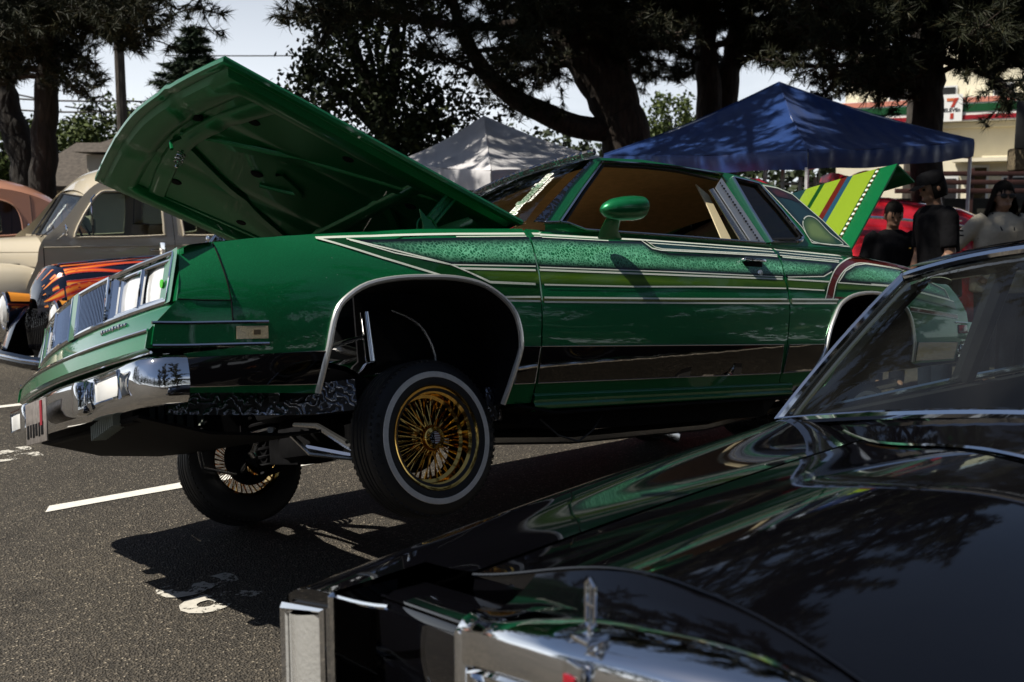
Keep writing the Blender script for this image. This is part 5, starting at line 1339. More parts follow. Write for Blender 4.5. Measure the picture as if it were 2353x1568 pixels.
# ---- red pickup beyond the green car
M['red_paint'] = car_paint('red_enamel', (.42, .012, .022), .2)
rd = empty('red_vintage_car', place_d((.5, 0, 1), 2195, 10.6, math.radians(165), 1.36))
tag(rd, 'red vintage car with rounded bonnet behind the two people in black', 'car')
rows = []
for x, hw, zt in ((.85, .30, .85), (.78, .44, 1.0), (.5, .52, 1.12), (0, .58, 1.2), (-.6, .64, 1.25)):
    rows.append([(x, hw * np.sign(math.sin(a)) * abs(math.sin(a)) ** .7, .6 + (zt - .6) * max(0, math.cos(a)) ** .55) for a in np.linspace(-math.pi / 2, math.pi / 2, 17)])
MB().grid(rows).build('bonnet', M['red_paint'], rd, smooth=60)
for s in (1, -1):
    rows = []
    for t in np.linspace(-1, 1, 15):
        k = max(.02, 1 - abs(t) ** 2.6) ** .5
        rows.append([(.05 + .75 * t, s * (.5 + .34 * max(0, math.sin(a)) * k), .35 + .55 * k * max(-.1, math.cos(a))) for a in np.linspace(0, math.pi * .7, 9)])
    MB().grid(rows).build('fender', M['red_paint'], rd, smooth=60)
    old_wheel(rd, 0, s * .70, .34, s); old_wheel(rd, -2.9, s * .70, .34, s)
    MB().ball((.72, s * .62, .80), (.08, .10, .10), 8).build('headlight', M['lens'], rd)
    MB().tube([(.5, s * .535, .98), (0, s * .59, 1.04), (-.55, s * .65, 1.07)], .012, 6).build('bonnet_trim', M['chrome'], rd)
    MB().grid([[(x, s * (.78 - .12 * (z > 1.2)), z) for z in (.4, .8, 1.05)] for x in (-.6, -1.5, -1.9)]).build('cab_side', M['red_paint'], rd)
    MB().tube([(-.62, s * .74, 1.1), (-.95, s * .62, 1.30), (-1.6, s * .62, 1.32), (-1.8, s * .68, 1.05)], .035, 6).build('cab_pillar', M['red_paint'], rd)
    MB().box((-2.9, s * .72, .82), (1.9, .05, .5)).build('rear_side', M['red_paint'], rd, smooth=0)
MB().grid([[(x, y, z + .05 * (1 - (y / .62) ** 2)) for y in np.linspace(-.62, .62, 7)] for x, z in ((-.92, 1.29), (-1.2, 1.33), (-1.6, 1.32), (-1.75, 1.26))]).build('cab_roof', M['red_paint'], rd, smooth=60)
MB().add([(-.62, -.66, 1.1), (-.62, .66, 1.1), (-.93, .58, 1.30), (-.93, -.58, 1.30)], [(0, 1, 2, 3)]).build('windscreen', M['glass'], rd, smooth=0)
MB().box((-2.9, 0, .6), (1.9, 1.4, .05)).build('rear_floor', M['black'], rd, smooth=0)
MB().tube([(.9, -.8, .42), (1.0, 0, .42), (.9, .8, .42)], .05, 8).build('front_bumper', M['chrome'], rd)
# a second red car with its bonnet raised, farther back
r2 = empty('red_show_car', mat4(pose(math.radians(15)), (4.2, 14.2, 0)))
tag(r2, 'red car with tall raised bonnet panels behind the boot lid of the green coupe', 'car')
MB().grid([[(x, y, z) for y in np.linspace(-.8, .8, 7)] for x, z in ((.9, .5), (.85, .85), (-.4, 1.0), (-1.0, 1.45), (-2.2, 1.45), (-2.9, 1.0), (-3.6, .9), (-3.7, .5))]).build('body', M['red_paint'], r2, smooth=30)
for s in (1, -1):
    MB().grid([[(x, s * .82, z) for x, z in P] for P in ([(.9, .35), (-.4, .35), (-2.9, .35), (-3.7, .35)], [(.85, .85), (-.4, 1.0), (-2.9, 1.0), (-3.6, .9)])]).build('body_side', M['red_paint'], r2)
    old_wheel(r2, .1, s * .75, .32, s); old_wheel(r2, -2.8, s * .75, .32, s)
    MB().grid([[(-.25 - .25 * k, s * (.08 + .62 * q), 1.05 + .95 * k + .05 * math.sin(3 * q)) for q in np.linspace(0, 1, 5)] for k in (0, .5, 1)]).build('raised_bonnet_panel', M['red_paint'], r2, thick=.02)
# ------------------------------------------------------------------ gazebos
def fabric(name, col, rough=.45, trans=.25):
    m, nt, b = nodes(name)
    co = coords(nt)
    n = tex(nt, 'Noise', Scale=3.0, Detail=5.0); nt.links.new(co, n.inputs['Vector'])
    w = tex(nt, 'Wave', Scale=1.6, Distortion=5.0, Detail=3.0); nt.links.new(co, w.inputs['Vector'])
    nt.links.new(ramp(nt, n.outputs['Fac'], [(.3, tuple(x * .8 for x in col)), (.7, tuple(min(1, x * 1.1) for x in col))]), b.inputs['Base Color'])
    b.inputs['Roughness'].default_value = rough; b.inputs['Sheen Weight'].default_value = .1
    h = mixc(nt, .5, n.outputs['Fac'], w.outputs['Fac'])
    bump(nt, b, h, .22, .05)
    return m
M['blue_fabric'] = fabric('blue_polyester', (.014, .045, .17), .30)
M['white_fabric'] = fabric('white_polyester', (.62, .61, .62), .6)
M['white_metal'] = pm('white_powder_coated_steel', (.68, .68, .66), .4, var=.08)
def gazebo(name, label, corners, peak, mat, val=.24, legs=None):
    C = [np.array(c) for c in corners]; cen = np.mean(C, 0)
    root = empty(name, Matrix.Translation((cen[0], cen[1], 0))); tag(root, label, 'gazebo', None)
    org = np.array((cen[0], cen[1], 0)); P0 = np.array(peak) - org
    C = [c - org for c in C]
    for i in range(4):
        a, b_ = C[i], C[(i + 1) % 4]
        rows = []
        for t in np.linspace(0, 1, 9):
            row = []
            for k in np.linspace(0, 1, 13):
                e = a * (1 - k) + b_ * k
                p = e * (1 - t) + P0 * t
                sag = .05 * math.sin(math.pi * t) * math.sin(math.pi * k) + .03 * math.sin(math.pi * k) * (1 - t)
                row.append(p - np.array((0, 0, sag + .10 * math.sin(math.pi * t) * .5)))
            rows.append(row)
        MB().grid(rows).build('roof_panel', mat, root, smooth=60)
        n = np.cross(b_ - a, (0, 0, 1)); n /= np.linalg.norm(n); n = n if np.dot(n, (a + b_) / 2) > 0 else -n
        vr = []
        for q, z in ((0, 0), (.012, -.04), (.010, -val * .6), (.0, -val)):
            vr.append([a * (1 - k) + b_ * k + n * (q + .012 * math.sin(9 * k * 3.1 + i) * (-z / val)) + np.array((0, 0, z - .03 * math.sin(math.pi * k) + .008 * math.sin(14 * k + i))) for k in np.linspace(0, 1, 25)])
        MB().grid(vr).build('valance', mat, root, smooth=60)
        top = a * .985
        MB().tube([(top[0], top[1], 0), (top[0], top[1], a[2] - .02)], .022, 4).build('leg', M['white_metal'], root)
        MB().cbox((top[0], top[1], .01), (.12, .12, .012), .003).build('foot', M['white_metal'], root)
        # scissor truss under the eave
        for z0, z1 in ((-.03, -.15), (-.15, -.03)):
            m_ = (a + b_) / 2 * .98
            MB().tube([a * .98 + (0, 0, z0), m_ + (0, 0, z1)], .012, 4).build('truss_bar', M['white_metal'], root)
            MB().tube([m_ + (0, 0, z0), b_ * .98 + (0, 0, z1)], .012, 4).build('truss_bar', M['white_metal'], root)
        MB().tube([a * (1 - t) + P0 * t - np.array((0, 0, .05 * math.sin(math.pi * t) - .004)) for t in np.linspace(0, 1, 9)], .009, 5).build('ridge_seam', mat, root)
        MB().tube([a * .98, P0 - (0, 0, .06)], .012, 4).build('roof_pole', M['white_metal'], root)
    return root
A, Rr, Ll = dep(1857, 345, 10.4), dep(2238, 322, 11.6), dep(1388, 356, 12.2)
B4 = Rr + Ll - A
gazebo('gazebo', 'blue pop-up gazebo behind the coupe with patches of sun on its roof', [A, Rr, B4, Ll], dep(1790, 190, 12.6), M['blue_fabric'], .19)
A, Rr, Ll = dep(1128, 392, 12.6), dep(1400, 368, 14.0), dep(915, 372, 14.2)
gazebo('gazebo', 'white pop-up gazebo dappled with leaf shade between the trees', [A, Rr, Rr + Ll - A, Ll], dep(1112, 268, 14.6), M['white_fabric'], .26)
# white folding rack under the gazebo
rk = empty('folding_rack', Matrix.Translation((dep(1830, 497, 11)[0], 11, 0))); tag(rk, 'white tubular folding rack standing under the blue gazebo', 'rack')
for x in (-.16, .0, .19): MB().tube([(x, 0, 0), (x + .03 * (x == 0), 0, 1.95 if x < 0 else 1.85)], .022, 6).build('upright', M['white_metal'], rk)
for z in (1.50, 1.78): MB().tube([(-.2, 0, z), (.42, .1, z)], .016, 6).build('crossbar', M['white_metal'], rk)
for x in (.08, .25): MB().tube([(x, .05, 1.5), (x + .08, .05, 1.75)], .02, 6).build('brace', M['white_metal'], rk)
MB().box((.1, .1, .72), (.7, .3, 1.3)).build('panel', pm('grey_tarpaulin', (.25, .25, .24), .8, var=.2, vscale=5), rk, smooth=0)
# ------------------------------------------------------------------ trees
def bark(name, c0, c1, sc=9):
    m, nt, b = nodes(name)
    co = coords(nt, 'Object', (1, 1, .28))
    v = tex(nt, 'Voronoi', Scale=sc, feature='DISTANCE_TO_EDGE'); nt.links.new(co, v.inputs['Vector'])
    n = tex(nt, 'Noise', Scale=14.0, Detail=8.0); nt.links.new(co, n.inputs['Vector'])
    nt.links.new(mixc(nt, .5, ramp(nt, v.outputs['Distance'], [(0, tuple(x * .35 for x in c0)), (.25, c0)]), ramp(nt, n.outputs['Fac'], [(.35, tuple(x * .6 for x in c0)), (.65, c1)])), b.inputs['Base Color'])
    b.inputs['Roughness'].default_value = .9
    h = mixc(nt, .35, v.outputs['Distance'], n.outputs['Fac']); bump(nt, b, h, 1.0, .06)
    return m
M['bark'] = bark('pine_bark', (.030, .021, .016), (.070, .048, .034))
M['bark_dark'] = bark('dark_bark', (.018, .015, .012), (.04, .032, .025))  # darker copy; on the left pines the crown's shade is in the colour
def leafmat(name, c0, c1, c2=None, rough=.6):
    m, nt, b = nodes(name)
    g = nt.nodes.new('ShaderNodeNewGeometry'); n = tex(nt, 'Noise', Scale=1.3, Detail=2.0); nt.links.new(coords(nt), n.inputs['Vector'])
    r1 = ramp(nt, g.outputs['Random Per Island'], [(0, c0), (.8, c1), (1, c2 or c1)])
    nt.links.new(mixc(nt, .5, r1, ramp(nt, n.outputs['Fac'], [(.35, c0), (.65, c1)])), b.inputs['Base Color'])
    b.inputs['Roughness'].default_value = rough; b.inputs['Specular IOR Level'].default_value = .25
    return m
M['needles'] = leafmat('pine_needles', (.010, .014, .007), (.028, .032, .013), (.085, .060, .022))
M['leaves_dark'] = leafmat('dark_leaves', (.012, .02, .008), (.035, .048, .016), (.07, .075, .025))  # darker leaf copy; the silhouetted tree has its shade in this colour
M['leaves_lit'] = leafmat('sunlit_leaves', (.03, .05, .012), (.09, .12, .03), (.15, .16, .05))  # lighter leaf copy with the sunlight put into its colour
M['fir'] = leafmat('fir_needles', (.012, .024, .012), (.03, .05, .02))
def fast_mesh(name, V, F3, mat, parent):
    me = bpy.data.meshes.new(name); V = np.asarray(V, np.float32); F3 = np.asarray(F3, np.int32); k = F3.shape[1]
    me.vertices.add(len(V)); me.vertices.foreach_set('co', V.ravel())
    me.loops.add(F3.size); me.loops.foreach_set('vertex_index', F3.ravel())
    me.polygons.add(len(F3)); me.polygons.foreach_set('loop_start', np.arange(0, F3.size, k, dtype=np.int32)); me.polygons.foreach_set('loop_total', np.full(len(F3), k, np.int32))
    me.update(calc_edges=True); me.materials.append(mat)
    o = bpy.data.objects.new(name, me); COL.objects.link(o); o.parent = parent
    return o
def unit(v): return v / (np.linalg.norm(v, axis=-1, keepdims=True) + 1e-9)
def tufts(C, D, nn=34, L=.19, w=.014, spread=1.1):
    # needle bundles: C centres, D directions
    n = len(C); C = np.repeat(C, nn, 0); D = np.repeat(D, nn, 0)
    r = rng.normal(size=(n * nn, 3)); d = unit(D * 1.0 + r * spread * .55)
    ln = L * rng.uniform(.6, 1.15, (n * nn, 1))
    s = unit(np.cross(d, rng.normal(size=d.shape))) * w * .5
    base = C - D * rng.uniform(0, L * .9, (n * nn, 1))
    V = np.stack([base - s, base + s, base + d * ln + np.array((0, 0, -.02))], 1).reshape(-1, 3)
    return V, np.arange(len(V)).reshape(-1, 3)
def leaves(C, size=.09, elong=1.4):
    n = len(C); a = unit(rng.normal(size=(n, 3)) + np.array((0, 0, -.3))); b_ = unit(np.cross(a, rng.normal(size=(n, 3)))); sz = size * rng.uniform(.55, 1.2, (n, 1))
    V = np.stack([C, C + a * sz * .5 * elong + b_ * sz * .42, C + a * sz * elong, C + a * sz * .5 * elong - b_ * sz * .42], 1).reshape(-1, 3)
    return V, np.arange(len(V)).reshape(-1, 4)
def limb_path(p, d, L, up, n=7, wob=.12):
    P = [np.array(p)]; d = np.array(d, float)
    for i in range(n):
        d = unit(d + rng.normal(size=3) * wob + np.array((0, 0, up / n)))
        P.append(P[-1] + d * L / n)
    return P
def pine(name, label, base, trunk_paths, limbs, tuft=1.0, needle=M['needles'], barkm=M['bark'], explicit=(), tu=(34, .19, .014)):
    """trunk_paths: list of (points relative to base, r0, r1); limbs: (trunk index, t0, t1, count, length range, azimuth range, rise)"""
    root = empty(name, Matrix.Translation(base)); tag(root, label, 'tree', None)
    trunks = []
    tb = MB()
    for P, r0, r1 in trunk_paths:
        P = [np.array(q) for q in catmull(P, 7)]; n = len(P); trunks.append(P)
        tb.tube([q + np.array((.02 * math.sin(i * 1.7), .02 * math.cos(i * 2.3), 0)) for i, q in enumerate(P)], [r0 + (r1 - r0) * i / (n - 1) for i in range(n)], 14)
    tb.build('trunk', barkm, root, smooth=60)
    bb = MB(); Cs, Ds = [], []
    def twig(p, d, L):
        Q = limb_path(p, d, L, .15, 3, .25); bb.tube(Q, [.012, .010, .008, .004], 4, cap=False)
        k = max(2, int(L / .11 * tuft))
        for j in range(k):
            t = (j + rng.random()) / k; i = min(2, int(t * 3)); q = Q[i] + (Q[i + 1] - Q[i]) * (t * 3 - i)
            Cs.append(q + rng.normal(size=3) * .04); Ds.append(unit(Q[i + 1] - Q[i] + rng.normal(size=3) * .35))
        Cs.append(Q[-1]); Ds.append(unit(Q[-1] - Q[-2]))
    def limb(P, r):
        n = len(P); bb.tube(P, [r * (1 - .8 * i / (n - 1)) for i in range(n)], 6, cap=False)
        L = sum(np.linalg.norm(P[i + 1] - P[i]) for i in range(n - 1))
        m = max(3, int(L / .115))
        for j in range(m):
            t = .22 + .78 * j / m; i = min(n - 2, int(t * (n - 1))); q = P[i] + (P[i + 1] - P[i]) * (t * (n - 1) - i); d = unit(P[i + 1] - P[i])
            side = unit(np.cross(d, (0, 0, 1))) * (1 if j % 2 else -1)
            twig(q, unit(d * .6 + side * .8 + rng.normal(size=3) * .3 + np.array((0, 0, .15))), rng.uniform(.3, .8) * (1.1 - .5 * t))
    for ti, t0, t1, cnt, lr, az, rise in limbs:
        P = trunks[ti]; n = len(P)
        for k in range(cnt):
            t = t0 + (t1 - t0) * (k + rng.random()) / cnt; i = min(n - 2, int(t * (n - 1))); q = P[i] + (P[i + 1] - P[i]) * (t * (n - 1) - i)
            a = math.radians(rng.uniform(*az)); L = rng.uniform(*lr)
            limb(limb_path(q, (math.cos(a), math.sin(a), rise + rng.normal() * .15), L, .25), .025 + .016 * L)
    for P, r in explicit: limb([np.array(q, float) - np.array(base) for q in catmull(P, 3)], r)
    bb.build('branches', barkm, root, smooth=60)
    V, F = tufts(np.array(Cs), np.array(Ds), *tu)
    fast_mesh('crown', V, F, needle, root)
    return root
def W_(u, v, d): return dep(u, v, d)
def rel(base, pts): return [np.array(p) - np.array(base) for p in pts]
# left pair
b_ = np.array((dep(108, 497, 15)[0], 15, 0))
pine('pine_tree', 'dark upright pine trunk behind the beige saloon, beside the leaning one', b_, barkm=M['bark_dark'], trunk_paths= [(rel(b_, [W_(105, 720, 15), W_(100, 400, 15), W_(108, 200, 15), W_(118, 0, 15), W_(125, -400, 15), W_(120, -1100, 15)]), .21, .09)],  # bark colour here includes the shade of the crown
     limbs=[(0, .42, .62, 14, (1.0, 2.0), (90, 330), .05), (0, .62, .98, 24, (1.4, 2.6), (0, 360), .1)], explicit=[([W_(112, 60, 15), W_(180, 60, 14.7), W_(280, 70, 14.5), W_(345, 60, 14.3)], .06), ([W_(112, 20, 15), W_(200, 10, 14.4), W_(280, 20, 14), W_(325, 10, 13.8)], .06), ([W_(112, 110, 15), W_(60, 110, 14.7), W_(10, 120, 14.5), W_(-60, 120, 14.3)], .05), ([W_(115, 40, 15), W_(50, 30, 14.4), W_(-40, 30, 14)], .06), ([W_(115, 90, 15), W_(170, 120, 15), W_(215, 145, 15)], .03), ([W_(118, 0, 15), W_(180, 20, 14), W_(260, 40, 13.4), W_(330, 30, 13)], .05), ([W_(118, 30, 15), W_(200, 50, 14.6), W_(290, 100, 14.2), W_(330, 95, 14)], .04), ([W_(110, 70, 15), W_(40, 80, 14), W_(-20, 90, 13.5)], .04), ([W_(112, 60, 15), W_(60, 50, 14), W_(0, 60, 13.3)], .04), ([W_(430, -60, 15), W_(455, -10, 14.8), W_(470, 30, 14.6)], .03)])
b_ = np.array((dep(55, 497, 17)[0], 17, 0))
pine('pine_tree', 'pine trunk leaning out of the frame at the far left', b_, barkm=M['bark_dark'], trunk_paths= [(rel(b_, [W_(75, 690, 17), W_(62, 400, 17), W_(20, 260, 17), W_(-10, 120, 17), W_(-40, -100, 17), W_(-60, -700, 17)]), .29, .10)], limbs=[(0, .45, .98, 18, (1.2, 2.8), (0, 360), .1)])
# big central pine with two stems and a low limb
b_ = np.array((dep(1445, 497, 17)[0], 17, 0))
E_ = [([W_(1400, 300, 17), W_(1320, 290, 16.6), W_(1240, 255, 16.2), W_(1180, 225, 15.9), W_(1120, 170, 15.6), W_(1070, 90, 15.3), W_(1040, 0, 15), W_(1010, -150, 14.6)], .22),
      ([W_(1250, 40, 16.5), W_(1150, 60, 15.6), W_(1040, 60, 14.8), W_(930, 40, 14.2), W_(820, 30, 13.6), W_(760, 50, 13.2)], .09),
      ([W_(1200, -30, 16.5), W_(1050, -10, 15.2), W_(900, -10, 14), W_(780, 10, 13.2), W_(690, 40, 12.8)], .09),
      ([W_(1130, 180, 15.6), W_(1080, 160, 15), W_(1010, 130, 14.6), W_(950, 120, 14.2)], .05), ([W_(1090, 120, 15.4), W_(1160, 110, 15), W_(1220, 130, 14.7)], .04),
      ([W_(1380, 20, 17), W_(1430, 50, 16), W_(1500, 60, 15.4), W_(1560, 90, 15)], .07), ([W_(1380, 60, 17), W_(1450, 110, 16.4), W_(1500, 150, 16)], .05),
      ([W_(1380, -60, 17), W_(1300, 20, 15.6), W_(1220, 60, 14.8), W_(1180, 100, 14.4)], .06), ([W_(1300, 150, 17), W_(1230, 160, 16.2), W_(1160, 200, 15.6)], .05),
      ([W_(1290, 100, 17), W_(1240, 100, 16.6), W_(1190, 130, 16.2), W_(1150, 160, 16)], .04),
      ((np.array([(1.6, 16.8, 6.6), (.9, 14.6, 7.2), (.2, 12.4, 7.4), (-.4, 10.6, 7.2), (-.9, 9.0, 6.9)])), .13), ((np.array([(1.8, 16.8, 6.8), (2.2, 14.0, 7.4), (2.0, 11.6, 7.5), (1.6, 9.6, 7.3), (1.2, 8.2, 7.0)])), .13),  # from here on, limbs above the frame shaped to dapple the gazebos
      ((np.array([(.9, 14.6, 7.2), (1.3, 12.6, 7.8), (1.4, 11.0, 7.9)])), .08),
      (np.array([(1.2, 16.6, 6.4), (-.5, 14.6, 7.2), (-1.9, 13.0, 7.4), (-3.2, 11.8, 7.2)]), .11), (np.array([(-.5, 14.6, 7.2), (-1.4, 12.8, 7.7), (-1.7, 11.2, 7.7)]), .07), (np.array([(-.5, 14.6, 7.2), (-2.2, 14.2, 7.8), (-3.8, 13.4, 7.8)]), .07),
      (np.array([(-.2, 14.8, 6.9), (-1.6, 14.0, 6.7), (-2.8, 13.2, 6.4), (-3.6, 12.4, 6.0)]), .08), (np.array([(-1.4, 13.4, 7.4), (-2.4, 12.2, 6.9), (-2.6, 11.2, 6.6)]), .06), (np.array([(-.2, 14.0, 7.2), (-1.0, 13.0, 6.4), (-2.2, 12.6, 5.9)]), .06), (np.array([(1.8, 14.0, 7.3), (.6, 12.6, 6.7), (-.3, 11.6, 6.3), (-1.0, 10.6, 6.0)]), .07), (np.array([(2.2, 13.0, 7.4), (1.4, 11.0, 6.7), (.6, 9.8, 6.4)]), .07), (np.array([(2.0, 11.6, 7.5), (.8, 10.4, 7.0), (-.2, 9.4, 6.6)]), .06),
      (np.array([(.2, 12.4, 7.4), (1.0, 10.8, 8.0), (2.6, 9.8, 8.2)]), .07), (np.array([(2.0, 11.6, 7.5), (3.0, 10.4, 7.9), (3.6, 9.4, 8.0)]), .06)]
for k in range(13):  # more limbs out of frame, added to shade the white gazebo
    q = np.array((rng.uniform(-4.6, -1.2), rng.uniform(11.2, 14.6), rng.uniform(6.2, 7.9))); a = np.array((-.5, 14.4, 7.1)); E_.append(([a, a * .5 + q * .5 + np.array((0, 0, .4)), q], .05))
for k in range(13):  # likewise added overhead, out of view, to shade the blue gazebo
    q = np.array((rng.uniform(-1.8, 1.7), rng.uniform(8.9, 12.4), rng.uniform(6.2, 8.0))); a = np.array((.9, 13.0, 7.4)); E_.append(([a, a * .5 + q * .5 + np.array((0, 0, .4)), q], .05))
for k in range(8):  # unseen limbs added so that dappled shade falls on the people
    q = np.array((rng.uniform(-.7, 1.5), rng.uniform(6.6, 8.6), rng.uniform(6.4, 8.0))); a = np.array((1.2, 8.6, 7.1)); E_.append(([a, a * .5 + q * .5 + np.array((0, 0, .3)), q], .04))
pine('pine_tree', 'massive forked pine between the white and blue gazebos', b_, [(rel(b_, [W_(1450, 690, 17), W_(1440, 330, 17), W_(1400, 230, 17), W_(1330, 120, 17), W_(1270, 0, 17), W_(1210, -250, 17), W_(1150, -800, 17)]), .46, .12),
     (rel(b_, [W_(1430, 300, 17), W_(1405, 180, 17.1), W_(1385, 60, 17.2), W_(1375, -80, 17.2), W_(1370, -400, 17.2), W_(1400, -1000, 17.2)]), .40, .12)],
     [(0, .45, .98, 24, (1.5, 3.8), (0, 360), .1), (1, .35, .98, 26, (1.5, 3.6), (0, 360), .1)], explicit=E_, tuft=.95)
# right-hand pines
b_ = np.array((dep(1640, 497, 19)[0], 19, 0))
pine('pine_tree', 'twin-stemmed pine rising behind the blue gazebo peak', b_, [(rel(b_, [W_(1632, 680, 19), W_(1630, 250, 19), W_(1622, 100, 19), W_(1625, -50, 19), W_(1600, -600, 19)]), .28, .1), (rel(b_, [W_(1660, 680, 19.2), W_(1665, 250, 19.2), W_(1690, 100, 19.2), W_(1700, -50, 19.2), W_(1730, -600, 19.2)]), .27, .1)],
     [(0, .40, .95, 18, (1.2, 3.2), (90, 330), .0), (1, .40, .95, 20, (1.2, 3.2), (-120, 120), .0), (0, .6, .98, 12, (1.4, 3.0), (0, 360), .1), (1, .6, .98, 14, (1.4, 3.0), (0, 360), .1)],
     explicit=[([W_(1690, 40, 19), W_(1760, 60, 18), W_(1840, 90, 17.4), W_(1900, 130, 17)], .07), ([W_(1690, 0, 19), W_(1780, 20, 17.5), W_(1880, 50, 16.6), W_(1960, 60, 16)], .08), ([W_(1625, 30, 19), W_(1560, 70, 18.5), W_(1500, 110, 18)], .05), ([W_(1690, 120, 19), W_(1740, 110, 18.6), W_(1800, 150, 18.2)], .04)])
b_ = np.array((dep(2130, 497, 14.5)[0], 14.5, 0))
E4 = []
for k in range(18):  # limbs above the frame, added so the saloon bonnet mirrors foliage
    q = np.array((rng.uniform(.5, 6), rng.uniform(7.5, 12.5), rng.uniform(8.6, 12))); a = np.array((4.8, 13.6, 9.4)); E4.append(([np.array((6.1, 14.5, 8.6)), a, a * .5 + q * .5 + np.array((0, 0, .4)), q], .06))
pine('pine_tree', 'dark pine trunk at the right in front of the shop', b_, [(rel(b_, [W_(2128, 720, 14.5), W_(2130, 300, 14.5), W_(2140, 150, 14.5), W_(2150, 0, 14.5), W_(2165, -300, 14.5), W_(2190, -1100, 14.5)]), .24, .1)], [(0, .36, .50, 9, (1.4, 3.0), (90, 300), .05), (0, .48, .98, 27, (1.4, 3.6), (0, 360), .08), (0, .55, .99, 26, (1.6, 3.4), (0, 360), .1)],
     explicit=E4 + [([W_(2140, 110, 14.5), W_(2060, 120, 14), W_(1980, 110, 13.6), W_(1900, 90, 13.2), W_(1840, 60, 13)], .07), ([W_(2140, 150, 14.5), W_(2080, 180, 14), W_(2020, 190, 13.7), W_(1960, 180, 13.4)], .05), ([W_(2145, 60, 14.5), W_(2220, 90, 14), W_(2290, 120, 13.6), W_(2370, 150, 13.4)], .07), ([W_(2150, 40, 14.5), W_(2060, 40, 13.6), W_(1950, 30, 13), W_(1860, 0, 12.6)], .08), ([W_(2150, 30, 14.5), W_(2250, 60, 13.6), W_(2360, 90, 13)], .08), ([W_(2140, 200, 14.5), W_(2080, 225, 14.3), W_(2030, 215, 14.1)], .03)])
b_ = np.array((dep(2480, 497, 16)[0], 16, 0))
pine('pine_tree', 'pine whose boughs hang into the upper right corner', b_, [(rel(b_, [W_(2480, 700, 16), W_(2480, 200, 16), W_(2470, -100, 16), W_(2460, -700, 16)]), .26, .1)], [(0, .5, .98, 20, (1.6, 3.6), (60, 300), .05), (0, .5, .99, 24, (1.6, 3.6), (0, 360), .1)], explicit=[([W_(2475, 110, 16), W_(2400, 130, 15), W_(2345, 140, 14.4)], .06), ([W_(2475, 60, 16), W_(2370, 90, 14.6), W_(2260, 80, 14)], .08)])
# broadleaf tree between hood and white gazebo
def broadleaf(name, label, base, H, crowns, n, mat, size=.10, trunk_r=.14, barkm=M['bark_dark']):
    root = empty(name, Matrix.Translation(base)); tag(root, label, 'tree')
    tb = MB(); top = np.array((0.1, 0, H * .45)); tb.tube([(0, 0, -.1), (.05, 0, H * .2), tuple(top)], [trunk_r, trunk_r * .8, trunk_r * .6], 10)
    tb.build('trunk', barkm, root, smooth=60)
    bb = MB(); C = []
    tot = sum(c[1][0] * c[1][1] * c[1][2] for c in crowns)
    for c, r in crowns:
        c, r = np.array(c, float), np.array(r, float)
        for k in range(6):
            e = c + unit(rng.normal(size=3)) * r * .75; P = [top * .9, (top + c) / 2 + rng.normal(size=3) * .15, c + (e - c) * .3, e]
            bb.tube(P, [.05, .035, .02, .006], 5, cap=False)
        m = int(n * r[0] * r[1] * r[2] / tot)
        ncl = max(8, m // 26); d = unit(rng.normal(size=(ncl, 3))) * rng.uniform(.35, 1.0, (ncl, 1)) ** .5
        cl = c + d * r
        pts = np.repeat(cl, 26, 0) + rng.normal(size=(ncl * 26, 3)) * .15
        C.append(pts)
    bb.build('branches', barkm, root, smooth=60)
    V, F = leaves(np.concatenate(C), size); fast_mesh('crown', V, F, mat, root)
    return root
mb_ = np.array((dep(880, 497, 17)[0], 17, 0))
broadleaf('maple_tree', 'dark leafy tree silhouetted between the raised hood and white gazebo', mb_, 6.4, [((-.2, 0, 3.1), (1.5, 1.1, 1.0)), ((-.35, 0, 4.2), (1.0, 1.0, .8)), ((.95, .2, 2.9), (1.0, .9, .9)), ((.4, 0, 5.6), (1.4, 1.3, 1.1)), ((.2, .1, 2.0), (1.7, 1.0, .8)), ((-.9, -.1, 6.6), (1.3, 1.2, 1.0)), ((-1.15, 0, 3.75), (.22, .25, .3))], 24000, M['leaves_dark'], .085)
# background trees
k_ = 0
BGT = [(30, 30, 4.4, 'pale green tree at the far left between the two pine trunks'), (180, 31, 4.6, 'sunlit green tree behind the left pine trunk'), (250, 32, 5.0, 'sunlit bushy tree beside the utility pole at left')]
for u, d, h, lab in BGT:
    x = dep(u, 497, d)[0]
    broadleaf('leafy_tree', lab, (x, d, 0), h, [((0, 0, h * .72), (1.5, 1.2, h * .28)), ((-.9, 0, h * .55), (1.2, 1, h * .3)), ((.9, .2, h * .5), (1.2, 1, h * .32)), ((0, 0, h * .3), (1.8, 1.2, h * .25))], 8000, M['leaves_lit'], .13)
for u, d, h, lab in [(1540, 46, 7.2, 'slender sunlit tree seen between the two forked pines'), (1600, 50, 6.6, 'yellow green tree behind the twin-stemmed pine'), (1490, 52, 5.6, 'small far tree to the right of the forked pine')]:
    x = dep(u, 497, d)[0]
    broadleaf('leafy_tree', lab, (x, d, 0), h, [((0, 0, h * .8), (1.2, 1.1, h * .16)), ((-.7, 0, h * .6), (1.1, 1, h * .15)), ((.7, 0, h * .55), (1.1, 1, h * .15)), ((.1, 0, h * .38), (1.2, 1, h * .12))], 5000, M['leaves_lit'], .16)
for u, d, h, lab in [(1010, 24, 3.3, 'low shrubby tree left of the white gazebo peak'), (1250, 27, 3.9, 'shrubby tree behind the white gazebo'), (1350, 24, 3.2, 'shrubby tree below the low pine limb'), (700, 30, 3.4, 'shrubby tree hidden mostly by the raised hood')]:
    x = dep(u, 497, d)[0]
    broadleaf('leafy_tree', lab, (x, d, 0), h, [((0, 0, h * .65), (1.9, 1.3, h * .3)), ((-1.2, 0, h * .5), (1.4, 1, h * .3)), ((1.2, .2, h * .5), (1.4, 1, h * .32)), ((0, 0, h * .25), (2.4, 1.2, h * .25))], 6500, M['leaves_dark'], .14)
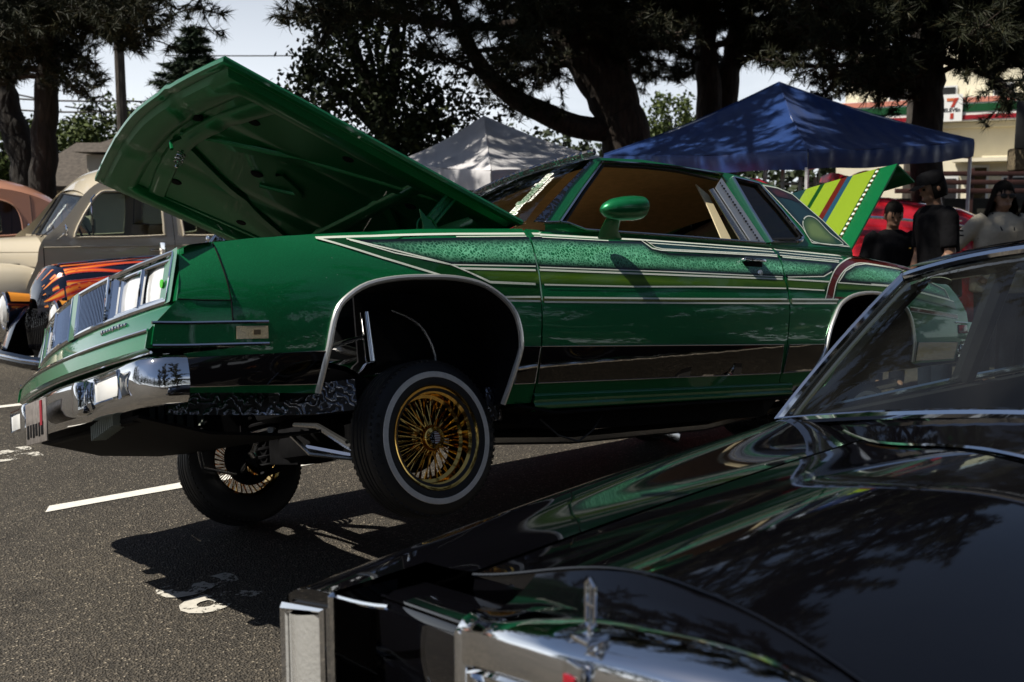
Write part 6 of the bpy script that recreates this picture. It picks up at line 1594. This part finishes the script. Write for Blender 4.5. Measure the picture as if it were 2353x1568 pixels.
# conifer at left
def fir(name, label, base, H, R0):
    root = empty(name, Matrix.Translation(base)); tag(root, label, 'tree')
    MB().tube([(0, 0, 0), (0, 0, H)], [.22, .03], 8).build('trunk', M['bark_dark'], root)
    C, D = [], []; bb = MB()
    z = H * .18
    while z < H - .15:
        r = R0 * (1 - z / H) ** .8 + .12
        for k in range(13):
            a = rng.uniform(0, 2 * math.pi); L = r * rng.uniform(.7, 1.15); e = np.array((math.cos(a) * L, math.sin(a) * L, z - .18 * L + .25 * L))
            P = [np.array((0, 0, z)), e * .6 + np.array((0, 0, z * .4 - .08 * L)), e]
            bb.tube(P, [.03, .018, .006], 4, cap=False)
            n = max(3, int(L / .10))
            for j in range(n):
                t = (j + .6) / n; q = P[0] * (1 - t) + e * t + np.array((0, 0, -.06 * L * math.sin(math.pi * t)))
                for s in (-1, 1):
                    sd_ = unit(np.cross(e - P[0], (0, 0, 1))) * s
                    C.append(q + sd_ * .08); D.append(unit(unit(e - P[0]) * .8 + sd_ * .9 + np.array((0, 0, -.15))))
        z += .26
    bb.build('branches', M['bark_dark'], root)
    V, F = tufts(np.array(C), np.array(D), 14, .30, .045, .7); fast_mesh('crown', V, F, M['fir'], root)
pf = dep(455, 497, 30)
fir('fir_tree', 'pointed dark fir tree standing behind the raised hood', (pf[0], 30, 0), CAM_H + (497 - 72) / FPX * 30, 2.7)
# far treeline closing the view
tl = []
for i in range(60):
    x = -62 + i * 2.2 + rng.normal() * .4; d = 66 + rng.normal() * 3; h = 4.2 + 1.5 * rng.random() + (1.5 if x < -20 else 0)
    m = 420; c = np.array((x, d, h * .5)); tl.append(c + unit(rng.normal(size=(m, 3))) * rng.uniform(.3, 1, (m, 1)) * np.array((2.2, 1.5, h * .55)))
V, F = leaves(np.concatenate(tl), .55, 1.2)
o = fast_mesh('distant_treeline', V, F, M['leaves_dark'], None); tag(o, 'distant line of dark green trees along the horizon', 'treeline', kind='stuff')

for i, (x, y, lab) in enumerate([(3.2, -7.5, 'pine behind the photographer, mirrored in the black saloon windscreen'), (-1.0, -11.0, 'tall pine behind the photographer, mirrored in the chrome shell'), (8.0, -4.0, 'pine to the right of the black saloon, mirrored in its bonnet'), (10.5, 3.5, 'pine beside the black saloon beyond the right edge'), (12.5, 7.5, 'unseen pine added beyond the right edge to darken the green door')]):  # last pine is out of view, added to darken the door's reflection
    b_ = np.array((x, y, 0.))
    pine('pine_tree', lab, b_, [([(0, 0, -.1), (.1, 0, 3), (-.1, .2, 6), (.1, 0, 11)], .28, .08)], [(0, .18, .98, 46, (1.6, 3.8), (0, 360), .1)], tu=(16, .30, .034))
tl = []
for i in range(70):
    a = math.radians(100 + 340 * i / 70 * .75 + 40); d = 34 + rng.normal() * 3
    if not (math.cos(a) * d > -60): continue
    x, y, h = d * math.cos(a), d * math.sin(a), 9.5 + 3 * rng.random()  # belt is out of view, made tall to block the bright horizon
    if y > 10: continue
    m = 420; tl.append(np.array((x, y, h * .5)) + unit(rng.normal(size=(m, 3))) * rng.uniform(.3, 1, (m, 1)) * np.array((2.2, 2.2, h * .55)))
V, F = leaves(np.concatenate(tl), .6, 1.2)
o = fast_mesh('distant_treeline', V, F, M['leaves_dark'], None); tag(o, 'unseen belt of dark trees added behind the photographer to block horizon light', 'treeline', kind='stuff')
# ------------------------------------------------------------------ utility pole, wires, buildings
M['pole_wood'] = bark('weathered_pole_wood', (.055, .045, .036), (.10, .085, .07), 5)
M['wire'] = pm('black_cable', (.02, .02, .02), .6)
def upole(u, d, H, label, cross=True, r=.13):
    x = dep(u, 497, d)[0]; root = empty('utility_pole', Matrix.Translation((x, d, 0))); tag(root, label, 'pole')
    MB().tube([(0, 0, 0), (0, 0, H)], [r * 1.15, r * .85], 10).build('shaft', M['pole_wood'], root)
    if cross:
        MB().cbox((0, -.12, H - .5), (2.2, .10, .12), .02).build('crossarm', M['pole_wood'], root)
        for k in (-1, -.5, .5, 1): MB().lathe([(.02, 0), (.04, .03), (.03, .09), (0, .11)], 10, 'z').tf(Matrix.Translation((k, -.12, H - .44))).build('insulator', pm('grey_porcelain', (.3, .3, .3), .3) if 'grey_porcelain' not in bpy.data.materials else bpy.data.materials['grey_porcelain'], root)
    return (x, d, H)
upole(291, 26, 8.6, 'tall wooden utility pole at left rising behind the vintage saloons', r=.125)
upole(2092, 30, 8.0, 'wooden utility pole beside the right pine in front of the shop', r=.24)
for i, (p, q, sag) in enumerate([((-30, 222, 26), (291, 232, 26), .05), ((291, 232, 26), (900, 226, 40), .2), ((-30, 246, 26), (291, 254, 26), .08), ((291, 254, 26), (600, 262, 40), .1), ((150, 245, 30), (420, 284, 38), .0), ((200, 272, 30), (420, 300, 38), .05), ((380, 128, 38), (1100, 122, 42), .05), ((380, 230, 38), (1100, 214, 44), .05), ((-20, 205, 30), (90, 228, 26), .0), ((1440, 120, 40), (1640, 150, 42), .1), ((1440, 165, 40), (1640, 160, 42), .1)]):
    a, b_ = dep(*p), dep(*q)
    o = MB().tube([a * (1 - t) + b_ * t - np.array((0, 0, sag * 4 * t * (1 - t))) for t in np.linspace(0, 1, 14)], .022, 4).build('overhead_wire', M['wire'])
    tag(o, ['lower left overhead wire left of the utility pole', 'wire from the utility pole running behind the hood', 'second wire left of the utility pole', 'second wire right of the utility pole', 'slanting wire descending past the utility pole', 'lowest slanting wire right of the left pine', 'highest thin wire crossing the pale sky beside the fir', 'thin wire crossing the sky just above the hood', 'short slanting wire beside the leaning pine', 'upper wire between the forked and twin pines', 'lower wire between the forked and twin pines'][i], 'wire', None)
# small house at left
M['shingle'] = pm('grey_shingles', (.075, .062, .05), .85, var=.35, vscale=12, bmp=.6, bscale=40)
M['stucco'] = pm('cream_stucco', (.62, .57, .46), .85, var=.08, vscale=3, bmp=.2, bscale=60)
def house(label, M4, L, D, H, ridge):
    c = empty('house', M4); tag(c, label, 'house')
    MB().box((0, 0, H / 2), (L, D, H)).build('wall', M['stucco'], c, smooth=0)
    e = .5
    mb = MB(); mb.grid([[(x, -D / 2 - e, H - .1), (x * .75, 0, H + ridge), (x, D / 2 + e, H - .1)] for x in (-L / 2 - e, L / 2 + e)]); mb.add([(-L / 2 - e, -D / 2 - e, H - .1), (-(L / 2 + e) * .75, 0, H + ridge), (-L / 2 - e, D / 2 + e, H - .1)], [(0, 1, 2)]); mb.add([(L / 2 + e, -D / 2 - e, H - .1), ((L / 2 + e) * .75, 0, H + ridge), (L / 2 + e, D / 2 + e, H - .1)], [(0, 1, 2)])
    rf = mb.build('roof', M['shingle'], c, smooth=0, thick=.12)
    for x in (-L * .25, L * .25):
        w = MB().cbox((x, -D / 2 - .01, H * .55), (1.1, .06, 1.0), .02).build('window', M['white_metal'], c)
        MB().box((x, -D / 2 - .045, H * .55), (.95, .02, .85)).build('pane', M['gasket'], w, smooth=0)
    return c
hx = dep(375, 497, 25)
hs_ = house('grey roofed house behind the beige saloon at left', mat4(pose(math.radians(0)), (hx[0], 25, 0)) @ Matrix.Rotation(math.radians(180), 4, 'Z'), 4.4, 3.4, 2.2, 1.0)
vx = dep(213, 375, 24.2)
MB().box((vx[0] - hx[0], -.9, 2.45), (.13, .13, .75)).build('green_post', pm('pale_green_paint', (.30, .55, .20), .5), hs_, smooth=0)  # upper end of a pale green post, added on the roof slope
chx = dep(262, 360, 23.4)
tw = empty('roof_turret', Matrix.Translation((chx[0], 23.6, 0))); tag(tw, 'small square roof turret beside the raised hood', 'turret')
MB().box((0, 0, 1.3), (1.0, 1.0, 3.0)).build('wall', M['stucco'], tw, smooth=0)
MB().add([(-.72, -.72, 2.85), (.72, -.72, 2.85), (.72, .72, 2.85), (-.72, .72, 2.85), (0, 0, 3.22)], [(0, 1, 4), (1, 2, 4), (2, 3, 4), (3, 0, 4), (0, 3, 2, 1)]).build('roof', M['shingle'], tw, smooth=0)
# convenience store
sx = dep(2250, 497, 40)
st_ = empty('convenience_store', mat4(np.array([[math.cos(.5), math.sin(.5), 0], [-math.sin(.5), math.cos(.5), 0], [0, 0, 1]]), (sx[0], 40, 0)))
tag(st_, 'cream convenience store with green and red fascia stripes', 'building')
def bx(name, c, d, mat, parent=st_): return MB().box(c, d).build(name, mat, parent, smooth=0)
pz = lambda v, d=40: CAM_H + (497 - v) / FPX * d
M['cream_wall'] = pm('cream_store_wall', (.74, .68, .52), .8, var=.05, vscale=2)
bx('wall', (1.5, 2, 2.6), (14, 4, 5.2), M['cream_wall'])
bx('upper_storey', (-1.0, 2.6, 6.2), (8.5, 5, 3.6), M['cream_wall'])
for x in (-3.2, -1.4, .6):
    w = bx('window', (x, .06, 5.9), (.75, .08, 1.2), M['white_metal']); bx('pane', (x, .0, 5.9), (.62, .06, 1.05), M['gasket'], w)
fz0, fz1 = pz(285), pz(232)
fas = bx('fascia', (1.5, -.35, (fz0 + fz1) / 2), (14.2, .6, fz1 - fz0), pm('white_fascia', (.80, .78, .72), .5))
for nm, a, b2, col in (('orange_band', .76, .97, (.62, .24, .17)), ('green_band', .38, .70, (.006, .07, .02)), ('red_band', .06, .24, (.30, .012, .02))):
    bx(nm, (1.5, -.665, fz0 + (fz1 - fz0) * (a + b2) / 2), (14.2, .02, (fz1 - fz0) * (b2 - a)), pm(nm + '_panel', col, .4), fas)
sgx = dep(2224, 258, 39)[0] - sx[0]
sg = bx('sign_panel', (sgx, -.74, (fz0 + fz1) / 2 + .05), (.72, .10, (fz1 - fz0) * 1.12), pm('white_sign', (.85, .85, .82), .4))
SR = pm('sign_red', (.45, .05, .03), .4); SG = pm('sign_black', (.03, .03, .03), .4); SO = pm('sign_orange', (.60, .16, .06), .4)
zc = (fz0 + fz1) / 2 + .05; hh = (fz1 - fz0) * .5
def sp_(name, P, mat): MB().add([(sgx + x, -.795, zc + z) for x, z in P], [tuple(range(len(P)))]).build(name, mat, sg, smooth=0, thick=.01)
sp_('numeral_bar', [(-.20, .80 * hh), (.08, .80 * hh), (.02, .55 * hh), (-.20, .55 * hh)], SO)
sp_('numeral_stroke', [(.08, .80 * hh), (.22, .80 * hh), (.12, .35 * hh), (.06, .05 * hh), (-.06, .05 * hh), (.0, .35 * hh)], SR)
sp_('numeral_foot', [(-.06, -.45 * hh), (.06, -.45 * hh), (.06, -.92 * hh), (-.06, -.92 * hh)], SR)
text_mesh('sign_lettering', 'ELEVEn', .19, SG, sg, Matrix.Translation((sgx, -.80, zc - .2 * hh)) @ Matrix.Rotation(math.pi / 2, 4, 'X'), weight=.006)
bx('soffit_board', (1.5, -.1, fz0 - .12), (14, .3, .2), M['cream_wall'])  # cream board below the fascia
ds = dep(2255, 360, 40)[0] - sx[0]
dr = bx('door', (ds, -.06, 1.7), (.62, .12, 3.4), M['white_metal']); bx('door_glass', (ds, -.13, 1.7), (.46, .04, 3.2), pm('bronze_glass', (.05, .035, .015), .1, coat=1), dr)
for u in (2180, 2330):
    xx = dep(u, 360, 40)[0] - sx[0]; w = bx('window', (xx, -.06, 2.2), (1.0, .1, 1.6), M['white_metal']); bx('pane', (xx, -.13, 2.2), (.85, .05, 1.4), M['gasket'], w)
bx('awning', (1.6, -.5, pz(372)), (5.2, .9, .14), M['cream_wall'])
# rail fence in front of the store
rf = empty('rail_fence', Matrix.Translation((dep(2250, 497, 24)[0], 24, 0))); tag(rf, 'dark brown horizontal rail fence in front of the store', 'fence')
M['brown_wood'] = pm('dark_brown_timber', (.055, .022, .018), .6, var=.3, vscale=8)
for z in (2.42, 2.22, 2.02): MB().cbox((0.2, 0, z), (4.4, .06, .11), .01).build('rail', M['brown_wood'], rf)
for x in (-1.1, -.2, .7, 1.6): MB().cbox((x, .05, 1.3), (.09, .09, 2.5), .01).build('post', M['brown_wood'], rf)
MB().cbox((.2, .1, .95), (4.4, .1, 1.8), .02).build('planter_wall', pm('dark_planter', (.03, .028, .02), .8, var=.3), rf)
# back of a traffic sign at the right edge
sgn = empty('traffic_sign', Matrix.Translation((dep(2345, 497, 12)[0], 12, 0))); tag(sgn, 'dark back of a tall sign at the right edge', 'sign')
zt, zb = pz(240, 12), pz(346, 12)
MB().cbox((.06, 0, (zt + zb) / 2), (.36, .03, zt - zb), .03).build('sign_plate', pm('dark_sign_back', (.03, .03, .03), .6), sgn)
MB().tube([(.1, .03, 0), (.1, .03, zt)], .03, 8).build('post', M['steel'], sgn)
bn = MB().cbox((dep(2335, 497, 13)[0] + .1, 13, pz(370, 13)), (.42, .25, .28), .03).build('wicker_basket', pm('tan_wicker', (.20, .16, .10), .9, var=.4, vscale=40, bmp=.8, bscale=50)); tag(bn, 'tan wicker basket below the dark sign at the right edge', 'basket')
ant = empty('roof_aerial', Matrix.Translation((dep(1877, 497, 45)[0], 45, 0))); tag(ant, 'thin aerial mast above the blue gazebo', 'aerial')
MB().tube([(0, 0, 0), (.1, 0, pz(130, 45))], .03, 5).build('mast', M['wire'], ant)
for k in range(5): MB().tube([(.0, 0, pz(150 + 14 * k, 45)), (.35, 0, pz(150 + 14 * k, 45))], .02, 4).build('rung', M['wire'], ant)
# ------------------------------------------------------------------ people
M['skin'] = pm('skin', (.25, .14, .09), .5, var=.08, vscale=30)
M['skin_tan'] = pm('tanned_skin', (.22, .12, .075), .5, var=.1, vscale=30)
M['hair'] = pm('black_hair', (.007, .006, .005), .75, bmp=.4, bscale=160, spec=.12)
M['tattoo'] = pm('tattooed_skin', (.20, .115, .078), .5, var=.75, vscale=38)
def cloth(name, col, sc=14): return pm(name, col, .95, var=.22, vscale=6, bmp=.3, bscale=sc, bdist=.03, spec=.08)
M['black_cloth'] = cloth('black_cotton', (.007, .007, .008)); M['beige_cloth'] = cloth('sand_linen', (.42, .38, .30)); M['pale_cloth'] = cloth('pale_mint_cotton', (.60, .64, .60)); M['denim'] = cloth('dark_denim', (.02, .025, .035)); M['grey_cloth'] = cloth('grey_cotton', (.10, .10, .10))
def rings(L, n=16):
    """L: (x, y, z, half depth x, half width y) stations -> loft rows"""
    return [[(x + hx * math.cos(a), y + hy * math.sin(a), z) for a in np.linspace(0, 2 * math.pi, n + 1)[:-1]] for x, y, z, hx, hy in L]
def closed(mb, L, n=16):
    r = rings(L, n); mb.grid(r, cv=True); mb.poly(r[0]); mb.poly(r[-1])
def remesh(o, v):
    m = o.modifiers.new('join', 'REMESH'); m.mode = 'VOXEL'; m.voxel_size = v; m.use_smooth_shade = True
    m = o.modifiers.new('smooth', 'SMOOTH'); m.factor = .5; m.iterations = 3
def person(label, pos, facing, H, arms, top, bottom, skin, hair, sleeve=.55, lean=0., head_tilt=0., head_yaw=0., extras=None, fat=1.0, armskin=None):
    k = H / 1.75
    root = empty('person', Matrix.Translation(pos) @ Matrix.Rotation(facing, 4, 'Z') @ Matrix.Scale(k, 4)); tag(root, label, 'person')
    def lx(z): return lean * max(0, z - .95) / .5
    # body: one continuous figure
    b = MB()
    closed(b, [(0, 0, .90, .10 * fat, .15 * fat), (0, 0, 1.0, .11 * fat, .16 * fat), (lx(1.15), 0, 1.15, .11 * fat, .15 * fat), (lx(1.3), 0, 1.30, .12 * fat, .17 * fat), (lx(1.40), 0, 1.40, .10, .18), (lx(1.45), 0, 1.46, .06, .11)])
    hx_ = lx(1.5); b.tube([(hx_ - .01, 0, 1.40), (hx_ + .005, 0, 1.50), (hx_ + .02, 0, 1.57)], [.065, .055, .055], 12)
    HC = Vector((hx_ + .025, 0, 1.60))
    hm = Matrix.Translation(HC) @ Matrix.Rotation(head_yaw, 4, 'Z') @ Matrix.Rotation(head_tilt, 4, 'Y')
    hd = MB(); hd.ball((0, 0, .02), (.095, .076, .105), 12); hd.ball((.025, 0, -.055), (.062, .056, .055), 10)
    hd.add([(.088, -.012, -.03), (.088, .012, -.03), (.115, 0, -.025), (.09, 0, .02), (.09, 0, -.035)], [(0, 2, 3), (1, 3, 2), (0, 4, 2), (4, 1, 2), (0, 3, 1), (0, 1, 4)])
    hd.ball((.088, 0, -.065), (.012, .024, .009), 8)
    for s in (1, -1): hd.ball((-.005, s * .077, -.005), (.022, .010, .032), 8)
    hd.tf(hm); b.add(hd.v, hd.f)
    sl = MB()
    for s, (el, wr) in zip((1, -1), arms):
        sh = Vector((lx(1.40), s * .185, 1.39)); el, wr = Vector(el), Vector(wr); el.y *= s; wr.y *= s
        b.tube([sh, sh.lerp(el, .5), el, el.lerp(wr, .35), wr], [.052, .047, .040, .040, .028], 12)
        b.ball(sh, .056, 8)
        sl.tube([sh + Vector((0, -s * .05, .02)), sh, sh.lerp(el, sleeve), sh.lerp(el, sleeve + .12)], [.075, .072, .066, .064], 14)
        d = (wr - el).normalized(); n = d.orthogonal().normalized() if abs(d.x) > .9 else Vector((1, 0, 0)).cross(d).normalized(); q = d.cross(n)
        pc = wr + d * .05; b.tube([wr, pc, wr + d * .09], [.026, .036, .034], 10, flat=.6)
        for j, (off, L) in enumerate(((-.026, .062), (-.009, .075), (.009, .072), (.025, .058))):
            p0 = wr + d * .085 + n * off; b.tube([p0, p0 + d * L * .5, p0 + d * L + q * .018], [.0095, .009, .007], 6)
        b.tube([wr + d * .03 + n * .03, wr + d * .06 + n * .05, wr + d * .09 + n * .055], [.011, .010, .008], 6)
        if armskin is not None and s == armskin[0]:
            MB().tube([el.lerp(wr, .02), el.lerp(wr, .35), el.lerp(wr, .93)], [.0425, .043, .031], 14, cap=False).build('tattoo_sleeve', armskin[1], root)
    tr = MB()
    for s in (1, -1):
        b.tube([(0, s * .09, .92), (.01, s * .10, .50), (-.01, s * .10, .08)], [.085, .058, .042], 12); b.ball((.05, s * .10, .045), (.12, .042, .04), 8)
        tr.tube([(0, s * .085, .96), (.01, s * .095, .75), (.01, s * .10, .50), (-.005, s * .10, .05)], [.105 * fat, .095, .078, .072], 14)
        MB().grid(rings([(.045, s * .10, .0, .135, .05), (.045, s * .10, .03, .138, .052), (.03, s * .10, .06, .12, .048), (-.02, s * .10, .10, .06, .045)]), cv=True).build('shoe', M['black_cloth'], root)
    body = b.build('body', skin, root); remesh(body, .0095)
    closed(tr, [(0, 0, .84, .10 * fat, .16 * fat), (0, 0, .92, .115 * fat, .165 * fat), (0, 0, 1.0, .115 * fat, .16 * fat)])
    o = tr.build('trousers', bottom, root); remesh(o, .016)
    closed(sl, [(-.005, 0, .80, .135 * fat, .19 * fat), (0, 0, .90, .138 * fat, .188 * fat), (lx(1.05), 0, 1.05, .135 * fat, .175 * fat), (lx(1.2), 0, 1.20, .135 * fat, .178 * fat), (lx(1.32), 0, 1.32, .14 * fat, .195), (lx(1.40), 0, 1.40, .115, .195), (lx(1.45), 0, 1.455, .075, .12), (lx(1.48), 0, 1.48, .066, .078)])
    o = sl.build('shirt', top, root); remesh(o, .014)
    for nm, mat, mb in hair(hm): mb.tf(hm).build(nm, mat, root, smooth=60)
    eyes = MB()
    for s in (1, -1): MB().ball((.082, s * .032, .012), (.010, .014, .008), 6).tf(hm).build('eye', M['hair'], root)
    if extras:
        for nm, mat, mb in extras(hm, lx): mb.build(nm, mat, root, smooth=60)
    return root
def cap_hair(hm):
    c = MB(); c.grid([[((.100 - .0) * r * math.cos(a), .084 * r * math.sin(a), z) for a in np.linspace(0, 2 * math.pi, 25)[:-1]] for r, z in ((1.02, .040), (1.03, .06), (1.0, .085), (.88, .112), (.55, .126), (.05, .130))], cv=True)
    br = MB(); br.grid([[(.085 + .085 * q, y * (1 - .25 * q * q), .052 - .02 * q - 1.2 * y * y) for y in np.linspace(-.075, .075, 9)] for q in np.linspace(0, 1, 5)])
    hr = MB(); hr.grid([[(.099 * r * math.cos(a) - .006, .082 * r * math.sin(a), z) for a in np.linspace(math.radians(62), math.radians(298), 17)] for r, z in ((1.0, .05), (1.03, .0), (.99, -.045), (.9, -.075))])
    return [('cap_crown', M['black_cloth'], c), ('cap_brim', M['black_cloth'], br), ('hair', M['hair'], hr)]
def strands(n, lmin, lmax, seed, flare=.0, fringe=.055):
    hr = MB(); rr = random.Random(seed)
    hr.grid([[(.097 * r * math.cos(a) - .008, .079 * r * math.sin(a), z) for a in np.linspace(0, 2 * math.pi, 21)[:-1]] for r, z in ((1.0, .06), (.98, .085), (.80, .115), (.45, .128), (.05, .131))], cv=True)
    for i in range(n):
        a = rr.uniform(0, 2 * math.pi); face = math.cos(a) > .42
        L = rr.uniform(lmin, lmax) if not face else rr.uniform(.02, .05); w = rr.uniform(.004, .009); th0 = rr.uniform(.05, 1.1); P = []
        for k in range(8):
            t = k / 7; arc = th0 + t * (L / .10 + (1.35 - th0) * (0 if L > .12 else .3))
            th = min(arc, 1.45); drop = max(0, arc - 1.45) * .10
            rj = 1.03 + .05 * math.sin(i * 1.7) + .02 * math.sin(6 * t + i)
            x, y, z = .100 * math.sin(th) * math.cos(a) * rj - .010, .082 * math.sin(th) * math.sin(a) * rj * (1 + flare * drop * 4), .020 + .115 * math.cos(th) * rj - drop
            P.append((x - .15 * drop * (1 if not face else 0) * .3, y + .008 * math.sin(i + 5 * t) * min(1, drop * 8), z))
        sx_, sy_ = -math.sin(a) * w, math.cos(a) * w
        hr.grid([[(x + sx_ * (1 - .7 * (j / 7)), y + sy_ * (1 - .7 * (j / 7)), z), (x - sx_ * (1 - .7 * (j / 7)), y - sy_ * (1 - .7 * (j / 7)), z)] for j, (x, y, z) in enumerate(P)])
    return hr
def short_hair(hm): return [('hair', M['hair'], strands(260, .05, .11, 5))]
def long_hair(hm): return [('hair', M['hair'], strands(420, .26, .44, 9, flare=.9))]
def shades(hm, lx):
    out = []
    for s in (1, -1): out.append(('sunglass_lens', M['gasket'], MB().ball((.093, s * .034, .010), (.012, .030, .022), 8).tf(hm)))
    out.append(('sunglass_frame', M['gasket'], MB().tube([(-.01, .082, .012), (.088, .066, .018), (.104, 0, .020), (.088, -.066, .018), (-.01, -.082, .012)], .004, 5).tf(hm)))
    ly = MB().tube([(lx(1.46) + .03, .085, 1.47), (lx(1.35) + .15, .05, 1.33), (lx(1.2) + .145, .0, 1.12), (lx(1.35) + .15, -.05, 1.33), (lx(1.46) + .03, -.085, 1.47)], .008, 5)
    out.append(('lanyard', M['gasket'], ly)); out.append(('lanyard_badge', M['gasket'], MB().cbox((lx(1.1) + .15, 0, 1.07), (.006, .05, .08), .002)))
    return out
def chain(hm, lx):
    return [('neck_chain', M['steel'], MB().tube([(lx(1.46) + .04, .07, 1.46), (lx(1.35) + .14, .03, 1.34), (lx(1.3) + .147, 0, 1.27), (lx(1.35) + .14, -.03, 1.34), (lx(1.46) + .04, -.07, 1.46)], .006, 5)), ('pendant', M['steel'], MB().lathe([(0, .006), (.03, .005), (.03, -.005), (0, -.006)], 16, 'x').tf(Matrix.Translation((lx(1.27) + .152, 0, 1.25)))), ('shirt_badge', M['gold'], MB().cbox((lx(1.3) + .135, .10, 1.31), (.004, .07, .012), .001))]
def print_back(hm, lx):
    return [('shirt_print', M['grey_cloth'], MB().cbox((lx(1.28) - .137, .0 + .02 * k, 1.36 - .035 * k), (.004, .20 - .02 * k, .012), .001)) for k in range(4)]
P_ = lambda u, d: (dep(u, 497, d)[0], d, 0)
hang = (((.03, .26, 1.12), (.10, .25, .88)),) * 2
person('man in black T-shirt and black cap with tattooed arm, looking down into the boot', P_(2166, 7.8), math.radians(186), 1.80, (((.06, .24, 1.12), (.20, .20, .88)), ((.03, .26, 1.12), (.10, .25, .88))), M['black_cloth'], M['denim'], M['skin_tan'], cap_hair, sleeve=.72, lean=.06, head_tilt=math.radians(18), extras=print_back, armskin=(1, M['tattoo']), fat=1.05)
person('person in black shirt with silver chain, face hidden behind the raised boot lid', P_(2052, 8.5), math.radians(-95), 1.57, hang, M['black_cloth'], M['black_cloth'], M['skin_tan'], short_hair, sleeve=.8, extras=chain, fat=1.25, head_tilt=math.radians(15))
person('woman with sunglasses and lanyard in sand shirt, hand on hip', P_(2300, 8.6), math.radians(-92), 1.74, (((-.02, .30, 1.12), (.08, .26, .90)), ((-.06, .40, 1.14), (.06, .24, .98))), M['beige_cloth'], M['denim'], M['skin'], long_hair, sleeve=.85, extras=shades, fat=1.2)
person('person in pale printed T-shirt cut off by the right edge', P_(2378, 8.9), math.radians(-120), 1.70, hang, M['pale_cloth'], M['denim'], M['skin'], long_hair, sleeve=.7, fat=1.2)
person('dark-haired person standing far back in front of the red car', P_(1938, 13.0), math.radians(-60), 1.95, hang, M['black_cloth'], M['denim'], M['skin'], short_hair, sleeve=.7)
for k, (u, d, lab, mt) in enumerate(((165, 15.5, 'person in white shirt seen through the beige saloon window', 'pale_cloth'), (195, 16.5, 'second person seen through the beige saloon window', 'beige_cloth'))):
    person(lab, P_(u, d), math.radians(-70 - 60 * k), 1.72, hang, M[mt], M['denim'], M['skin'], short_hair)
